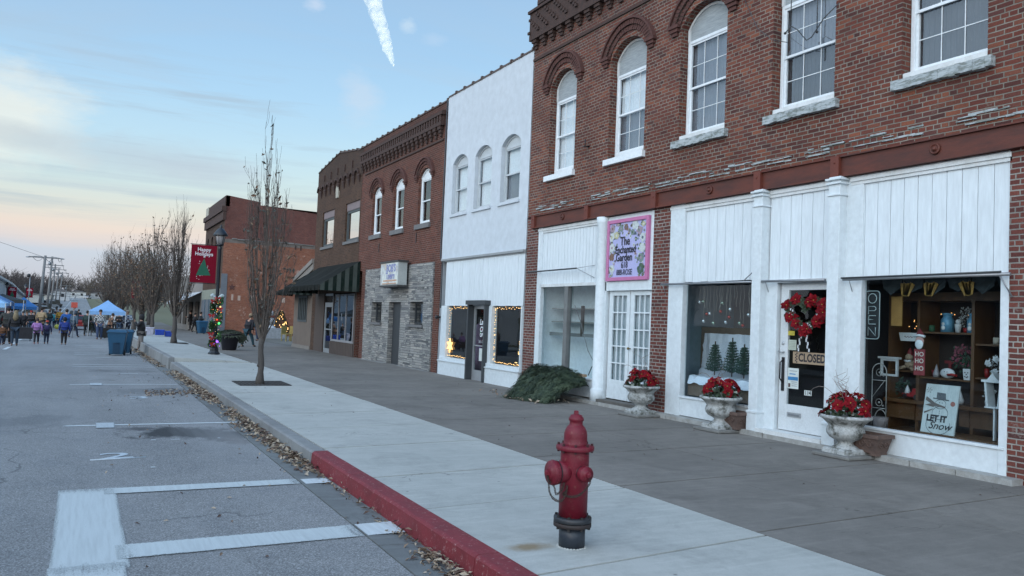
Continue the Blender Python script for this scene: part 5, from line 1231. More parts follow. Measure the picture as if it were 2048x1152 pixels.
for _ in range(3000):
    u, v = random.random(), random.random() ** .9; c = heap(u, v); du = (heap(min(1, u + .02), v) - heap(max(0, u - .02), v)).normalized(); dv = (heap(u, min(1, v + .02)) - heap(u, max(0, v - .02))).normalized()
    n = du.cross(dv).normalized(); n = n if n.z > 0 or n.x < 0 else -n
    d = dv + du * random.gauss(0, .55) + n * random.uniform(.0, .35)
    spray(c + n * random.uniform(-.02, .07), d, random.uniform(.10, .24), n, random.choice((0, 0, 1, 2)))
for _ in range(160):
    u = random.uniform(-.03, 1.04); c = heap(u, 1) + Vector((random.uniform(-.12, .05), 0, -.02)); spray(c, Vector((-1, random.gauss(0, .8), .02)), random.uniform(.1, .25), Vector((0, 0, 1)), random.choice((0, 1, 3)))
g.build('boughs', [mat('needles_a', (.058, .088, .048), .7, (.018, .036, .024), 8), mat('needles_b', (.09, .12, .068), .7, (.03, .05, .03), 8), mat('needles_c', (.018, .036, .024), .7), mat('needles_brown', (.12, .075, .04), .8)], Pn)
g = MB(); g.box(9.58, 9.66, 14.5, 16.85, .545, .60); g.build('edge_board', mat('raw_board', (.30, .22, .14), .8, (.2, .14, .09), 8), Pn)
g = MB()
for _ in range(90): leaf(g, (random.uniform(8.25, 9.2), random.uniform(14.2, 16.9), .015 + random.uniform(0, .05)), random.uniform(.03, .055), None, random.choice((0, 1)))
g.build('leaf_litter', LEAFM, Pn)['kind'] = 'stuff'
# ------------------------------------------------------------------ sign boards
S_ = empty('shop_sign', (FX - .02, 13.38, 3.23), 'pink framed floral sign reading The Enchanted Garden', 'sign')
x = FX + .02
g = MB(); frame_rect(g, x - .075, x - .005, 12.66, 14.07, 2.60, 3.88, .075); g.build('sign_frame', mat('pink_paint', (.50, .17, .34), .55, (.42, .14, .28), 5), S_, bevel=.006)
g = MB(); g.box(x - .045, x - .01, 12.73, 14.0, 2.67, 3.81); g.build('sign_board', mat('lavender_paint', (.42, .42, .68), .6, (.36, .38, .62), 4), S_)
FLC = [mat('fl_' + n, c, .7, c2, 30) for n, c, c2 in (('white', (.55, .6, .62), (.4, .45, .42)), ('cream', (.5, .48, .3), (.38, .38, .25)), ('green', (.05, .10, .07), (.10, .15, .10)), ('brown', (.22, .13, .09), (.12, .08, .07)), ('grey_pink', (.34, .26, .3), (.26, .2, .25)), ('sage', (.20, .26, .24), (.13, .17, .17)), ('slate', (.12, .15, .2), (.08, .1, .13)))]
g = MB(); random.seed(8)
def flower(c, r, m, m2, n=7):
    for i in range(n):
        a = 2 * pi * i / n + random.random(); cc = (c[0], c[1] + cos(a) * r * .55, c[2] + sin(a) * r * .55)
        pts = [(cc[0] - .001 * (i % 3), cc[1] + cos(q) * r * .42, cc[2] + sin(q) * r * .42) for q in [2 * pi * k / 8 for k in range(8)]]; g.prism(pts, (-.0012, 0, 0), m)
    pts = [(c[0] - .003, c[1] + cos(q) * r * .32, c[2] + sin(q) * r * .32) for q in [2 * pi * k / 8 for k in range(8)]]; g.prism(pts, (-.0012, 0, 0), m2)
for _ in range(240):
    y = random.uniform(12.75, 13.98); z = random.uniform(2.7, 3.78); dy = abs(y - 13.42); lim = .33 if z < 3.45 else .0
    if z < 2.95: lim = .42
    if dy < lim and not (z > 3.3 and dy > .25): continue
    if z > 3.35 and z < 3.5 and dy < .3: continue
    flower((x - .046, y, z), random.uniform(.025, .05), random.choice((2, 5, 5, 4, 6, 0)), random.choice((1, 2, 3)), 5)
for (y, z, r, m, m2) in ((13.9, 3.70, .09, 4, 3), (13.92, 3.52, .10, 0, 1), (13.75, 3.55, .09, 1, 0), (13.9, 3.3, .10, 0, 4), (13.9, 3.1, .09, 3, 3), (13.88, 2.85, .10, 0, 1), (13.42, 3.70, .075, 3, 6), (13.6, 3.68, .08, 5, 4), (13.1, 3.72, .12, 0, 0), (12.98, 3.6, .1, 4, 5), (12.86, 3.45, .1, 0, 6), (12.86, 3.25, .1, 0, 0), (12.9, 3.05, .1, 5, 4), (12.9, 2.83, .12, 2, 6), (12.84, 3.72, .06, 1, 0), (13.2, 3.58, .07, 5, 2)): flower((x - .049, y, z), r, m, m2, 8)
g.build('painted_flowers', FLC, S_)
INK = mat('black_lettering', (.012, .012, .018), .6)
g = MB()
for s, z, sz, sxx, dy in (('The', 3.41, .25, .85, .04), ('Enchanted', 3.235, .215, .78, .02), ('Garden', 3.075, .22, .85, .06), ('618', 2.92, .19, .8, .04), ('888-ROSE', 2.77, .165, .78, .04)): fac_text(g, s, x - .056, 13.40 + dy, z, sz, sx=sxx, bold=.004 if sz > .2 else .0005, ext=.001)
g.build('lettering', INK, S_)
# tavern box sign
T_ = empty('box_sign', (9.35, 26.55, 3.15), 'faded illuminated box sign reading BOB’S TAVERN on the stone front', 'sign')
g = MB(); g.box(9.35, 9.66, 25.65, 27.45, 2.76, 3.54); g.build('cabinet', mat('pale_cabinet', (.42, .45, .44), .5, (.3, .33, .33), 3), T_)
def each1(name, m, *q): g = MB(); g.box(*q); g.build(name, m, T_)
DE = mat('dark_edge', (.05, .05, .05), .6)
each1('top_trim', DE, 9.31, 9.70, 25.6, 27.5, 3.54, 3.60); each1('bottom_trim', DE, 9.32, 9.70, 25.62, 27.48, 2.70, 2.76); each1('bracket', DE, 9.66, 9.78, 25.9, 27.2, 2.95, 3.3)
def faded():
    m, t, b = nt('faded_sign_face'); n = noise_(t, coords(t, 'Object', (1, 1.3, 1)), 1.7, 6, .7); c = ramp(t, n, [(.3, (.55, .62, .60)), (.45, (.66, .68, .62)), (.55, (.42, .46, .5)), (.62, (.5, .40, .28)), (.7, (.62, .64, .6))])
    L(t, c, b.inputs['Base Color']); b.inputs['Roughness'].default_value = .5; return m
each1('sign_face', faded(), 9.335, 9.35, 25.68, 27.42, 2.79, 3.52)
g = MB(); fac_text(g, 'BOB’S', 9.33, 26.35, 3.33, .36, bold=.012); fac_text(g, 'Tavern', 9.33, 26.42, 3.07, .32, bold=.01, shear=.2); g.build('lettering', mat('faded_blue', (.16, .18, .42), .6, (.34, .36, .48), 9), T_)
each1('orange_stripe', mat('faded_orange', (.5, .22, .12), .6, (.55, .45, .35), 7), 9.328, 9.334, 25.75, 27.1, 2.89, 2.94); each1('orange_stripe', MATS['faded_orange'], 9.327, 9.333, 25.78, 27.2, 2.80, 2.83)
# ------------------------------------------------------------------ door: wreath, signs, papers
dx = FX + .05
W_ = empty('christmas_wreath', (dx - .04, 8.74, 1.95), 'heart shaped wreath of red poinsettias with a checked ribbon on the shop door', 'wreath')
random.seed(44); g = MB(); HP = []
for i in range(64):
    a = 2 * pi * i / 64; hxx = 16 * sin(a) ** 3 / 17; hz = (13 * cos(a) - 5 * cos(2 * a) - 2 * cos(3 * a) - cos(4 * a)) / 17; HP.append(Vector((dx - .05, 8.74 + hxx * .38, 1.97 + hz * .27)))
g.tube(HP + [HP[0]], .02, 6); g.build('twig_ring', mat('vine', (.06, .04, .025), .9), W_)
g = MB()
for p in HP:
    for _ in range(6): d = Vector((-.3, random.gauss(0, 1), random.gauss(0, 1))); bract(g, p + Vector((-.02, 0, 0)), d, (-1, 0, 0), random.uniform(.06, .11), .022, 0, .2)
g.build('greenery', GRN[0], W_)
g = MB()
for i, p in enumerate(HP):
    if i in (9, 14, 19, 24, 29, 33, 37, 42, 46, 50, 54, 58): bloom(g, p + Vector((-.05, random.uniform(-.03, .03), random.uniform(-.03, .03))), (-1, -.3 + random.gauss(0, .25), .1 + random.gauss(0, .2)), random.uniform(.09, .13))
g.build('blooms', RED + [YEL], W_)
g = MB(); c = Vector((dx - .1, 8.74, 1.74))
for s in (-1, 1):
    for k in range(7):
        y = c.y + s * .012 * k + s * .03; z = c.z - .05 * k
        for q in range(2): g.box(dx - .08, dx - .074, y + q * .022 * 1, y + q * .022 + .022, z - .05, z, (k + q) % 2)
    for k in range(5): g.box(c.x, c.x + .01, c.y + s * (.03 + .022 * k), c.y + s * (.052 + .022 * k), c.z - .01 + .01 * k, c.z + .05, k % 2)
for (yy, zz) in ((8.98, 1.93), (8.96, 2.0), (8.42, 2.02), (8.45, 1.92), (8.62, 1.78), (8.88, 1.8)):
    for k in range(4): g.box(dx - .1, dx - .09, yy + .02 * k, yy + .02 * k + .02, zz + (.01 * k), zz + .03 + .01 * k, k % 2)
g.build('checked_ribbon', [mat('ribbon_white', (.6, .64, .66), .7), mat('ribbon_black', (.02, .02, .025), .7)], W_)
def flat(name, label, cat, y0, y1, z0, z1, xx, m, txt=None, extra=None, th=.004, group=None):
    o = empty(name, (xx, (y0 + y1) / 2, (z0 + z1) / 2), label, cat, group); g = MB(); g.box(xx, xx + th, y0, y1, z0, z1); g.build('board', m, o)
    if txt:
        g = MB()
        for (s, yy, zz, sz, kw) in txt: fac_text(g, s, xx - .002, yy, zz, sz, **kw)
        g.build('lettering', INK, o)
    if extra:
        for nm, mm, boxes in extra:
            g = MB()
            for q in boxes: g.box(xx - .002, xx + .0, *q)
            g.build(nm, mm, o)
    return o
PAP = mat('paper', (.6, .66, .64), .8, (.52, .58, .56), 4)
gx = dx + .02
flat('closed_sign', 'tan sign reading CLOSED hanging in the shop door', 'sign', 8.38, 9.02, 1.20, 1.38, gx - .03, mat('tan_board', (.36, .27, .18), .7, (.28, .2, .13), 6), [('CLOSED', 8.65, 1.288, .17, dict(sx=.82, bold=.006))], [('checker', INK, [(8.93 + .022 * (i % 2) + .0, 8.952 + .022 * (i % 2), 1.21 + .0225 * i, 1.232 + .0225 * i) for i in range(7)])], .012)
flat('notice', 'small cream notice below the wreath on the shop door', 'notice', 8.98, 9.14, 1.40, 1.56, gx - .006, mat('cream_paper', (.45, .5, .42), .8), None, [('writing', mat('pencil', (.2, .22, .2), .8), [(9.0, 9.12, 1.43 + .025 * i, 1.434 + .025 * i) for i in range(5)])])
flat('yellow_sticker', 'yellow sticker high on the glass of the shop door', 'sticker', 9.02, 9.15, 1.63, 1.70, gx - .006, mat('yellow_vinyl', (.5, .42, .05), .6))
flat('poster', 'white and blue printed poster on the shop door', 'poster', 8.92, 9.14, .80, 1.12, gx - .006, PAP, None, [('blue_band', mat('print_blue', (.04, .20, .42), .6), [(8.93, 9.13, .93, .985), (8.98, 9.10, 1.02, 1.035)]), ('print', mat('print_grey', (.25, .28, .3), .7), [(8.95, 9.1, 1.07, 1.08), (8.95, 9.06, .90, .91), (8.95, 9.05, .87, .88), (8.95, 9.05, .84, .85)]), ('figure', mat('print_dark', (.08, .04, .04), .7), [(9.08, 9.12, .82, .88)])])
flat('house_number', 'white number 114 on the glass of the shop door', 'number', 8.66, 8.80, .72, .80, gx - .006, PAP, [('114', 8.73, .758, .09, dict(sx=.9, bold=.002))])
# old gooseneck brackets and wires over the fourth window
K_ = empty('sign_bracket', (9.7, 9.0, 6.4), 'rusty chain and wire bracket hanging in front of the upper windows', 'bracket')
g = MB(); bx = 9.62
g.tube([(bx, 9.04, 7.3), (bx, 9.04, 6.5)], .008, 5); g.tube([(bx, 8.52, 7.3), (bx, 8.52, 6.25)], .008, 5); g.tube([(bx, 9.16, 6.42), (bx, 9.02, 6.49), (bx, 8.9, 6.4), (bx, 8.72, 6.18), (bx, 8.62, 6.2), (bx, 8.4, 6.42), (bx + .1, 8.2, 6.62)], .009, 5)
g.tube([(FX, 10.32, 7.5), (FX - .05, 10.1, 7.15), (bx, 9.75, 6.68), (bx, 9.4, 6.38), (bx, 9.1, 6.26)], .006, 5)
g.build('wire', DGREY, K_); g = MB(); chain(g, [(bx, 9.07, 6.46), (bx, 9.06, 6.3), (bx, 9.06, 6.13)], 14, .02, .013, .005); g.build('chain', CH, K_)
g = MB(); g.ball((bx, 9.15, 6.42), .022, 8, 5); g.ball((bx, 8.52, 6.25), .022, 8, 5); g.build('insulator', BLACK, K_)
# ------------------------------------------------------------------ gift display (right hand window)
WARM0 = emis('dim_warm_bulb', (1, .5, .16), 2.0)
def cloth0(c): return mat('gloss_%.2f_%.2f_%.2f' % c, c, .4, spec=.4)
def neon():
    o = empty('open_sign', (9.95, 7.66, 1.96), 'unlit neon OPEN sign in a rounded frame in the right window', 'sign'); x = 9.93
    g = MB(); y0, y1, z0, z1, r = 7.56, 7.80, 1.63, 2.31, .05; pts = []
    for cy, cz, a0 in ((y1 - r, z1 - r, 0), (y0 + r, z1 - r, 90), (y0 + r, z0 + r, 180), (y1 - r, z0 + r, 270)):
        for k in range(6): a = radians(a0 + k * 18); pts.append((x, cy + r * cos(a), cz + r * sin(a)))
    g.tube(pts + [pts[0]], .0065, 6); NM = mat('neon_tube_off', (.42, .5, .5), .3); g.build('border_tube', NM, o)
    g = MB(); yc = 7.68; w = .06
    g.tube([(x, yc + .068 * cos(a), 2.205 + .068 * sin(a)) for a in [2 * pi * k / 20 for k in range(21)]], .006, 6)
    z = 2.0; g.tube([(x, yc + w, z - .02), (x, yc + w, z + .09), (x, yc - w + .02, z + .09), (x, yc - w, z + .07), (x, yc - w, z + .05), (x, yc - w + .02, z + .03), (x, yc + w - .01, z + .03)], .006, 6)
    z = 1.87; g.tube([(x, yc - w, z + .09), (x, yc + w - .01, z + .09), (x, yc + w, z + .04), (x, yc - w * .3, z + .035), (x, yc + w, z + .03), (x, yc + w - .01, z - .03), (x, yc - w, z - .03)], .006, 6)
    z = 1.73; g.tube([(x, yc + w, z - .055), (x, yc + w, z + .065), (x, yc - w, z - .055), (x, yc - w, z + .065)], .006, 6)
    g.build('letter_tube', NM, o); g = MB(); g.box(x + .012, x + .02, y0 + .02, y1 - .02, z0 + .02, z1 - .02); g.build('backing', mat('black_backing', (.012, .013, .015), .5), o)
neon()
cx_ = 10.62
Hc = empty('wooden_hutch', (cx_, 7.1, .3), 'tall oak display hutch with shelves and drawers in the right window', 'cabinet')
def hb(*q, n='panel', m=WOOD): g = MB(); g.box(*q); return g.build(n, m, Hc)
for y in (7.88, 7.42, 6.62, 6.06): hb(cx_ - .03, cx_ + .42, y - .022, y + .022, .3, 2.3, n='upright')
hb(cx_ - .035, cx_ + .42, 6.04, 7.9, 2.2, 2.32, n='top_rail'); hb(cx_ - .12, cx_ + .42, 6.04, 7.9, 1.0 - .27, 1.03 - .25, n='counter')
for a, b, z in ((7.44, 7.86, 1.17), (6.64, 7.40, 1.74), (6.64, 7.40, 1.10), (6.08, 6.60, 1.60), (6.08, 6.60, 1.15)): hb(cx_, cx_ + .4, a, b, z, z + .025, n='shelf')
hb(cx_ + .42, cx_ + .44, 6.04, 7.9, .3, 2.3, n='back', m=mat('dark_wood_back', (.025, .016, .012), .7))
for a, b in ((7.44, 7.86), (7.1, 7.42), (6.64, 6.78), (6.08, 6.6)): hb(cx_ - .05, cx_ + .0, a, b, .5, .72, n='drawer')
hb(cx_ - .06, cx_ + .4, 6.05, 7.9, .30, .34, n='plinth')
hb(9.99, 10.5, 5.9, 7.0, .32, .42, n='step_board')
def item(name, label, cat, loc, parts, group=None):
    o = empty(name, loc, label, cat, group)
    for nm, m, fn in parts:
        g = MB(); fn(g, *loc); g.build(nm, m, o, fixn=True)
    return o
TIN = mat('light_blue_tin', (.12, .32, .48), .4, (.09, .25, .4), 5, metal=.2); WH = mat('white_ceramic', (.62, .66, .68), .35); REDP = mat('red_enamel', (.30, .015, .015), .35); DKR = mat('dark_red', (.16, .012, .016), .6); GRD = mat('dark_green', (.02, .05, .03), .7, (.035, .07, .04), 20); TANP = mat('tan_fur', (.30, .23, .16), .9); SILV = mat('silver_floral', (.4, .42, .42), .6)
for y, lab in ((7.08, 'blue milk can with a snowman picture on the top shelf'), (6.70, 'pale blue tin beside the hutch upright on the top shelf')):
    item('milk_can', lab, 'tin', (cx_ + .12, y, 1.766), [('body', TIN, lambda g, x, y, z: g.lathe([(.085, 0), (.085, .17), (.06, .21), (.055, .23), (.075, .25), (.075, .265), (.0, .27)], (x, y, z), 20)), ('painted_snowman', WH, lambda g, x, y, z: (g.ball((x - .085, y + .01, z + .06), .032, 8, 5, sc_=(.2, 1, 1)), g.ball((x - .085, y + .01, z + .115), .024, 8, 5, sc_=(.2, 1, 1))))])
item('flower_pot', 'small white pot with a snowball on the top shelf', 'pot', (cx_ + .08, 6.90, 1.766), [('pot', WH, lambda g, x, y, z: g.lathe([(.03, 0), (.045, .10), (.045, .12), (0, .12)], (x, y, z), 14)), ('snowball', WH, lambda g, x, y, z: g.ball((x, y, z + .15), .035, 10, 6))])
def bush(n, sx, sy, sz, m, r=.03, up=.1):
    def f(g, x, y, z):
        for _ in range(n): d = Vector((random.gauss(0, 1), random.gauss(0, 1), random.gauss(0, 1))).normalized() * random.uniform(.4, 1); bract(g, (x + d.x * sx, y + d.y * sy, z + up + d.z * sz), (d.x + random.gauss(0, .4), d.y, d.z + .4), (-1, 0, .2), r, r * .35, 0, .2)
    return f
random.seed(71)
item('berry_spray', 'spray of silver and bronze berries between the blue tins', 'decoration', (cx_ + .15, 6.82, 1.77), [('stems', SILV, bush(120, .06, .11, .16, 0, .03, .2)), ('base', REDP, lambda g, x, y, z: g.lathe([(.04, 0), (.05, .06), (0, .06)], (x, y, z), 10))])
item('poinsettia_bunch', 'dusky pink poinsettia bunch below the top shelf', 'decoration', (cx_ + .1, 6.82, 1.45), [('petals', mat('dusky_pink', (.22, .06, .085), .7, (.12, .03, .05), 20), bush(110, .06, .16, .14, 0, .05, 0)), ('leaves', GRD, bush(60, .06, .2, .18, 0, .05, -.05))])
item('snowman_ornament', 'white melted snowman head with a red scarf on the middle shelf', 'ornament', (cx_ + .05, 7.02, 1.126), [('head', WH, lambda g, x, y, z: g.ball((x, y, z + .07), .075, 14, 8, sc_=(.6, 1.45, .95))), ('scarf', REDP, lambda g, x, y, z: g.tube([(x - .05, y - .03, z + .05), (x - .06, y - .1, z + .06), (x - .04, y - .16, z + .045)], .018, 6)), ('face', INK, lambda g, x, y, z: [g.ball((x - .045, y + q, z + .09), .007, 6, 4) for q in (-.02, .02)])])
item('snowman_cup', 'square white cup with a smiling face beside the snowman head', 'cup', (cx_ + .05, 6.72, 1.126), [('cup', WH, lambda g, x, y, z: g.lathe([(.06, 0), (.072, .15), (0, .15)], (x, y, z), 4, smooth=False)), ('face', INK, lambda g, x, y, z: [g.ball((x - .052, y + q, z + w_), .008, 6, 4) for q, w_ in ((-.02, .1), (.02, .1), (0, .075), (-.02, .045), (0, .037), (.02, .045))]), ('greenery', GRD, bush(70, .05, .07, .1, 0, .04, .24))])
item('joy_letter', 'large dark red letter T standing at the back of the middle shelf', 'letter', (cx_ + .25, 7.12, 1.126), [('letter', DKR, lambda g, x, y, z: (g.box(x, x + .02, y - .02, y + .02, z, z + .2), g.box(x, x + .02, y - .08, y + .08, z + .2, z + .24)))])
item('red_cup', 'plain dark red cup at the left of the middle shelf', 'cup', (cx_ + .15, 7.28, 1.126), [('cup', DKR, lambda g, x, y, z: g.lathe([(.025, 0), (.045, .1), (.04, .1), (.025, .03), (0, .03)], (x, y, z), 12))])
def truck(g, x, y, z): g.box(x - .04, x + .06, y - .14, y + .02, z + .03, z + .09); g.hexa([(x - .04, y - .09, z + .09), (x + .06, y - .09, z + .09), (x + .06, y - .01, z + .09), (x - .04, y - .01, z + .09), (x - .03, y - .08, z + .15), (x + .05, y - .08, z + .15), (x + .05, y - .025, z + .15), (x - .03, y - .025, z + .15)]); g.box(x - .04, x + .06, y + .02, y + .14, z + .03, z + .075)
item('toy_truck', 'red toy truck carrying a small gnome on the hutch counter', 'toy', (cx_ + .05, 7.55, .79), [('body', REDP, truck), ('wheel', mat('tyre', (.015, .015, .016), .8), lambda g, x, y, z: [g.lathe([(.032, -.012), (.032, .012)], (x - .05, y + q, z + .033), 14, axis='x') for q in (-.09, .09)]), ('load', WH, lambda g, x, y, z: (g.lathe([(.045, .07), (.03, .13), (.0, .2)], (x, y + .08, z), 10)))])
item('plush_reindeer', 'plush reindeer doll sitting on the left shelf', 'soft toy', (cx_ + .05, 7.60, 1.196), [('body', TANP, lambda g, x, y, z: (g.ball((x, y, z + .09), .075, 10, 6), g.ball((x - .02, y, z + .19), .055, 10, 6), g.tube([(x - .04, y + .04, z + .05), (x - .09, y + .12, z + .02)], .025, 8), g.tube([(x - .04, y - .04, z + .05), (x - .09, y - .10, z + .02)], .025, 8))), ('hat', DKR, lambda g, x, y, z: g.lathe([(.05, .22), (.03, .28), (.0, .34)], (x, y, z), 10)), ('scarf', WH, lambda g, x, y, z: g.tube([(x - .05, y - .05, z + .14), (x - .07, y, z + .13), (x - .05, y + .05, z + .14)], .016, 6))])
item('white_shelf_box', 'small white frame box beside the plush reindeer', 'box', (cx_ + .1, 7.84, 1.0), [('frame', WH, lambda g, x, y, z: (frame_rect(g, x - .3, x - .27, y - .22, y + .06, z + .1, z + .35, .03), g.box(x - .32, x - .25, y - .25, y + .09, z + .35, z + .38)))])
item('gift_tray', 'pale tray with red script under the top shelf', 'tray', (cx_ - .1, 7.52, 1.62), [('tray', WH, lambda g, x, y, z: g.prism([(x, y - .15, z), (x, y + .13, z), (x, y + .16, z + .12), (x, y - .17, z + .12)], (.03, 0, 0))), ('script', DKR, lambda g, x, y, z: g.tube([(x - .003, y + .07 - .015 * k, z + .06 + .014 * sin(k * 2.1)) for k in range(10)], .004, 4))])
item('ceramic_jug', 'white jug with a fir tree picture on the right shelf', 'jug', (cx_ + .05, 6.18, 1.626), [('jug', WH, lambda g, x, y, z: g.lathe([(.07, 0), (.075, .1), (.06, .19), (.065, .2), (0, .2)], (x, y, z), 18)), ('tree_picture', GRD, lambda g, x, y, z: g.prism([(x - .078, y - .03, z + .05), (x - .078, y + .03, z + .05), (x - .078, y, z + .14)], (.003, 0, 0)))])
item('white_flower_spray', 'spray of white flowers and berries on the right shelves', 'decoration', (cx_ - .05, 6.26, 1.35), [('sprigs', SILV, bush(90, .05, .16, .13, 0, .03, 0)), ('flowers', WH, lambda g, x, y, z: [bloom(g, (x - .08, y + a, z + b), (-1, 0, 0), .055, 0) for a, b in ((-.02, .08), (.0, -.08), (.09, .02))])])
g.build if 0 else None
def lantern(g, x, y, z):
    for s in (-1, 1):
        g.prism([(x, y + s * .11, z + .30), (x, y + s * .085, z + .30), (x, y + s * .055, z), (x, y + s * .08, z)], (.16, 0, 0))
    g.box(x - .01, x + .17, y - .14, y + .14, z + .30, z + .33); g.box(x, x + .16, y - .1, y + .1, z - .02, z); g.prism([(x - .01, y - .07, z + .33), (x - .01, y + .07, z + .33), (x - .01, y, z + .42)], (.17, 0, 0)); g.box(x + .02, x + .06, y - .02, y + .0, z - .42, z - .02)
item('white_lantern', 'white wooden lantern birdhouse on a post at the right of the window', 'lantern', (10.05, 6.02, .85), [('frame', WH, lantern)])
item('potted_sprig', 'small white pot with grey sprigs on the hutch counter', 'pot', (cx_ + .02, 6.42, .79), [('pot', WH, lambda g, x, y, z: g.lathe([(.04, 0), (.05, .09), (0, .09)], (x, y, z), 12)), ('sprig', SILV, bush(50, .04, .06, .1, 0, .04, .18))])
random.seed(33); CK = lambda r, h: (lambda g, x, y, z: g.lathe([(r, 0), (r, h), (0, h)], (x, y, z), 12))
def gnome(g, x, y, z): g.lathe([(.04, 0), (.045, .05), (.03, .09), (0, .19)], (x, y, z), 12)
for nm, lb, ct, y, z, c, f in (('gnome', 'grey gnome with a tall pointed hat on the middle shelf', 'ornament', 7.22, 1.126, (.3, .3, .32), gnome), ('candle', 'white pillar candle on the left shelf beside the plush reindeer', 'candle', 7.46, 1.196, (.5, .48, .42), CK(.025, .13)), ('mug', 'dark green mug on the top shelf left of the blue milk can', 'mug', 7.30, 1.766, (.03, .1, .05), CK(.04, .09)), ('gnome', 'small red gnome on the counter right of the toy truck', 'ornament', 7.28, .785, (.25, .02, .02), gnome), ('gnome', 'white gnome on the counter behind the snowman board', 'ornament', 6.86, .785, (.5, .52, .54), gnome), ('candle', 'red pillar candle on the right shelf below the white jug', 'candle', 6.5, 1.176, (.28, .02, .02), CK(.03, .12)), ('tin', 'gold tin on the right shelf beside the white flowers', 'tin', 6.4, 1.176, (.3, .2, .06), CK(.045, .08)), ('mug', 'cream mug beside the white jug on the right shelf', 'mug', 6.38, 1.626, (.5, .46, .38), CK(.04, .09))):
    item(nm, lb, ct, (cx_ + .1, y, z), [('body', cloth0(c), f)])
item('small_fir_sprig', 'dark green sprig bunch at the lower left of the hutch', 'decoration', (cx_ + .1, 7.75, .8), [('sprigs', GRD, bush(90, .06, .1, .14, 0, .05, .12))])
o = empty('fairy_lights', (cx_ + .1, 7.3, 2.05), 'small warm fairy lights glinting along the back of the hutch', 'fairy lights'); random.seed(19)
for i in range(30): g = MB(); y = random.choice((random.uniform(7.46, 7.84), random.uniform(6.7, 7.3))); g.ball((cx_ + .3, y, random.uniform(1.85, 2.15) if y < 7.4 else random.uniform(1.75, 2.1)), .007, 6, 4); g.build('bulb', WARM0, o)
# leaning board with the snowman
Bs = empty('snow_board', (10.1, 6.7, .74), 'white plank board with a snowman drawing and the words LET IT snow', 'sign')
def bpt(u, v, off=0): # u to the right 0..1, v up 0..1, leaning back
    return Vector((10.02 + .12 * v - off, 6.965 - .47 * u - .04 * (1 - v) * .0, .42 + .64 * v + .0))
def bpoly(g, P, off=.004, m=0): g.poly([bpt(u, v, off) for u, v in P], m)
g = MB(); g.prism([bpt(0, 0), bpt(1, 0), bpt(1, 1), bpt(0, 1)], (.02, 0, 0)); g.build('board', mat('whitewashed_board', (.50, .56, .56), .7, (.36, .42, .42), 5, stretch=(1, 5, 1)), Bs)
g = MB()
def ring(cu, cv, ru, rv, w=.012, a0=0, a1=360, n=26, off=.004):
    for i in range(n):
        a, b = radians(lerp(a0, a1, i / n)), radians(lerp(a0, a1, (i + 1) / n))
        bpoly(g, [(cu + ru * cos(a), cv + rv * sin(a)), (cu + ru * cos(b), cv + rv * sin(b)), (cu + (ru - w) * cos(b), cv + (rv - w) * sin(b)), (cu + (ru - w) * cos(a), cv + (rv - w) * sin(a))], off)
ring(.5, .60, .17, .10); ring(.52, .42, .24, .14); ring(.5, .18, .36, .2, .012, 160, 380)
for (u, v) in ((.47, .63), (.55, .63), (.5, .46), (.5, .42), (.5, .38)): ring(u, v, .014, .012, .014, n=8)
bpoly(g, [(.26, .70), (.74, .68), (.74, .705), (.26, .725)]); bpoly(g, [(.36, .72), (.64, .71), (.62, .83), (.36, .84)])
g.build('snowman_drawing', mat('charcoal', (.07, .08, .09), .8, (.13, .15, .16), 20), Bs)
g = MB(); bpoly(g, [(.04, .66), (.32, .56), (.66, .53), (.66, .56), (.34, .62), (.06, .74)], .005); bpoly(g, [(.04, .56), (.2, .6), (.36, .56), (.3, .53)], .005); bpoly(g, [(.04, .42), (.3, .50), (.3, .485), (.05, .38)], .005)
for k in range(6): bpoly(g, [(.12, .87), (.12 + .09 * cos(k), .87 + .06 * sin(k)), (.12 + .09 * cos(k + .25), .87 + .06 * sin(k + .25))], .005)
g.build('scarf', mat('grey_brown', (.14, .12, .11), .8), Bs); g = MB(); ring(.86, .63, .07, .05, .05); g.build('button', mat('dull_red', (.3, .12, .1), .8), Bs)
g = MB(); rt = (bpt(1, 0) - bpt(0, 0)).normalized(); upv = (bpt(0, 1) - bpt(0, 0)).normalized()
g.mesh(text_mesh('LET IT', .115, bold=.006), frame_mat(bpt(.44, .30, .006), rt, upv, .9)); g.mesh(text_mesh('Snow', .135, shear=.35, bold=.001), frame_mat(bpt(.56, .155, .006), rt, upv, 1.05)); g.build('lettering', INK, Bs)
# santa plaque
Sp = empty('santa_plaque', (9.96, 6.95, 1.5), 'Santa head plaque above a red strip reading HO HO HO', 'plaque'); x = 9.95
g = MB(); g.box(x, x + .01, 6.87, 7.03, 1.17, 1.52); g.build('red_strip', mat('plaque_red', (.22, .03, .035), .6), Sp)
g = MB()
for k, z in enumerate((1.45, 1.36, 1.26)): fac_text(g, 'HO', x - .002, 6.95, z, .085, bold=.002)
g.build('lettering', mat('cream_letters', (.55, .52, .45), .7), Sp)
g = MB(); g.ball((x, 6.95, 1.63), .065, 12, 8, sc_=(.3, 1, 1.1)); g.build('face', mat('santa_face', (.45, .27, .24), .7), Sp); g = MB(); g.ball((x - .01, 6.95, 1.585), .06, 12, 8, sc_=(.3, 1, 1.15)); g.tube([(x - .01, 7.03, 1.69), (x - .015, 6.95, 1.705), (x - .01, 6.87, 1.69)], .017, 8); g.build('beard', WH, Sp)
g = MB(); g.prism([(x, 6.885, 1.70), (x, 7.015, 1.70), (x, 6.95, 1.80)], (.012, 0, 0)); g.build('hat', DKR, Sp, fixn=True)
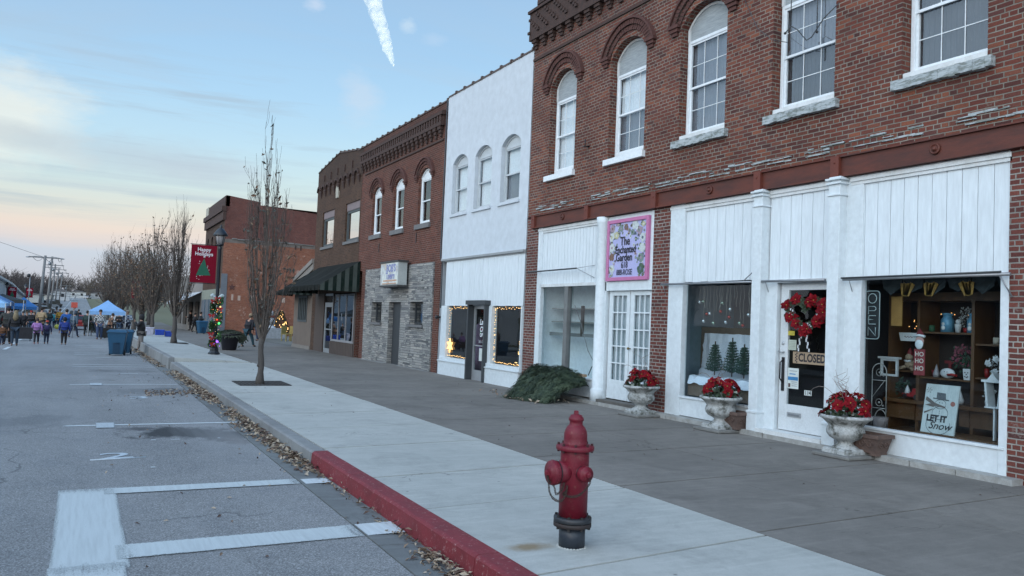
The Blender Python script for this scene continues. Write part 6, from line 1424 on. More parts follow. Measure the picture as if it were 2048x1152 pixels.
# metal scroll stand and pail
St = empty('scroll_stand', (9.98, 7.58, .42), 'tall white wire scroll stand at the left of the right window', 'plant stand'); WI = mat('white_wire', (.34, .33, .31), .5, metal=.3)
g = MB(); x = 9.99; a, b = 7.70, 7.47; r = (a - b) / 2
g.tube([(x, a, .42), (x, a, 1.17)] + [(x, a - r + r * cos(q), 1.17 + r * sin(q)) for q in [pi * k / 10 for k in range(11)]] + [(x, b, 1.17), (x, b, .42)], .007, 6)
for z in (1.05, .66): g.tube([(x, a, z), (x, b, z)], .006, 6)
g.tube([(x, a, .8), (x, b + .04, 1.04)], .004, 5); g.build('frame', WI, St)
g = MB()
for cz in (1.16, .74): g.tube([(x, 7.585 + .05 * cos(q), cz + .05 * sin(q)) for q in [2 * pi * k / 14 for k in range(15)]], .004, 5); g.ball((x, 7.58, cz), .016, 6, 4); g.ball((x, 7.52, cz - .04), .013, 6, 4)
g.build('scroll', WI, St)
item('wicker_pail', 'round pale pail with a hoop handle below the scroll stand', 'pail', (10.0, 7.56, .42), [('pail', mat('pail', (.20, .17, .17), .6), lambda g, x, y, z: g.lathe([(.09, -.1), (.10, .0), (.105, .06), (.095, .06), (.0, .04)], (x, y, z + .06), 20)), ('handle', WI, lambda g, x, y, z: g.tube([(x, y + .09 * cos(q), z + .1 + .12 * sin(q)) for q in [pi * k / 12 for k in range(13)]], .007, 6))])
PBG = mat('brown_paper', (.42, .24, .07), .8, (.3, .17, .05), 5)
item('amber_poster', 'tall amber paper panel behind the OPEN sign', 'panel', (10.3, 7.55, 1.95), [('panel', PBG, lambda g, x, y, z: g.box(x, x + .02, y - .07, y + .10, z - .12, z + .30))])
for y, s in ((7.25, 1), (6.9, 1), (6.45, -1)):
    item('gold_leaf_spray', {7.25: 'golden leaf cut-out at the top left of the right window', 6.9: 'golden leaf cut-out over the middle of the right window', 6.45: 'large golden leaf spray at the top right of the right window'}[y], 'decoration', (10.12, y, 2.34), [('leaves', mat('gold_paper', (.40, .23, .04), .6, (.2, .11, .03), 9), lambda g, x, y, z: [g.prism([(x, y + s * .02 * k, z - .1), (x, y + s * (.05 * k - .09), z + .06 + .03 * (k % 2)), (x, y + s * (.05 * k - .02), z + .1 - .02 * (k % 2)), (x, y + s * (.02 * k + .05), z - .08)], (.006, 0, 0)) for k in range(4)])])
g = MB(); tag(o := empty('drape_garland', (10.15, 6.8, 2.4), 'dark draped fabric garland along the top of the right window', 'garland'))
for k in range(6):
    y = 7.7 - k * .33; g.poly([(10.15, y, 2.5), (10.15, y - .33, 2.5), (10.15, y - .30, 2.36), (10.13, y - .165, 2.26 + .04 * (k % 2)), (10.15, y - .03, 2.36)])
g.build('swag', mat('slate_fabric', (.018, .026, .03), .9, (.04, .05, .055), 9), o)
# ------------------------------------------------------------------ fir tree display (second window)
Wd = empty('display_box', (10.3, 10.7, .5), 'brown display box draped in white cotton snow behind the middle window', 'display')
g = MB(); g.box(9.98, 10.9, 9.8, 11.62, .45, .74); g.build('box', mat('cardboard', (.17, .13, .10), .85, (.12, .09, .07), 3), Wd); g = MB(); g.box(10.85, 10.9, 10.0, 12.28, .72, 1.72); g.build('backboard', mat('cardboard', (0, 0, 0)), Wd)
g = MB(); n = 30; mm = 26; random.seed(6)
def cl(i, j):
    v = j / mm; u = i / n; yf = lerp(11.58, 9.72, u); yb = lerp(12.12, 10.0, u)
    if v < .45:
        t_ = v / .45; x_ = lerp(9.93, 10.70, t_); y = lerp(yf, yb, t_ ** 1.5) + .05 * noise.noise((i * .3, v * 3, 0)); z_ = .80 + .045 * noise.noise((i * .45, j * .4, 4)) - (.13 if t_ < .06 else 0) + (.0 if t_ < .8 else (t_ - .8) * .6)
    else:
        t_ = (v - .45) / .55; x_ = 10.72 + .06 * t_ + .035 * noise.noise((i * .6, j * .12, 9)) + .02 * sin(i * .9 + t_ * 2); z_ = .92 + .68 * t_ + .02 * noise.noise((i * .5, 2, 2)); y = yb + (.04 * noise.noise((0, j * .5, 3)))
    return (x_, y, z_)
for i in range(n):
    for j in range(mm): g.poly([cl(i, j), cl(i + 1, j), cl(i + 1, j + 1), cl(i, j + 1)], smooth=False)
g.build('cotton_snow', mat('cotton_snow', (.72, .78, .86), .95, (.58, .64, .74), 6, bmp=.6, bscale=30), Wd)
def fir(loc, h, label):
    o = empty('small_fir_tree', loc, label, 'christmas tree', 'small artificial fir trees in the middle window'); x, y, z = loc
    g = MB(); g.tube([(x, y, z), (x, y, z + h)], .012, 6); g.build('trunk', mat('fir_trunk', (.05, .035, .025), .9), o)
    g = MB()
    for k in range(11):
        zz = z + h * (.12 + .8 * k / 11); r = .15 * (1 - k / 12) + .025; m = 9 - k // 3
        for i in range(m):
            a = 2 * pi * i / m + k; tip = Vector((x + r * cos(a), y + r * sin(a), zz + r * .25)); b = Vector((x, y, zz))
            for s in range(9):
                t_ = (s + 1) / 9; p = b.lerp(tip, t_); 
                for q in range(5): d = Vector((random.gauss(0, 1), random.gauss(0, 1), random.gauss(0, 1))).normalized() * .034; g.poly([p - Vector((0, .006, 0)), p + d, p + d * .5 + Vector((.008, .014, .01))])
    g.build('needles', mat('fir_green', (.030, .075, .055), .7, (.05, .11, .08), 20), o)
fir((10.3, 11.27, .84), .62, 'left small fir tree on cotton snow, shorter than its neighbour'); fir((10.35, 10.88, .84), .70, 'middle and tallest small fir tree on cotton snow'); fir((10.25, 10.48, .84), .60, 'right small fir tree beside the pink card')
flat('pink_card', 'pink card with a pale border stuck inside the middle window', 'card', 9.80, 10.02, 1.20, 1.46, 9.93, mat('card_border', (.6, .5, .55), .7), None, [('picture', mat('pink_print', (.5, .12, .2), .7, (.6, .25, .32), 12), [(9.82, 10.0, 1.23, 1.44)])])
item('white_reindeer', 'white scrolled ornament at the right end of the cotton snow', 'ornament', (10.1, 10.0, .84), [('body', WH, lambda g, x, y, z: [g.tube([(x, y + .05 * cos(q) * (1 - q / 20), z + .09 + .1 * k + .05 * sin(q) * (1 - q / 20)) for q in [k2 * .5 for k2 in range(14)]], .01, 6) for k in range(4)])])
BALLS = [mat('bauble_' + n, c, .15, metal=.7) for n, c in (('silver', (.6, .65, .65)), ('red', (.35, .03, .02)), ('green', (.3, .4, .3)))]
BEAD = mat('bead_strand', (.35, .34, .3), .4)
proto = None; random.seed(12)
for i, (y, z, k) in enumerate(((11.38, 1.82, 0), (11.12, 1.79, 2), (10.80, 1.81, 0), (10.46, 1.80, 2), (11.30, 1.95, 1), (11.22, 1.96, 0), (10.94, 2.0, 1), (10.70, 2.04, 0), (10.25, 1.95, 0), (10.72, 1.9, 1), (10.38, 1.76, 1), (11.50, 2.17, 0), (11.40, 2.18, 2), (10.9, 2.15, 2))):
    o = empty('hanging_bauble', (10.1, y, z), ['silver', 'red', 'pale green'][k] + ' bauble hanging %s in the middle window' % ['far left low', 'left of centre low', 'centre low', 'right low', 'left at mid height beside a silver one', 'left at mid height beside a red one', 'centre at mid height', 'centre upper', 'far right', 'centre below the upper silver one', 'lowest on the right', 'top left corner', 'top left beside the silver one', 'top centre'][i], 'bauble', 'baubles hanging in the middle window')
    g = MB(); g.ball((10.1, y, z), .034, 12, 8); g.build('ball', BALLS[k], o)
    g = MB(); g.tube([(10.1, y + .012 * sin(q * 1.7 + i), lerp(z + .03, 2.47, q / 6)) for q in range(7)], .003, 4); g.build('string', BEAD, o)
o = empty('bead_garland', (10.15, 10.6, 2.3), 'strands of silver beads hanging from the head of the middle window', 'garland')
g = MB()
for y in (11.42, 11.1, 11.02, 10.83, 10.66, 10.6, 10.3, 10.15, 10.05, 9.9):
    l = random.uniform(.25, .6)
    for k in range(int(l / .022)): g.ball((10.15, y + .012 * sin(k * .5 + y * 9), 2.45 - k * .022), .008, 5, 3)
g.build('beads', BEAD, o)
# ------------------------------------------------------------------ empty shelves in the window behind the boughs
Sh = empty('window_shelves', (10.3, 15.6, 1.5), 'dusty white shelves behind the cracked window above the boughs', 'shelving')
for z in (2.02, 1.70): g = MB(); g.box(10.2, 10.6, 14.5, 16.95, z, z + .03); g.build('shelf', mat('dusty_shelf', (.34, .33, .31), .9), Sh)
g = MB(); g.box(10.15, 10.3, 14.5, 16.95, 1.38, 1.46); g.build('lace_shelf', mat('lace_edge', (.25, .26, .26), .9, (.12, .13, .13), 30), Sh)
g = MB(); g.box(10.15, 10.2, 15.5, 15.58, 1.4, 2.1); g.build('bracket', CEDAR, Sh)
Cr = empty('loose_cord', (9.95, 15.1, 1.2), 'thin grey cord hanging in a loop behind the cracked window', 'cord')
g = MB(); g.tube([(9.96, 15.55, 2.1), (9.96, 15.3, 1.75), (9.96, 14.95, 1.1), (9.96, 14.66, .82), (9.96, 14.5, .82)], .008, 5); g.tube([(9.96, 14.66, .82), (9.96, 14.78, .74), (9.96, 14.9, .55)], .012, 5); g.build('cord', mat('grey_cord', (.22, .22, .22), .7), Cr)
# ------------------------------------------------------------------ lit strings on the white building
WARM = emis('warm_bulb', (1, .60, .22), 3.2)
def strings(y0, y1, label, seed):
    random.seed(seed); o = empty('string_lights', (FX + .03, (y0 + y1) / 2, 1.3), label, 'string lights', 'lit strings round the white building windows'); x = FX + .03; P = []
    def along(a, b, n, j=.02):
        for i in range(n): t_ = i / n; P.append((x, lerp(a[0], b[0], t_) + random.gauss(0, j), lerp(a[1], b[1], t_) + random.gauss(0, j)))
    along((y1 - .05, .6), (y1 - .05, 2.02), 18); along((y1 - .05, 2.02), (y0 + .05, 2.02), 18); along((y0 + .05, .58), (y1 - .05, .58), 22, .012)
    if y0 < 18: along((y1 - .08, 2.0), (y1 - .08, .6), 8, .015)
    g = MB(); g.tube(P[:18], .003, 4); g.tube(P[18:36], .003, 4); g.tube(P[36:58], .003, 4); g.build('wire', mat('light_wire', (.1, .09, .07), .6), o)
    me = None
    for q in P:
        if me is None: g = MB(); g.ball(q, .0095, 6, 4); b = g.build('bulb', WARM, o); me = b; p0 = Vector(q)
        else: c = me.copy(); COL.objects.link(c); c.location = Vector(q) - p0
strings(17.74, 19.33, 'warm string lights framing the right window of the white building', 1); strings(20.78, 22.34, 'warm string lights framing the left window of the white building', 2)
o = empty('lit_star', (FX + .0, 22.2, .85), 'glowing yellow star decoration in the left corner of the white building window', 'decoration')
g = MB(); star(g, (FX + .0, 22.16, .88), .22, (0, 1, 0), (0, 0, 1), (1, 0, 0), .03, k=.45, n=6); g.build('star', emis('star_glow', (1, .58, .2), 1.6), o, fixn=True)
o = empty('tinsel_tree', (10.1, 18.0, .8), 'silver tinsel tree with warm lights in the right window of the white building', 'christmas tree'); random.seed(5)
g = MB()
for _ in range(420):
    h = random.random(); a = random.uniform(0, 6.3); r = .38 * (1 - h) * random.uniform(.6, 1); p = Vector((10.15 + r * cos(a) * .5, 18.0 + r * sin(a), .55 + h * .85)); d = Vector((random.gauss(0, 1), random.gauss(0, 1), random.gauss(0, 1))).normalized() * .05; g.poly([p, p + d, p + d.cross(Vector((0, 0, .3)))])
g.build('tinsel', mat('tinsel', (.25, .25, .25), .3, metal=.6), o)
for i in range(26):
    h = random.random() ** 1.3; g = MB(); g.ball((9.95, 18.0 + random.uniform(-.36, .36) * (1 - h), .56 + h * .8), .014, 6, 4); g.build('bulb', WARM, o)
o = empty('mannequin', (10.5, 21.5, 0), 'dark mannequin in a purple dress behind the left window of the white building', 'mannequin')
g = MB(); g.lathe([(.28, .0), (.26, .5), (.16, 1.0), (.22, 1.3), (.12, 1.5), (.05, 1.55)], (10.5, 21.5, .05), 16); g.build('dress', mat('purple_dress', (.10, .05, .10), .8, (.2, .15, .2), 12), o); g = MB(); g.ball((10.5, 21.5, 1.68), .11, 10, 8, sc_=(1, 1, 1.2)); g.build('head', DARKROOM, o)
# cameras/fixtures
o = empty('wall_lamp', (FX - .1, 22.95, 1.95), 'small black wall fixture between the tavern and the white building', 'fixture'); g = MB(); g.ball((FX - .12, 22.95, 1.72), .06, 10, 6); g.box(FX - .1, FX, 22.92, 22.98, 1.69, 1.75); g.build('housing', BLACK, o)
# ------------------------------------------------------------------ trees
BARK = mat('pear_bark', (.085, .075, .068), .9, (.045, .04, .037), 9, bmp=.5, bscale=40, stretch=(1, 1, .4))
TWIG = mat('twig_bark', (.125, .103, .088), .9, (.065, .052, .046), 6)
TLEAF = [mat('hanging_leaf_brown', (.17, .09, .05), .8, (.10, .06, .04), 20), mat('hanging_leaf_grey', (.10, .105, .09), .8, (.05, .055, .05), 20), mat('hanging_leaf_pale', (.24, .17, .11), .8, (.16, .11, .07), 20)]
def pear(loc, h, r, seed, label, limbs=14, twigs=9, sub=3, leaves=150, lr=.05, tr=.09, th=1.0, lmix=(0, 1, 2), group='bare street trees along the kerb', low=0, sides=6, vase=1.0):
    random.seed(seed); o = empty('street_tree', loc, label, 'tree', group); O = Vector(loc)
    g = MB(); pts = []; lean = random.uniform(-.04, .04)
    for k in range(8): t_ = k / 7; pts.append(O + Vector((.010 * sin(k * 1.3 + seed) + lean * t_, .010 * cos(k * 1.7 + seed), th * t_ * 1.15 - .04)))
    g.tube(pts, [tr * (1.45 - .45 * min(1, k / 2.0)) * (1 - .03 * k) + .006 * sin(k * 2.1) for k in range(8)], 12); 
    g.ball(pts[3] + Vector((-tr * .8, 0, 0)), tr * .55, 8, 6); g.build('trunk', BARK, o)
    top = pts[-1]; g = MB(); lf = MB(); tips = []
    def tw(P, rad): g.tube(P, [max(rad * (1 - k / (len(P) - .5)), .0022 + r * .0008) for k in range(len(P))], sides if rad > .012 else 3, cap=False); return P
    for i in range(limbs + 1):
        a = i * 2.399 + random.uniform(-.3, .3); c = i == limbs; u_ = random.random()
        st = pts[4].lerp(top, random.uniform(.45, 1)) if not c else top
        Ri = 0.03 if c else r * random.uniform(.16, 1.0); L_ = (h - (st.z - O.z)) * (.93 if c else lerp(1.06, .45, Ri / r) + random.uniform(-.08, .08)); ca, sa = cos(a), sin(a); n_ = 13; P = []; ph = random.uniform(0, 6)
        for k in range(n_):
            t_ = k / (n_ - 1); f = (1 - (1 - t_) ** (1.75 if vase < 1.1 else 1.6)) * (1 - .28 * t_ * (1 if vase < 1.1 else .2)); wb = .05 * r * sin(t_ * 7 + ph) * t_
            P.append(st + Vector((ca * Ri * f + wb, sa * Ri * f + wb * .6 + random.gauss(0, .008), L_ * t_)))
        tw(P, tr * (.5 if c else random.uniform(.15, .34)))
        for j in range(twigs):
            k = random.randint(1, n_ - 3); q = P[k].lerp(P[k + 1], random.random()); t_ = k / n_; aa = random.uniform(0, 6.3); o2 = r * random.uniform(.12, .36) * (1 - .35 * t_) * vase; l2 = L_ * random.uniform(.14, .34) * (1 - .25 * t_)
            m_ = 7; P2 = [q + Vector(((cos(aa) * .8 + ca * .5) * o2 * (1 - (1 - z_) ** 1.8) + random.gauss(0, .012 * r), (sin(aa) * .8 + sa * .5) * o2 * (1 - (1 - z_) ** 1.8), l2 * z_)) for z_ in [v_ / (m_ - 1) for v_ in range(m_)]]
            tw(P2, tr * .10); tips.append(P2)
            for s_ in range(sub):
                q2 = P2[random.randint(1, 5)]; a3 = random.uniform(0, 6.3); o3 = o2 * random.uniform(.3, .8); l3 = l2 * random.uniform(.3, .65); P3 = [q2 + Vector((cos(a3) * o3 * z_ ** .7, sin(a3) * o3 * z_ ** .7, l3 * z_)) + Vector((random.gauss(0, .01), 0, 0)) for z_ in (0, .35, .7, 1)]; tw(P3, tr * .045); tips.append(P3)
    g.build('crown', TWIG, o)
    for _ in range(leaves):
        P3 = random.choice(tips); q = random.choice(P3); 
        if low and q.z - O.z > low and random.random() < .8: continue
        n = Vector((random.gauss(0, 1), random.gauss(0, 1), random.gauss(0, .5))); leaf(lf, q + Vector((0, 0, -.02)), random.uniform(.6, 1.1) * lr, n, random.choice(lmix), .35)
    if leaves: lf.build('leaves', TLEAF, o)
    return o
random.seed(1)
def grate(x, y, s, label, z=None):
    o = empty('tree_grate', (x, y, z or 0), label, 'tree grate', 'square tree pits in the pale walk'); g = MB(); z = z or 0
    g.box(x - s, x + s, y - s, y + s, z + .001, z + .008); g.build('soil', mat('soil', (0, 0, 0)), o); g = MB()
    for i in range(14):
        a = lerp(-s, s, i / 13); g.box(x + a - .012, x + a + .012, y - s, y + s, z + .008, z + .016)
    for q in ((-s, -s + .03), (s - .03, s)): g.box(x - s, x + s, y + q[0], y + q[1], z + .008, z + .018)
    g.build('bars', mat('grate_iron', (.05, .05, .052), .8, (.03, .03, .03), 20), o)
grate(3.78, 19.15, .56, 'iron tree grate round the nearest street tree'); grate(4.05, 41.8, .6, 'tree grate round the second street tree', wz(41.8) + .05)
pear((3.73, 19.04, 0), 5.65, .85, 4, 'tall slender bare tree nearest the camera with a few grey leaves', limbs=19, twigs=10, sub=3, leaves=230, lr=.065, tr=.075, th=.95, lmix=(1, 1, 0, 2), sides=6)
for i, (x, y, h, r, lab, lv, lo_) in enumerate(((4.07, 42.1, 6.6, 1.25, 'bare street tree behind the lamp post with brown leaves low in its crown', 420, 2.6), (4.2, 57.5, 7.4, 1.5, 'third street tree with many dry brown leaves', 900, 0), (4.0, 66, 6.6, 1.7, 'fourth street tree, low and thick with dry leaves', 900, 0), (4.1, 76, 7.8, 1.9, 'fifth street tree with a broad twiggy crown', 700, 0), (3.6, 88, 8.6, 2.2, 'sixth street tree with a wide bare crown', 500, 0), (3.2, 102, 9.2, 2.5, 'seventh street tree, wide and reddish brown', 450, 0), (3.3, 120, 9.6, 2.9, 'farthest broad bare street tree leaning over the road', 300, 0))):
    pear((x, y, wz(y) + .04), h, r, 40 + i, lab, limbs=30, twigs=12, sub=3, leaves=lv, lr=.09 + .006 * i, tr=.12 + .012 * i, th=1.2 if i < 3 else 1.6, low=lo_, sides=4, vase=1.0 if i < 3 else 1.25)
for i, (x, y, h) in enumerate(((7.5, 108, 9), (8.5, 125, 10), (6.5, 140, 9.5))): pear((x, y, wz(y)), h, 4.5, 60 + i, ['bare tree behind the street trees near the low shop', 'bare tree beyond the low shop', 'bare tree beside the far road'][i], limbs=22, twigs=10, sub=2, leaves=150, lr=.12, tr=.2, th=1.8, sides=4, group='bare trees beyond the shops', vase=1.2)
# ------------------------------------------------------------------ lamp posts with banners
LK = mat('lamp_black', (.010, .014, .020), .35, (.02, .024, .03), 5)
BAN = mat('banner_red', (.18, .006, .02), .85, (.14, .006, .016), 2, spec=.1); BW = mat('banner_white', (.62, .58, .6), .7); BG = mat('banner_green', (.006, .10, .055), .7)
def lamp(x, y, z, label, side=-1, wrap=False, hgt=4.75):
    o = empty('street_lamp', (x, y, z), label, 'street lamp', 'black street lamps with holiday banners')
    g = MB(); g.lathe([(.21, 0), (.21, .05), (.17, .09), (.15, .12), (.15, .2), (.12, .26), (.09, .34)], (x, y, z), 8, smooth=False); g.build('base', LK, o)
    k = hgt - .85; g = MB(); g.lathe([(.078, .3), (.066, 1.2), (.058, k - .05), (.075, k), (.06, k + .05), (.05, k + .10)], (x, y, z), 14); g.build('pole', LK, o)
    g = MB(); g.lathe([(.05, k + .08), (.13, k + .12), (.14, k + .15), (.06, k + .155)], (x, y, z), 16); g.build('lantern_cup', LK, o)
    g = MB(); g.lathe([(.115, k + .15), (.17, k + .48), (.165, k + .49), (.10, k + .16)], (x, y, z), 16); g.build('glass', mat('lantern_glass', (.25, .25, .26), .2, (.32, .28, .27), 9), o, fixn=True)
    g = MB()
    for i in range(6): a = i * pi / 3; g.tube([(x + .12 * cos(a), y + .12 * sin(a), z + k + .15), (x + .175 * cos(a), y + .175 * sin(a), z + k + .5)], .009, 4)
    g.build('cage', LK, o)
    g = MB(); g.lathe([(.26, k + .47), (.265, k + .50), (.22, k + .57), (.14, k + .68), (.09, k + .73), (.05, k + .75), (.04, k + .79), (.055, k + .81), (.03, k + .84), (.0, k + .9)], (x, y, z), 20); g.build('cap', LK, o, fixn=True)
    s = side; z1, z0 = z + 3.98, z + 2.60
    for zz in (z1 + .02, z0 - .02): g = MB(); g.tube([(x, y, zz), (x + s * 1.02, y, zz)], .014, 6); g.build('banner_arm', LK, o)
    b = empty('holiday_banner', (x + s * .53, y, z + 3.3), label.replace('black street lamp', 'red Happy Holidays banner hanging on the street lamp') if False else 'red Happy Holidays banner on the ' + ' '.join(label.split()[:8]), 'banner', 'red holiday banners')
    xa, xb = sorted((x + s * .10, x + s * .98)); g = MB(); g.box(xa, xb, y - .012, y + .012, z0, z1); g.build('cloth', BAN, b)
    g = MB(); xc = (xa + xb) / 2
    for t_, zz in (('Happy', z1 - .17), ('Holidays', z1 - .33)): g.mesh(text_mesh(t_, .18, bold=.006, space=1.05), frame_mat((xc, y - .015, zz), (1, 0, 0), (0, 0, 1), .95))
    g.build('lettering', BW, b)
    g = MB(); g.prism([(xc - .24, y - .014, z0 + .26), (xc + .26, y - .014, z0 + .28), (xc + .10, y - .014, z0 + .62), (xc + .02, y - .014, z0 + .90), (xc - .12, y - .014, z0 + .60)], (0, -.003, 0)); g.build('printed_tree', BG, b, fixn=True)
    g = MB(); star(g, (xc + .02, y - .015, z0 + .96), .055, (1, 0, 0), (0, 0, 1), (0, -1, 0), .003)
    for (u, v) in ((-.14, .78), (-.15, .70), (-.08, .68), (-.02, .66), (.03, .62), (.08, .58), (.14, .56), (.2, .48), (.17, .40), (.12, .36), (.07, .33), (.02, .30), (-.03, .27), (-.1, .25), (-.22, .22), (-.2, .15), (-.13, .12), (.15, .62)): g.lathe([(.014, -.016), (.014, -.014)], (xc + u, y, z0 + v), 7, axis='y')
    g.build('printed_lights', BW, b, fixn=True)
    return o
lamp(4.42, 31.3, .03, 'lamp post wrapped in a lit garland')
lamp(4.45, 70, wz(70), 'lamp post among the street trees'); lamp(-7.75, 112, rz(112) + .1, 'lamp post at the left edge by the white metal building', 1, hgt=4.6); lamp(-7.35, 140, rz(140) + .1, 'distant lamp post left of the first utility pole', 1, hgt=4.6)
# garland round the near lamp post
G_ = empty('lit_garland', (4.42, 31.3, .3), 'green garland with red bows and coloured lights wound round the near lamp post', 'garland'); random.seed(77)
GR2 = [mat('garland_green', (.03, .09, .03), .7, (.015, .05, .02), 20), mat('garland_light', (.08, .17, .06), .7)]
g = MB()
for i in range(2200):
    z = random.uniform(.30, 2.12); a = z * 9 + random.uniform(-1.5, 1.5); r = random.uniform(.07, .19); p = Vector((4.42 + r * cos(a), 31.3 + r * sin(a), z)); d = Vector((cos(a), sin(a), random.gauss(0, .6))).normalized(); bract(g, p, d, (d.y, -d.x, .3), .07, .018, 0 if random.random() < .7 else 1, .2)
g.build('greens', GR2, G_)
for i, (z, a) in enumerate(((2.08, -1.6), (1.98, -2.4), (1.45, -2.9), (1.28, -1.4), (.78, -2.8), (.62, -2.3), (.4, -2.0), (1.7, -1.0))):
    p = Vector((4.42 + .17 * cos(a), 31.3 + .17 * sin(a), z)); g = MB()
    for s in (-1, 1):
        bract(g, p, (s, -.2, .3), (0, -1, 0), .13, .05, 0, .1); bract(g, p, (s * .6, -.2, -.7), (0, -1, 0), .12, .03, 0, .1)
    g.ball(p, .03, 6, 4); g.build('bow', mat('bow_red', (.32, .015, .012), .5), G_)
LC = [emis('lamp_' + n, c, s) for n, c, s in (('red', (1, .06, .03), 1.2), ('green', (.1, 1, .25), 1.1), ('warm', (1, .6, .15), 1.4), ('violet', (.35, .12, 1), 1.8), ('white', (.8, .9, 1), .9))]
for i in range(60):
    z = random.uniform(.3, 2.15); a = -pi / 2 + random.uniform(-1.6, 1.6) + pi; a = random.uniform(-3.0, -.2); r = .19; g = MB(); k = random.choice((0, 0, 1, 2, 2, 4, 4)); s_ = random.choice((.009, .009, .014))
    if z < .6 and random.random() < .5: k = 3
    g.ball((4.42 + r * cos(a), 31.3 + r * sin(a), z), s_, 6, 4); g.build('bulb', LC[k], G_)
for z, a, k, s_ in ((1.78, -1.0, 2, .03), (1.17, -1.1, 1, .045), (.5, -1.25, 3, .045), (1.3, -1.5, 0, .03)): g = MB(); g.ball((4.42 + .2 * cos(a), 31.3 + .2 * sin(a), z), s_, 8, 6); g.build('large_bulb', LC[k], G_)
g = MB()
for s in (-1, 1):
    for k in range(4): g.ball((4.42 + s * (.1 + .03 * k), 31.25, 2.14 + .03 * k - .05 * (k == 3)), .06, 8, 5)
g.build('white_bow', mat('tulle', (.42, .5, .52), .9), G_)
# black planter with greens
o = empty('black_planter', (5.8, 36.4, wz(36)), 'tall black tapered planter spilling greenery behind the lamp post', 'planter'); zz = wz(36)
g = MB(); g.lathe([(.28, 0), (.30, .05), (.40, .62), (.43, .64), (.43, .70), (.38, .70), (.36, .6), (0, .6)], (5.75, 36.4, zz), 24); g.build('pot', mat('black_plastic', (.010, .010, .016), .45), o)
g = MB(); random.seed(3)
for _ in range(700): a = random.uniform(0, 6.3); r = random.uniform(0, .5); p = Vector((5.75 + r * cos(a) * 1.1, 36.4 + r * sin(a), zz + .72 + .12 * (1 - r / .5) - (.12 if r > .38 else 0))); bract(g, p, (cos(a), sin(a), random.gauss(.1, .5)), (0, 0, 1), .12, .03, 0, .4)
for _ in range(160): p = Vector((6.2 + random.gauss(0, .1), 36.3, zz + .55 + random.gauss(0, .1))); bract(g, p, (random.gauss(.5, .5), 0, -.6), (0, -1, 0), .12, .03, 0, .4)
g.build('greens', mat('planter_greens', (.05, .07, .045), .8, (.10, .10, .08), 14), o)
# ------------------------------------------------------------------ wheeled bins
BLU = mat('bin_blue', (.012, .075, .15), .45, (.010, .06, .12), 2)
def bin_(loc, rot, label, sc_=1):
    o = empty('wheeled_bin', (0, 0, 0), label, 'bin', 'blue wheeled bins'); g = MB()
    g.hexa([(-.24, -.26, .06), (.24, -.26, .06), (.24, .24, .06), (-.24, .24, .06), (-.34, -.36, .92), (.34, -.36, .92), (.34, .34, .92), (-.34, .34, .92)]); g.build('body', BLU, o, bevel=.02)
    g = MB(); g.box(-.37, .37, -.39, .36, .90, .95); g.build('rim', BLU, o, bevel=.01); g = MB(); g.hexa([(-.36, -.38, .95), (.36, -.38, .95), (.36, .38, .95), (-.36, .38, .95), (-.30, -.30, 1.01), (.30, -.30, 1.01), (.30, .33, 1.01), (-.30, .33, 1.01)]); g.build('lid', BLU, o)
    g = MB(); g.hexa([(-.12, -.285, .1), (.12, -.285, .1), (.12, -.26, .1), (-.12, -.26, .1), (-.12, -.335, .5), (.12, -.335, .5), (.12, -.30, .5), (-.12, -.30, .5)]); g.tube([(-.1, -.36, .5), (.1, -.36, .5)], .014, 6); g.build('grip_bar', mat('bin_shadow', (.006, .04, .085), .5), o)
    for s in (-1, 1): g = MB(); g.lathe([(.11, -.03), (.11, .03)], (s * .26, .24, .11), 16, axis='x'); g.build('wheel', BLACK, o, fixn=True)
    g = MB(); g.tube([(-.25, .36, .93), (-.25, .43, .95), (.25, .43, .95), (.25, .36, .93)], .016, 6); g.build('handle', BLU, o)
    o.location = loc; o.rotation_euler = (0, 0, rot); return o
b0 = bin_((1.36, 35.4, rz(35.4)), -.12, 'front blue wheeled bin standing in the parking lane')
dup(b0, (1.66, 36.7, rz(36.7)), -.12, 'second blue bin close behind the front one'); dup(b0, (8.35, 66.2, wz(66)), .2, 'blue bin by the grey columns of the orange brick building')
# ------------------------------------------------------------------ people
DG = bpy.context.evaluated_depsgraph_get
def skin(V, E, R, levels=1):
    me = bpy.data.meshes.new('sk'); me.from_pydata(V, E, []); ob = bpy.data.objects.new('sk', me); COL.objects.link(ob)
    ob.modifiers.new('s', 'SKIN'); sd = me.skin_vertices[0].data
    for i, r in enumerate(R):
        sd[i].radius = (r, r) if not hasattr(r, '__len__') else r; sd[i].use_root = (i == 0)
    sb = ob.modifiers.new('u', 'SUBSURF'); sb.levels = levels; sb.render_levels = levels
    bpy.context.view_layer.update(); out = bpy.data.meshes.new_from_object(ob.evaluated_get(bpy.context.evaluated_depsgraph_get()))
    bpy.data.objects.remove(ob)
    for p in out.polygons: p.use_smooth = True
    return out
def link_mesh(me, name, m, par):
    me = me.copy(); me.materials.clear(); me.materials.append(m); ob = bpy.data.objects.new(name, me); COL.objects.link(ob); ob.parent = par; return ob
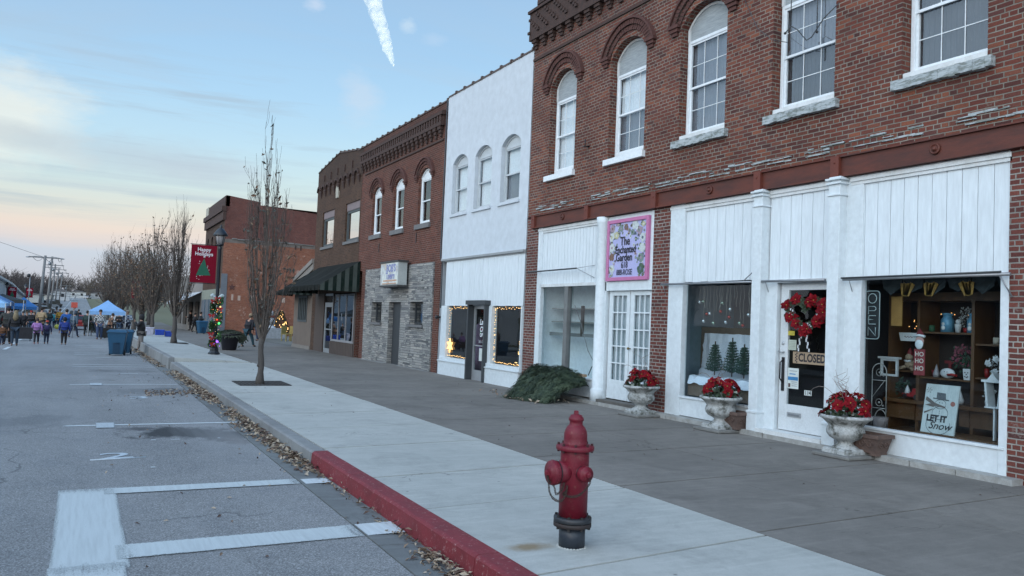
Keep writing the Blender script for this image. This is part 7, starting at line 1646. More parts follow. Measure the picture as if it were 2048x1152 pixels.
def skel(st, arms, bend, w=1.0):
    V, E, R, ix = [], [], [], {}
    def a(n, p, r, par=None):
        ix[n] = len(V); V.append(p); R.append(r)
        if par is not None: E.append((ix[par], ix[n]))
    b = bend
    a('pel', (0, 0, .97), (.150 * w, .11 * w)); a('spi', (0, .02 + b * .08, 1.14), (.135 * w, .10 * w), 'pel'); a('che', (0, .03 + b * .22, 1.32), (.155 * w, .11 * w), 'spi'); a('nkb', (0, .03 + b * .34, 1.46), (.075, .07), 'che'); a('nk', (0, .04 + b * .38, 1.53), (.052, .052), 'nkb'); a('hd', (0, .06 + b * .43, 1.61), (.075, .085), 'nk'); a('hd2', (0, .05 + b * .44, 1.69), (.078, .092), 'hd'); a('hd3', (0, .04 + b * .44, 1.76), (.045, .05), 'hd2'); a('ns', (0, .155 + b * .45, 1.645), (.014, .018), 'hd')
    for s, n in ((-1, 'l'), (1, 'r')):
        sw = st * s
        a('hip' + n, (s * .095, 0, .90), (.10 * w, .10 * w), 'pel'); a('kne' + n, (s * .10, sw * .55 + .03, .50), (.062, .065), 'hip' + n); a('ank' + n, (s * .10, sw * 1.05 - (.10 * abs(st) if sw < 0 else 0), .09), (.042, .045), 'kne' + n); a('toe' + n, (s * .11, sw * 1.05 + .15, .04), (.035, .028), 'ank' + n)
        a('sh' + n, (s * .185 * w, .02 + b * .30, 1.41), (.062, .062), 'che')
        m = arms[0 if s < 0 else 1]
        if m == 'down': el, wr = (s * .25 * w, -sw * .22 + b * .25, 1.13), (s * .25 * w, -sw * .45 + .06 + b * .25, .90)
        elif m == 'pocket': el, wr = (s * .27 * w, -.06 + b * .25, 1.14), (s * .19 * w, .10 + b * .2, .98)
        elif m == 'front': el, wr = (s * .25 * w, .04 + b * .25, 1.14), (s * .14, .28 + b * .3, 1.18)
        else: el, wr = (s * .27 * w, .16 + b * .3, 1.22), (s * .12, .30 + b * .3, 1.45)
        a('el' + n, el, (.045, .045), 'sh' + n); a('wr' + n, wr, (.03, .028), 'el' + n)
        d = (Vector(wr) - Vector(el)).normalized(); sd_ = d.cross(Vector((0, 1, 0.2))).normalized(); a('pm' + n, tuple(Vector(wr) + d * .07), (.036, .018), 'wr' + n)
        for f in range(4):
            o_ = sd_ * (f - 1.5) * .018; p1 = Vector(wr) + d * .10 + o_; p2 = p1 + d * .035 + Vector((0, .008, 0)); p3 = p2 + d * (.025 + .006 * (f in (1, 2))) + Vector((0, .014, 0))
            a('f%d%s' % (f, n), tuple(p1), (.009, .009), 'pm' + n); a('g%d%s' % (f, n), tuple(p2), (.0085, .0085), 'f%d%s' % (f, n)); a('h%d%s' % (f, n), tuple(p3), (.007, .007), 'g%d%s' % (f, n))
        p1 = Vector(wr) + d * .04 + Vector((-s * .02, .03, 0)); a('t' + n, tuple(p1), (.011, .011), 'wr' + n); a('u' + n, tuple(p1 + d * .04 + Vector((0, .01, 0))), (.009, .009), 't' + n)
    return V, E, R, ix
_sk = {}
def body_set(st, arms, bend, w):
    k = (st, arms, bend, w)
    if k in _sk: return _sk[k]
    V, E, R, ix = skel(st, arms, bend, w); inv = {v: n for n, v in ix.items()}
    full = skin(V, E, R)
    def sub(names, grow, extra=None):
        ids = [ix[n] for n in names]; mp = {i: j for j, i in enumerate(ids)}; VV = [V[i] for i in ids]; EE = [(mp[p], mp[q]) for p, q in E if p in mp and q in mp]
        RR = [tuple(x * grow[0] + grow[1] for x in R[i]) for i in ids]
        if extra: extra(VV, EE, RR, mp)
        return skin(VV, EE, RR)
    def coat(VV, EE, RR, mp): 
        p = VV[0]; VV.append((p[0], p[1], p[2] - .12)); EE.append((0, len(VV) - 1)); RR.append((.175 * w, .135 * w))
    top = sub(['pel', 'spi', 'che', 'nkb', 'shl', 'ell', 'wrl', 'shr', 'elr', 'wrr'], (1.05, .022), coat)
    leg = sub(['pel', 'hipl', 'knel', 'ankl', 'hipr', 'kner', 'ankr'], (1.02, .016))
    sh = [sub(['ank' + n, 'toe' + n], (1.0, .014)) for n in 'lr']
    _sk[k] = (full, top, leg, sh, V, ix); return _sk[k]
SKIN = mat('skin', (.42, .24, .17), .6, (.36, .20, .14), 9)
CM = {}
def cloth(c, name='cloth'):
    k = tuple(round(x, 3) for x in c)
    if k not in CM: CM[k] = mat('fabric_%02d' % len(CM), c, .85, tuple(x * .6 for x in c), 7, bmp=.2, bscale=20)
    return CM[k]
def person(loc, face, h, top, legs, label, st=.18, arms=('down', 'down'), bend=0, w=1.0, hair=(.03, .02, .015), hat=None, long=False, hood=False, shoes=(.02, .02, .022), skirt=0, pack=None, group='people walking in the closed street', plaid=None, held=None):
    full, tp, lg, sh, V, ix = body_set(st, tuple(arms), bend, w); s = h / 1.78
    o = empty('person', loc, label, 'person', group, face); o.scale = (s, s, s)
    link_mesh(full, 'body', SKIN, o); link_mesh(lg, 'trousers', cloth(legs), o); link_mesh(tp, 'jacket', plaid or cloth(top), o)
    for q in sh: link_mesh(q, 'shoe', cloth(shoes), o)
    hd = Vector(V[ix['hd2']]); g = MB()
    def add(g, name, m): ob = g.build(name, m); ob.parent = o; ob.location = (0, 0, 0); return ob
    if hood: g.ball(hd + Vector((0, -.02, -.02)), .135, 12, 8, sc_=(.95, 1, 1.15)); add(g, 'hood', cloth(hat or top))
    elif hat: 
        g.lathe([(.108, -.0), (.112, .03), (.10, .085), (.06, .125), (0, .135)], hd + Vector((0, -.005, .0)), 14); add(g, 'hat', cloth(hat)); g = MB(); g.ball(hd + Vector((0, -.03, -.02)), .105, 10, 6, sc_=(.93, .95, 1.05)); add(g, 'hair', cloth(hair))
    else: g.ball(hd + Vector((0, -.025, .02)), .112, 12, 8, sc_=(.92, 1, 1.02)); add(g, 'hair', cloth(hair))
    if long: 
        g = MB(); c = hd + Vector((0, -.07, 0)); g.tube([c + Vector((0, 0, .02)), c + Vector((0, -.03, -.12)), c + Vector((0, -.065, -.26)), c + Vector((0, -.07, -.40))], [.09, .115, .13, .06], 10); add(g, 'long_hair', cloth(hair))
    g = MB()
    for e in (-.03, .03): g.ball(hd + Vector((e, .088, -.02)), .011, 6, 4)
    add(g, 'eyes', cloth((.03, .025, .02))); g = MB(); g.box(hd.x - .022, hd.x + .022, hd.y + .093, hd.y + .10, hd.z - .085, hd.z - .075); add(g, 'mouth', cloth((.25, .09, .08)))
    if pack: g = MB(); g.ball((0, -.2, 1.25), .17, 10, 7, sc_=(.95, .6, 1.25)); add(g, 'backpack', cloth(pack))
    if held: g = MB(); held(g, V, ix); add(g, 'phone', BLACK)
    return o
def foot(px, py, walk=False):
    """stand on the road (or walk) where the line of sight meets it"""
    d = RX * ((px - 1024) / 1609.28) - UP * ((py - 576) / 1609.28) + FW; y = 20.0
    f = wz if walk else rz
    for _ in range(4000):
        z = 1.65 + d.z / d.y * y
        if z <= f(y): break
        y += .03
    return Vector((d.x / d.y * y, y, f(y)))
def ppm(p):  # how many photo pixels one metre of height covers there (used only to scale the person)
    return 1609.28 / (FW.dot(p - Vector((0, 0, 1.65))))
def P_(px, py, hp, *a, walk=False, face=0, **k):
    p = foot(px, py, walk); return person(p, face, hp / ppm(p), *a, **k)
BK = (.014, .014, .017); NV = (.018, .03, .065); JN = (.03, .06, .11)
random.seed(90)
PLD = None
def plaid_mat(n, a, b_, s=14):
    m, t, b = nt(n); ck = N(t, 'ShaderNodeTexChecker'); ck.inputs['Scale'].default_value = s; ck.inputs['Color1'].default_value = a + (1,); ck.inputs['Color2'].default_value = b_ + (1,); L(t, coords(t, 'Object'), ck.inputs[0]); L(t, ck.outputs[0], b.inputs['Base Color']); b.inputs['Roughness'].default_value = .9; return m
P_(3, 690, 42, (.14, .06, .025), NV, 'child in a brown jacket at the left edge of the street', st=.15, w=1.2, face=.2)
P_(13, 689, 76, (.035, .038, .036), BK, 'tall man in a dark grey hooded jacket and navy beanie beside the long haired woman', w=1.25, hat=(.015, .02, .06), st=.1, arms=('pocket', 'down'))
P_(28, 692, 70, BK, (.025, .045, .075), 'woman with long fair hair in a black jacket and jeans', long=True, hair=(.22, .17, .10), st=.08, w=1.15, arms=('down', 'front'))
P_(72, 688, 51, (.32, .16, .40), (.02, .02, .03), 'girl in a lilac puffer jacket and pink boots', hair=(.05, .035, .03), st=.16, w=1.2, shoes=(.5, .15, .22), arms=('front', 'down'))
P_(92, 688, 46, (.03, .03, .08), NV, 'small child with a navy patterned backpack and orange collar', hat=(.55, .07, .04), st=.05, w=1.2, pack=(.05, .04, .12), hood=False)
P_(127, 690, 55, (.012, .035, .20), BK, 'child in a blue coat with a black hood', hood=True, hat=BK, st=.06, w=1.15, shoes=(.2, .2, .22))
P_(80, 671, 56, (.36, .26, .15), BK, 'man in a tan work jacket behind the two small children', w=1.25, st=.05, arms=('down', 'front'), face=-.5)
P_(131, 673, 54, (.02, .10, .34), NV, 'broad man in a royal blue jacket behind the child in blue', w=1.35, st=.1, face=.3)
P_(146, 675, 53, (.06, .10, .14), NV, 'person in a grey blue jacket striding beside the blue jacket man', w=1.1, st=.3, face=-.6, hood=True, hat=(.07, .09, .12))
P_(146, 662, 49, (.04, .05, .055), BK, 'man in a dark jacket in front of the orange sign', st=.05, face=2.8, w=1.15)
P_(156, 652, 33, BK, JN, 'man in a black jacket and jeans between the green coat and the blue jacket', st=.15, face=.4, w=1.15)
P_(172, 672, 50, (.018, .038, .036), BK, 'woman in a long dark green coat near the small fir tree', st=.05, w=1.15, face=-.4, arms=('down', 'front'))
P_(198, 679, 59, (.1, .1, .1), (.03, .055, .12), 'man in a black and white checked shirt and jeans facing the camera', st=.12, face=3.1, w=1.1, plaid=plaid_mat('checked_shirt', (.45, .47, .48), (.015, .015, .02)), arms=('pocket', 'pocket'))
P_(216, 677, 50, (.13, .075, .045), (.02, .025, .04), 'person in a brown camouflage hoodie leaning beside the bins', st=.25, face=-1.2, bend=.5, w=1.1, plaid=plaid_mat('brown_camouflage', (.20, .11, .07), (.05, .035, .03), 6))
P_(253, 673, 52, (.5, .55, .62), (.02, .025, .04), 'person in a white and blue patterned jacket behind the bins', st=.05, face=2.9, w=1.2, arms=('front', 'front'), plaid=plaid_mat('snow_camouflage', (.55, .6, .66), (.08, .12, .2), 7), hat=(.3, .25, .2))
P_(281, 702, 72, BK, (.22, .20, .19), 'person in a black hooded coat and grey trousers by the kerb holding up a phone', st=.13, face=1.35, hood=True, hat=BK, arms=('up', 'pocket'), w=1.25, shoes=(.012, .012, .013), held=lambda g, V, ix: g.box(V[ix['wrl']][0] - .04, V[ix['wrl']][0] + .04, V[ix['wrl']][1] + .06, V[ix['wrl']][1] + .075, 1.45, 1.6))
for i, (x, y, hp, c, lab, f) in enumerate(((44, 667, 44, BK, 'person in black at the left end of the dark market table', 3.0), (52, 666, 42, (.03, .03, .04), 'person in charcoal behind the middle of the dark table', 2.9), (60, 667, 45, (.02, .02, .022), 'person with a red hat behind the dark table', 3.2), (67, 664, 40, BK, 'person in black at the right end of the dark table', 2.6), (98, 660, 40, (.03, .05, .05), 'person in dark grey behind the tan jacket man', 1.0), (108, 657, 34, (.05, .28, .34), 'small person in a turquoise top in the crowd', .4), (118, 658, 40, (.35, .20, .03), 'person in a mustard jacket in the crowd', .2), (112, 648, 30, BK, 'person in black behind the turquoise top', 3.0), (88, 645, 30, (.25, .25, .26), 'person in pale grey far back in the crowd', .8), (34, 655, 38, (.35, .4, .44), 'person in a pale hooded top behind the tall man', .3), (228, 668, 45, (.45, .47, .5), 'person in pale grey under the blue canopy', 2.9), (237, 669, 44, BK, 'person in a black vest under the blue canopy', 3.0), (246, 668, 47, (.5, .52, .54), 'person in white under the right end of the blue canopy', 3.3), (188, 665, 40, (.1, .11, .11), 'person in dark grey at the left leg of the blue canopy', 2.6))):
    P_(x, y, hp, c, random.choice((BK, NV, JN)), lab, face=f, st=.04, w=1.15, arms=('front', 'front') if i % 2 else ('down', 'pocket'), hat=(.3, .02, .02) if i == 2 else None, hair=random.choice(((.03, .02, .015), (.12, .07, .04), (.02, .02, .02))), group='people standing at the market stalls')
for x, y, hp, c, lg, lab, f, st in ((380, 661, 40, BK, BK, 'left of three people in black near the blue columns', 1.2, .05), (388, 664, 38, BK, BK, 'middle of three people in black, stooping slightly', -1.3, .2), (399, 666, 42, (.015, .02, .025), (.45, .47, .5), 'right of three people, in a black top and white trousers', -1.4, .12)):
    P_(x, y, hp, c, lg, lab, walk=True, face=f, st=st, w=1.15, arms=('front', 'front'), group='people on the walk by the orange brick building')
P_(477, 665, 40, (.03, .05, .05), (.02, .03, .06), 'person in a dark jacket and jeans by the orange brick wall', walk=True, face=.5, st=.05, w=1.15, group='people on the walk by the orange brick building')
P_(495, 694, 66, (.012, .012, .018), (.018, .06, .085), 'man in a tan cap, black hooded top and jeans walking along the inner walk', walk=True, face=-1.0, st=.3, w=1.25, hat=(.30, .22, .14), hair=(.1, .08, .06), group='people on the walk by the orange brick building', bend=.2)
P_(515, 682, 54, (.03, .08, .10), NV, 'person in a teal jacket partly behind the nearest tree', walk=True, face=.4, st=.1, w=1.1, group='people on the walk by the orange brick building')
# ------------------------------------------------------------------ market things
def canopy(x, y, s, h, col, label, peak=.85, z=None):
    z = rz(y) if z is None else z
    o = empty('pop_up_canopy', (x, y, z), label, 'canopy', 'pop-up canopies over the market stalls'); c = mat('canopy_' + label.split()[0] + str(int(y)), col, .7, tuple(q * .85 for q in col), 2); g = MB(); e = z + h
    Q = [(x - s, y - s), (x + s, y - s), (x + s, y + s), (x - s, y + s)]
    for i in range(4):
        a, b = Q[i], Q[(i + 1) % 4]; m0 = ((a[0] * .42 + x * .58), (a[1] * .42 + y * .58)); m1 = ((b[0] * .42 + x * .58), (b[1] * .42 + y * .58))
        g.poly([(*a, e), (*b, e), (*m1, e + peak * .52), (*m0, e + peak * .52)]); g.poly([(*m0, e + peak * .52), (*m1, e + peak * .52), (x, y, e + peak)])
        g.poly([(*a, e), (*b, e), (*b, e - .28), (*a, e - .28)])
    g.build('roof_cloth', c, o)
    for a in Q: g = MB(); g.box(a[0] - .025, a[0] + .025, a[1] - .025, a[1] + .025, z, e); g.build('leg', mat('canopy_leg', (.5, .52, .54), .5), o)
    return o
canopy(1.86, 70, 1.25, 1.95, (.22, .42, .72), 'light blue pop-up canopy right of centre in the street')
canopy(-5.75, 62, 1.55, 2.15, (.26, .48, .74), 'pale blue canopy at the left edge of the street', 1.0); canopy(-5.85, 67, 1.6, 2.3, (.05, .14, .32), 'royal blue canopy behind the pale blue one', 1.0); canopy(-6.1, 84, 1.7, 2.65, (.03, .035, .035), 'black canopy behind the lamp posts', .5); canopy(-4.8, 90, 1.2, 2.1, (.03, .16, .42), 'small blue canopy right of the black canopy', .9)
def table(x, y, w, label, col=(.02, .02, .025), z=None, rot=0):
    z = rz(y) if z is None else z
    o = empty('folding_table', (x, y, z), label, 'table', 'tables at the market'); g = MB(); g.box(x - w / 2, x + w / 2, y - .38, y + .38, z + .70, z + .74); g.build('tabletop', mat('table_white', (.55, .57, .58), .6), o)
    if sum(col) < 1.2: g = MB(); g.box(x - w / 2 - .02, x + w / 2 + .02, y - .40, y - .385, z + .12, z + .745); g.box(x - w / 2 - .02, x + w / 2 + .02, y - .4, y + .4, z + .742, z + .75); g.build('tablecloth', cloth(col), o)
    for sx in (-1, 1):
        for sy in (-1, 1): g = MB(); g.tube([(x + sx * (w / 2 - .1), y + sy * .3, z), (x + sx * (w / 2 - .1), y + sy * .3, z + .7)], .016, 6); g.build('leg', METAL, o)
table(-3.1, 52, 1.7, 'long dark covered table before the group in black'); table(-4.9, 54, 1.6, 'dark covered table at the left edge', (.05, .02, .02)); table(2.0, 60, 1.6, 'table before the blue canopy behind the bins', (.02, .02, .02)); 
def box_(x, y, z, w, h, col, label, name='cooler', cat='box'):
    o = empty(name, (x, y, z), label, cat, 'boxes set down on the raised walk'); g = MB(); g.box(x - w / 2, x + w / 2, y - .2, y + .2, z, z + h); g.build('body', cloth(col), o, bevel=.02); g = MB(); g.box(x - w / 2 - .02, x + w / 2 + .02, y - .22, y + .22, z + h, z + h + .05); g.build('lid', cloth(tuple(min(1, c * 1.3) for c in col)), o)
zz = WS(53); box_(3.72, 52.6, zz + .03, .42, .40, (.42, .42, .5), 'white and purple carton on the kerb beside the street trees', 'carton'); box_(4.35, 53.5, zz - .0, .5, .28, (.02, .07, .42), 'left of two blue boxes on the raised walk'); box_(4.9, 53.5, wz(53) + .03, .5, .28, (.02, .06, .36), 'right of two blue boxes on the raised walk')
o = empty('small_fir', foot(182, 671), 'small cut fir tree standing beside the woman in the green coat', 'christmas tree'); q = Vector(o.location); g = MB(); random.seed(2)
g.tube([q, q + Vector((0, 0, .9))], .03, 6); g.build('trunk', BARK, o); g = MB()
for _ in range(700): h = random.random(); a = random.uniform(0, 6.3); r = .36 * (1 - h) * random.uniform(.5, 1); bract(g, q + Vector((r * cos(a), r * sin(a), .2 + .85 * h)), (cos(a), sin(a), .1), (0, 0, 1), .10, .03, 0, .2)
g.build('needles', mat('needles_a', (0, 0, 0)), o)
o = empty('orange_sign', (-.35, 61.5, rz(61)), 'orange square sign held up above the crowd', 'sign'); p = foot(146, 660); g = MB(); zc = 1.62; g.box(-.55, -.17, 61.4, 61.42, zc - .2, zc + .16); g.build('panel', cloth((.55, .10, .07)), o); g = MB(); g.tube([(-.36, 61.44, rz(61)), (-.36, 61.44, zc)], .015, 6); g.build('stick', METAL, o)
o = empty('yellow_bag', foot(114, 658), 'bright yellow bag on the road in the crowd', 'bag'); q = Vector(o.location); g = MB(); g.ball(q + Vector((0, 0, .22)), .26, 10, 7, sc_=(1, .6, .9)); g.build('sack', mat('yellow_plastic', (.5, .5, .08), .5), o)
# ---- lot beside the tall building: lit trees, table, chairs
for x, y, h, lab in ((16.6, 64.5, 1.9, 'lit fir tree at the right of the side lot'), (14.2, 65.5, 2.0, 'lit fir tree in the middle of the side lot'), (17.9, 63.5, 1.6, 'lit fir tree half hidden by the lean-to')):
    z = wz(64); o = empty('lit_fir_tree', (x, y, z), lab, 'christmas tree', 'lit fir trees in the side lot'); random.seed(int(x * 10)); g = MB(); g.tube([(x, y, z), (x, y, z + h)], .04, 6); g.build('trunk', BARK, o); g = MB()
    for _ in range(900): k = random.random(); a = random.uniform(0, 6.3); r = .8 * (1 - k) * random.uniform(.5, 1); bract(g, Vector((x + r * cos(a), y + r * sin(a), z + .2 + (h - .2) * k)), (cos(a), sin(a), .1), (0, 0, 1), .2, .05, 0, .2)
    g.build('needles', mat('needles_a', (0, 0, 0)), o)
    for _ in range(34): k = random.random(); a = random.uniform(-3.1, 0); r = .82 * (1 - k); g = MB(); g.ball((x + r * cos(a), y + r * sin(a), z + .2 + (h - .2) * k), .035, 6, 4); g.build('bulb', WARM, o)
table(13.3, 51, 2.4, 'white folding table in the side lot beside the lean-to', (1, 1, 1), wz(51)); table(11.0, 53, 1.5, 'pale covered table behind the nearest tree', (.3, .33, .36), wz(51))
def chair(x, y, rot, label, col):
    z = wz(y); o = empty('wooden_chair', (x, y, z), label, 'chair', 'chairs in the side lot', rot); m = cloth(col); 
    def pb(n, *q): g = MB(); g.box(*q); ob = g.build(n, m); ob.parent = o
    pb('seat', -.22, .22, -.22, .22, .43, .47); pb('backrest', -.22, .22, .19, .22, .47, .95)
    for a in (-.2, .17):
        for b in (-.2, .17): pb('leg', a, a + .04, b, b + .04, 0, .43)
chair(11.3, 50.5, .6, 'yellow wooden chair behind the nearest tree', (.30, .24, .08)); chair(11.8, 51.5, -.8, 'second yellow chair beside the first', (.30, .22, .07)); chair(13.2, 49.8, 1.4, 'white chair by the folding table', (.45, .46, .46))
g = MB()
for a, b in ((42.4, 50), (50, 60), (60, 67.5)): g.poly([(9.92, a, wz(a) + .01), (30, a, wz(a) + .02), (30, b, wz(b) + .02), (9.92, b, wz(b) + .01)])
struct(g, 'gravel_lot', mat('gravel', (.16, .155, .14), .95, (.11, .11, .09), 3, 'World', bmp=.5, bscale=60))
o = empty('white_inflatable', (12.2, 60, wz(60)), 'white snowman figure with a red scarf against the orange wall', 'decoration'); g = MB()
for r, h in ((.5, .45), (.38, 1.15), (.26, 1.72)): g.ball((12.2, 60, wz(60) + h), r, 14, 10)
g.build('body', cloth((.5, .53, .56)), o); g = MB(); g.tube([(12.2 + .3 * cos(k * .63), 60 + .3 * sin(k * .63), wz(60) + 1.5) for k in range(11)], .06, 6); g.build('scarf', cloth((.35, .03, .03)), o)
# ---- left side buildings
WMET = mat('white_metal_wall', (.46, .50, .54), .6, (.4, .44, .48), .5, 'World'); GRN_ = mat('galvanised_eave', (.3, .33, .35), .6)
o = empty('metal_building', (-8.3, 115, -.8), 'long white metal building with a brick pilaster and sloping eave on the left', 'building')
g = MB(); tf = [(80, 4.7), (118, 3.95), (152, 2.45)]; wall(g, -8.0, -.3, 80, 152, -1, 3, [(122, 150, 0, 2.0)], topf=tf)
for a, b in ((80, 118), (118, 152)): g.poly([(-8, a, prof(tf, a)), (-8, b, prof(tf, b)), (-24, b, prof(tf, b) + 1.2), (-24, a, prof(tf, a) + 1.2)], 1)
g.poly([(-8, 80, -1), (-24, 80, -1), (-24, 80, 5.9), (-8, 80, 4.7)])
g.build('wall', [WMET, GRN_], o)
g = MB()
for a, b in ((80, 118), (118, 152)): g.hexa([(-8.1, a, prof(tf, a) - .16), (-7.6, a, prof(tf, a) - .16), (-7.6, b, prof(tf, b) - .16), (-8.1, b, prof(tf, b) - .16), (-8.1, a, prof(tf, a) + .05), (-7.6, a, prof(tf, a) + .05), (-7.6, b, prof(tf, b) + .05), (-8.1, b, prof(tf, b) + .05)])
g.build('eave', mat('white_eave', (.6, .63, .65), .5), o)
g = MB(); g.box(-8.05, -7.85, 116, 120.5, -.8, 3.8); g.build('brick_pilaster', BR_E2, o)
g = MB(); g.box(-9.5, -9.3, 121, 151, -.8, 2.6); g.build('inner_wall', mat('cream_wall', (.42, .38, .32), .8, (.33, .3, .26), 1, 'World'), o)
g = MB(); g.hexa([(-9.2, 146, 1.5), (-6.9, 146, .9), (-6.9, 156, .9), (-9.2, 156, 1.5), (-9.2, 146, 1.75), (-6.9, 146, 1.15), (-6.9, 156, 1.15), (-9.2, 156, 1.75)]); g.build('red_awning', cloth((.28, .03, .03)), o)
for k, (x, y, w_, d, h, c, lab) in enumerate(((-11.5, 175, 10, 22, 3.8, (.42, .44, .42), 'pale flat roofed building beyond the first utility pole'), (-9.8, 215, 8, 20, 3.3, (.5, .5, .46), 'cream low building behind the parked cars'), (-8, 330, 9, 14, 4, (.55, .57, .58), 'distant white house left of the far road'), (-1.5, 436, 7, 8, 3.6, (.6, .62, .63), 'small white house at the end of the road'), (9, 440, 10, 8, 3.4, (.5, .5, .5), 'long pale house right of the end of the road'), (22, 452, 9, 8, 4, (.45, .45, .42), 'distant grey house behind the street trees'), (38, 430, 9, 8, 4.2, (.5, .48, .44), 'distant tan house far right behind the trees'))):
    z = wz(y); o = empty('far_house' if k > 1 else 'far_building', (x, y, z), lab, 'house' if k > 1 else 'building', 'distant buildings past the market'); g = MB(); g.box(x - w_ / 2, x + w_ / 2, y - d / 2, y + d / 2, z - 1, z + h * .7); g.build('wall', cloth(c), o)
    g = MB(); e = .3; r_ = h * (.3 if k > 1 else .08)
    g.prism([(x - w_ / 2 - e, y - d / 2 - e, z + h * .7), (x + w_ / 2 + e, y - d / 2 - e, z + h * .7), (x, y - d / 2 - e, z + h * .7 + r_)], (0, d + 2 * e, 0)); g.build('roof', cloth((.16, .16, .17)), o)
    for q in (-.25, .25):
        g = MB(); g.box(x + w_ * q - .5, x + w_ * q + .5, y - d / 2 - .06, y - d / 2, z + .9, z + 2); g.build('window', DARKROOM, o)
# ---- utility poles and wires
PW = mat('weathered_pole', (.20, .20, .20), .9, (.14, .14, .145), 3); poles = []
for i, (px, py, y, h, r) in enumerate(((91, 511, 110, 0, .19), (105, 513, 150, 0, .2), (111, 528, 180, 0, .18), (118, 537, 205, 0, .17), (125, 544, 240, 0, .17), (134, 570, 300, 0, .17), (152, 590, 380, 0, .15))):
    d = RX * ((px - 1024) / 1609.28) - UP * ((py - 576) / 1609.28) + FW; x = d.x / d.y * y; zt = 1.65 + d.z / d.y * y; zb = rz(y)
    o = empty('utility_pole', (x, y, zb), ['thick grey utility pole with two street light arms nearest the market', 'second utility pole with a single crossarm', 'third utility pole behind the second', 'fourth utility pole in the line', 'fifth utility pole in the line', 'sixth utility pole, small and distant', 'last utility pole by the far road'][i], 'utility pole', 'line of utility poles left of the road')
    g = MB(); g.tube([(x - .35, y, zb - .2), (x, y, zt)], [r, r * .7], 10); g.build('pole', PW, o)
    g = MB(); cz = zt - .25; g.box(x - (1.5 if i else 1.7), x + 1.5, y - .06, y + .06, cz - .07, cz + .07); g.build('crossarm', PW, o)
    if i in (1, 2, 3): g = MB(); g.box(x - 1.3, x + 1.3, y - .06, y + .06, cz - 1.6, cz - 1.48); g.build('crossarm', PW, o)
    if i == 0:
        for s in (-1, 1): g = MB(); g.tube([(x, y, cz + .05), (x + s * 1.0, y, cz + .12), (x + s * 1.7, y, cz)], .03, 6); g.ball((x + s * 1.75, y, cz - .04), .28, 8, 5, sc_=(1, .4, .25)); g.build('street_light', GRN_, o)
    else:
        g = MB(); g.ball((x - .35, y - .1, cz - .9), .28, 8, 5, sc_=(.7, .7, 1.2)); g.build('transformer', METAL, o)
    poles.append((x, y, cz))
o = empty('power_lines', (poles[0][0], 110, 5), 'sagging wires strung between the utility poles', 'wires', None); WM = mat('wire_black', (.03, .03, .035), .7)
for off in (-1.3, 0, 1.3):
    for (a, b) in zip(poles, poles[1:]):
        g = MB(); g.tube([(lerp(a[0], b[0], k / 8) + off, lerp(a[1], b[1], k / 8), lerp(a[2], b[2], k / 8) - 1.0 * sin(pi * k / 8) * .5) for k in range(9)], .02 + .00008 * a[1], 3, cap=False); g.build('wire', WM, o)
for z, y in ((5.7, 200), (5.1, 200), (4.3, 215), (3.8, 215)):
    g = MB(); g.tube([(lerp(-11, 26, k / 10), y + k, z - .5 * sin(pi * k / 10)) for k in range(11)], .04, 3, cap=False); g.build('wire', WM, o)
g = MB(); g.tube([(-60, 105, 10.2), (-9, 110, 8.6), (poles[0][0], 110, poles[0][2])], .02, 3); g.build('wire', WM, o)
o = empty('flood_light', (-5.3, 108, 4.6), 'dark round floodlight on a thin pole left of the first utility pole', 'light'); g = MB(); g.tube([(-5.3, 108, rz(108)), (-5.3, 108, 4.6)], .05, 6); g.build('pole', METAL, o); g = MB(); g.ball((-5.45, 108, 4.75), .2, 8, 6); g.build('lamp_head', BLACK, o)
# ---- parked cars
def car(body, suv=0):
    o = empty('parked_car', (0, 0, 0), 'x', 'car', 'cars parked in the lot left of the road'); h = 1.45 + .3 * suv; W2 = .9
    P = [(-2.2, .35), (2.2, .35), (2.25, .7), (2.1, .85), (1.15, .95), (.55, h), (-1.3 - .5 * suv, h), (-1.95 - .15 * suv, .98), (-2.25, .9)]
    g = MB(); g.prism([(-W2, y, z) for y, z in [(q[0], q[1]) for q in P]], (2 * W2, 0, 0)); b = g.build('body', body, o, fixn=True, bevel=.06)
    g = MB(); 
    for s in (-1, 1): g.prism([(s * (W2 + .005), 1.0, .98), (s * (W2 + .005), .52, h - .1), (s * (W2 + .005), -1.25 - .4 * suv, h - .1), (s * (W2 + .005), -1.7, .98)], (s * .01, 0, 0))
    g.prism([(-.75, -1.42 - .48 * suv, h - .08), (.75, -1.42 - .48 * suv, h - .08), (.8, -1.93 - .13 * suv, 1.02), (-.8, -1.93 - .13 * suv, 1.02)], (0, -.02, 0)); g.prism([(-.75, .66, h - .06), (.75, .66, h - .06), (.8, 1.12, 1.0), (-.8, 1.12, 1.0)], (0, .03, .02)); g.build('windows', mat('car_glass', (.02, .025, .03), .1), o, fixn=True)
    for s in (-1, 1):
        for y in (-1.4, 1.4): g = MB(); g.lathe([(.33, -.1), (.33, .1)], (s * .85, y, .33), 16, axis='x'); wl = g.build('wheel', mat('tyre', (0, 0, 0)), o, fixn=True)
        g = MB(); g.box(s * .85 - .12, s * .85 + .05, -2.27, -2.22, .72, .88); g.build('tail_light', mat('tail_red', (.35, .02, .02), .3), o)
    g = MB(); g.box(-.95, .95, -2.3, -2.2, .4, .6); g.build('bumper', body, o); return o
cars = [car(mat('car_white', (.6, .62, .64), .3)), car(mat('car_silver', (.3, .32, .34), .3), 1), car(mat('car_dark', (.02, .024, .03), .3), 1), car(mat('car_red', (.28, .02, .02), .3))]
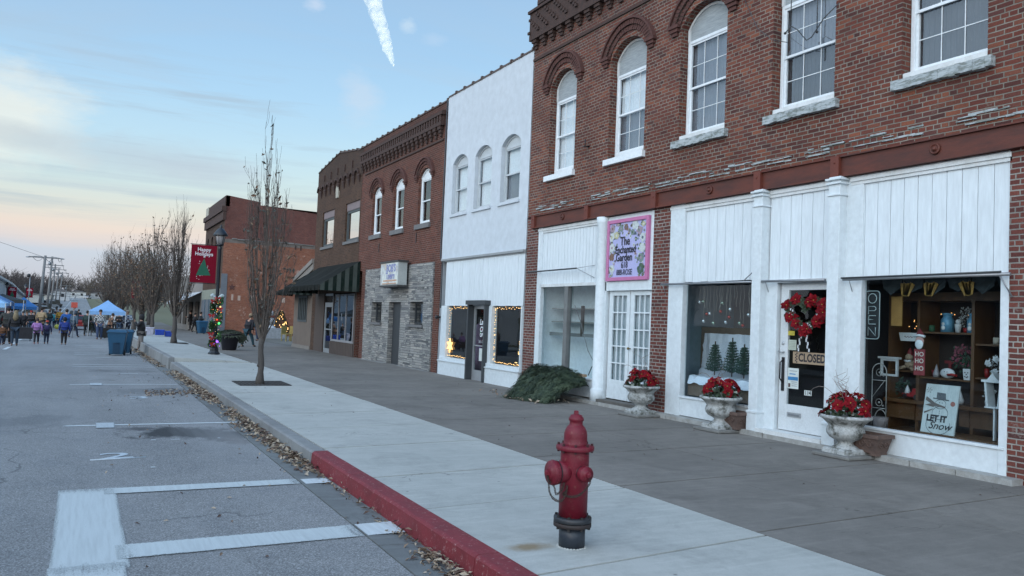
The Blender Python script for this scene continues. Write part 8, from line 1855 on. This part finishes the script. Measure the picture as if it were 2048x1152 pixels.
CP = [(-6.6, 118, 0, .3, 'white car nearest the first utility pole'), (-6.8, 126, 2, .3, 'dark car beside the white car near the pole'), (-6.0, 134, 1, .35, 'silver car in the middle of the lot'), (-5.6, 144, 0, .4, 'white car past the silver one'), (-5.4, 152, 2, .4, 'black car behind the second pole'), (-5.9, 162, 0, .4, 'white car farther along the lot'), (-6.4, 172, 3, .4, 'red car far along the lot'), (-5.6, 188, 1, .4, 'distant silver car near the end of the row'), (-5.2, 205, 2, .4, 'dark car last in the row by the far road'), (-7.4, 104, 3, .2, 'red car beside the small blue canopy'), (.3, 92, 3, .15, 'red and white car on the road behind the crowd'), (2.5, 400, 0, .3, 'tiny white car at the far crossroads')]
used = set()
for x, y, k, r, lab in CP:
    z = rz(y) + .01
    if k not in used: c = cars[k]; c.location = (x, y, z); c.rotation_euler = (0, 0, -r); c['label'] = lab; used.add(k)
    else: dup(cars[k], (x, y, z), -r, lab)
# ---- far woods and hedges
WOODM = [mat('far_bare_wood', (.085, .07, .066), .95, (.06, .05, .05), .05, 'World'), mat('far_wood_light', (.13, .11, .095), .95)]
g = MB(); random.seed(21)
def baretree(g, x, y, z, h, r, n=34, m=0):
    g.tube([(x, y, z), (x, y, z + h * .45)], [.18, .1], 4, m, cap=False)
    for i in range(n):
        a = random.uniform(0, 6.3); t_ = random.uniform(.15, .5); p = Vector((x, y, z + h * t_)); d = Vector((cos(a) * r, sin(a) * r * .6, h * random.uniform(.3, .9) * (1 - t_))); q = p + d * .5 + Vector((random.gauss(0, .3), 0, random.gauss(0, .3))); e = p + d
        w_ = .05 + y * .00022
        for (u, v, ww) in ((p, q, w_), (q, e, w_ * .7)): g.poly([u - Vector((ww, 0, 0)), u + Vector((ww, 0, 0)), v + Vector((ww * .5, 0, 0)), v - Vector((ww * .5, 0, 0))], m)
        for _ in range(5): f = q + (e - q) * random.random(); k = f + Vector((random.gauss(0, .9), random.gauss(0, .5), random.uniform(.2, 1.6))); g.poly([f - Vector((w_ * .5, 0, 0)), f + Vector((w_ * .5, 0, 0)), k], m)
for _ in range(230):
    y = random.uniform(455, 620); x = random.uniform(-120, 190); baretree(g, x, y, wz(y) - 1, random.uniform(9, 15), random.uniform(3, 6), 30, random.choice((0, 0, 1)))
for _ in range(46):
    y = random.uniform(230, 330); x = random.uniform(-26, -9); baretree(g, x, y, rz(y) - .5, random.uniform(6, 10), 3, 30, 0)
for _ in range(26):
    y = random.uniform(170, 330); x = random.uniform(9, 40); baretree(g, x, y, wz(y) - .5, random.uniform(8, 12), 4, 30, random.choice((0, 1)))
for _ in range(500):   # undergrowth closing the gaps low down
    y = random.uniform(455, 560); x = random.uniform(-140, 200); h = random.uniform(2, 5.5); z = wz(y) - .5; w_ = random.uniform(1.5, 4); g.poly([(x - w_, y, z), (x + w_, y, z), (x + w_ * .5, y + .5, z + h * .8), (x, y + .5, z + h), (x - w_ * .6, y, z + h * .7)], random.choice((0, 1)))
tag(g.build('far_woods', WOODM), 'belt of bare winter woods along the horizon', 'woods', kind='stuff')
# buildings across the street, out of the picture but seen in the shop glass
for y0, y1, h, c, lab in ((-6, 10, 5.5, (.12, .06, .05), 'dark brick building across the street, reflected in the right window'), (14, 30, 4.2, (.2, .2, .2), 'grey building across the street, seen only in reflections')):
    o = empty('opposite_building', (-16, (y0 + y1) / 2, -.2), lab, 'building'); g = MB(); wall(g, -14, -.3, y0, y1, -.2, h, [(y0 + 1.5 + 3.4 * i, y0 + 4 + 3.4 * i, .8, 2.6) for i in range(4)]); g.box(-24, -14.3, y0, y1, -.2, h); g.build('wall', cloth(c), o); g = MB(); g.box(-14.1, -13.7, y0 - .1, y1 + .1, h, h + .25); g.build('cornice', cloth((.3, .3, .3)), o)
# ------------------------------------------------------------------ contrail
def trail():
    m, t, b = nt('contrail_vapour'); t.nodes.remove(b); out = t.nodes['Material Output']
    df = N(t, 'ShaderNodeBsdfDiffuse'); df.inputs[0].default_value = (1, .90, .72, 1); tl = N(t, 'ShaderNodeBsdfTranslucent'); tl.inputs[0].default_value = (1, .90, .72, 1); tr = N(t, 'ShaderNodeBsdfTransparent')
    a = N(t, 'ShaderNodeAddShader'); L(t, df.outputs[0], a.inputs[0]); L(t, tl.outputs[0], a.inputs[1])
    tc_ = N(t, 'ShaderNodeTexCoord'); n = noise_(t, coords(t, 'Object', (.012, .012, .012)), 1.6, 6, .6)
    lw = N(t, 'ShaderNodeLayerWeight'); lw.inputs[0].default_value = .35; f = math_(t, 'SUBTRACT', 1.0, lw.outputs['Facing'])
    al = ramp(t, math_(t, 'ADD', math_(t, 'MULTIPLY', f, .75), math_(t, 'MULTIPLY', math_(t, 'SUBTRACT', n, .5), .6)), [(.14, (0, 0, 0)), (1.0, (.70, .70, .70))])
    mx = N(t, 'ShaderNodeMixShader'); L(t, al, mx.inputs[0]); L(t, tr.outputs[0], mx.inputs[1]); L(t, a.outputs[0], mx.inputs[2]); L(t, mx.outputs[0], out.inputs[0]); return m
g = MB(); random.seed(10); alt = 1500; P = []; Rr = []
da, db = dirv(728, -60), dirv(787, 132)
pa, pb = Vector((0, 0, 1.65)) + da * (alt / da.z), Vector((0, 0, 1.65)) + db * (alt / db.z)
for k in range(61):
    t_ = k / 60; P.append(pa.lerp(pb, t_) + Vector((0, 0, 0))); Rr.append(lerp(46, 26, t_) * (1 + .10 * noise.noise((k * .23, 0, 0))) * min(1, (61 - k) / 16) ** .7)
g.tube(P, Rr, 24)
g.v = [tuple(Vector(v) + Vector((noise.noise(Vector(v) * .02), noise.noise(Vector(v) * .02 + Vector((9, 0, 0))), noise.noise(Vector(v) * .02 + Vector((0, 9, 0))))) * 9) for v in g.v]
tag(g.build('contrail', trail()), 'bright white contrail slanting down the sky above the roofs', 'contrail', kind='stuff')
for o in COL.objects:
    if '_o' in o: del o['_o']
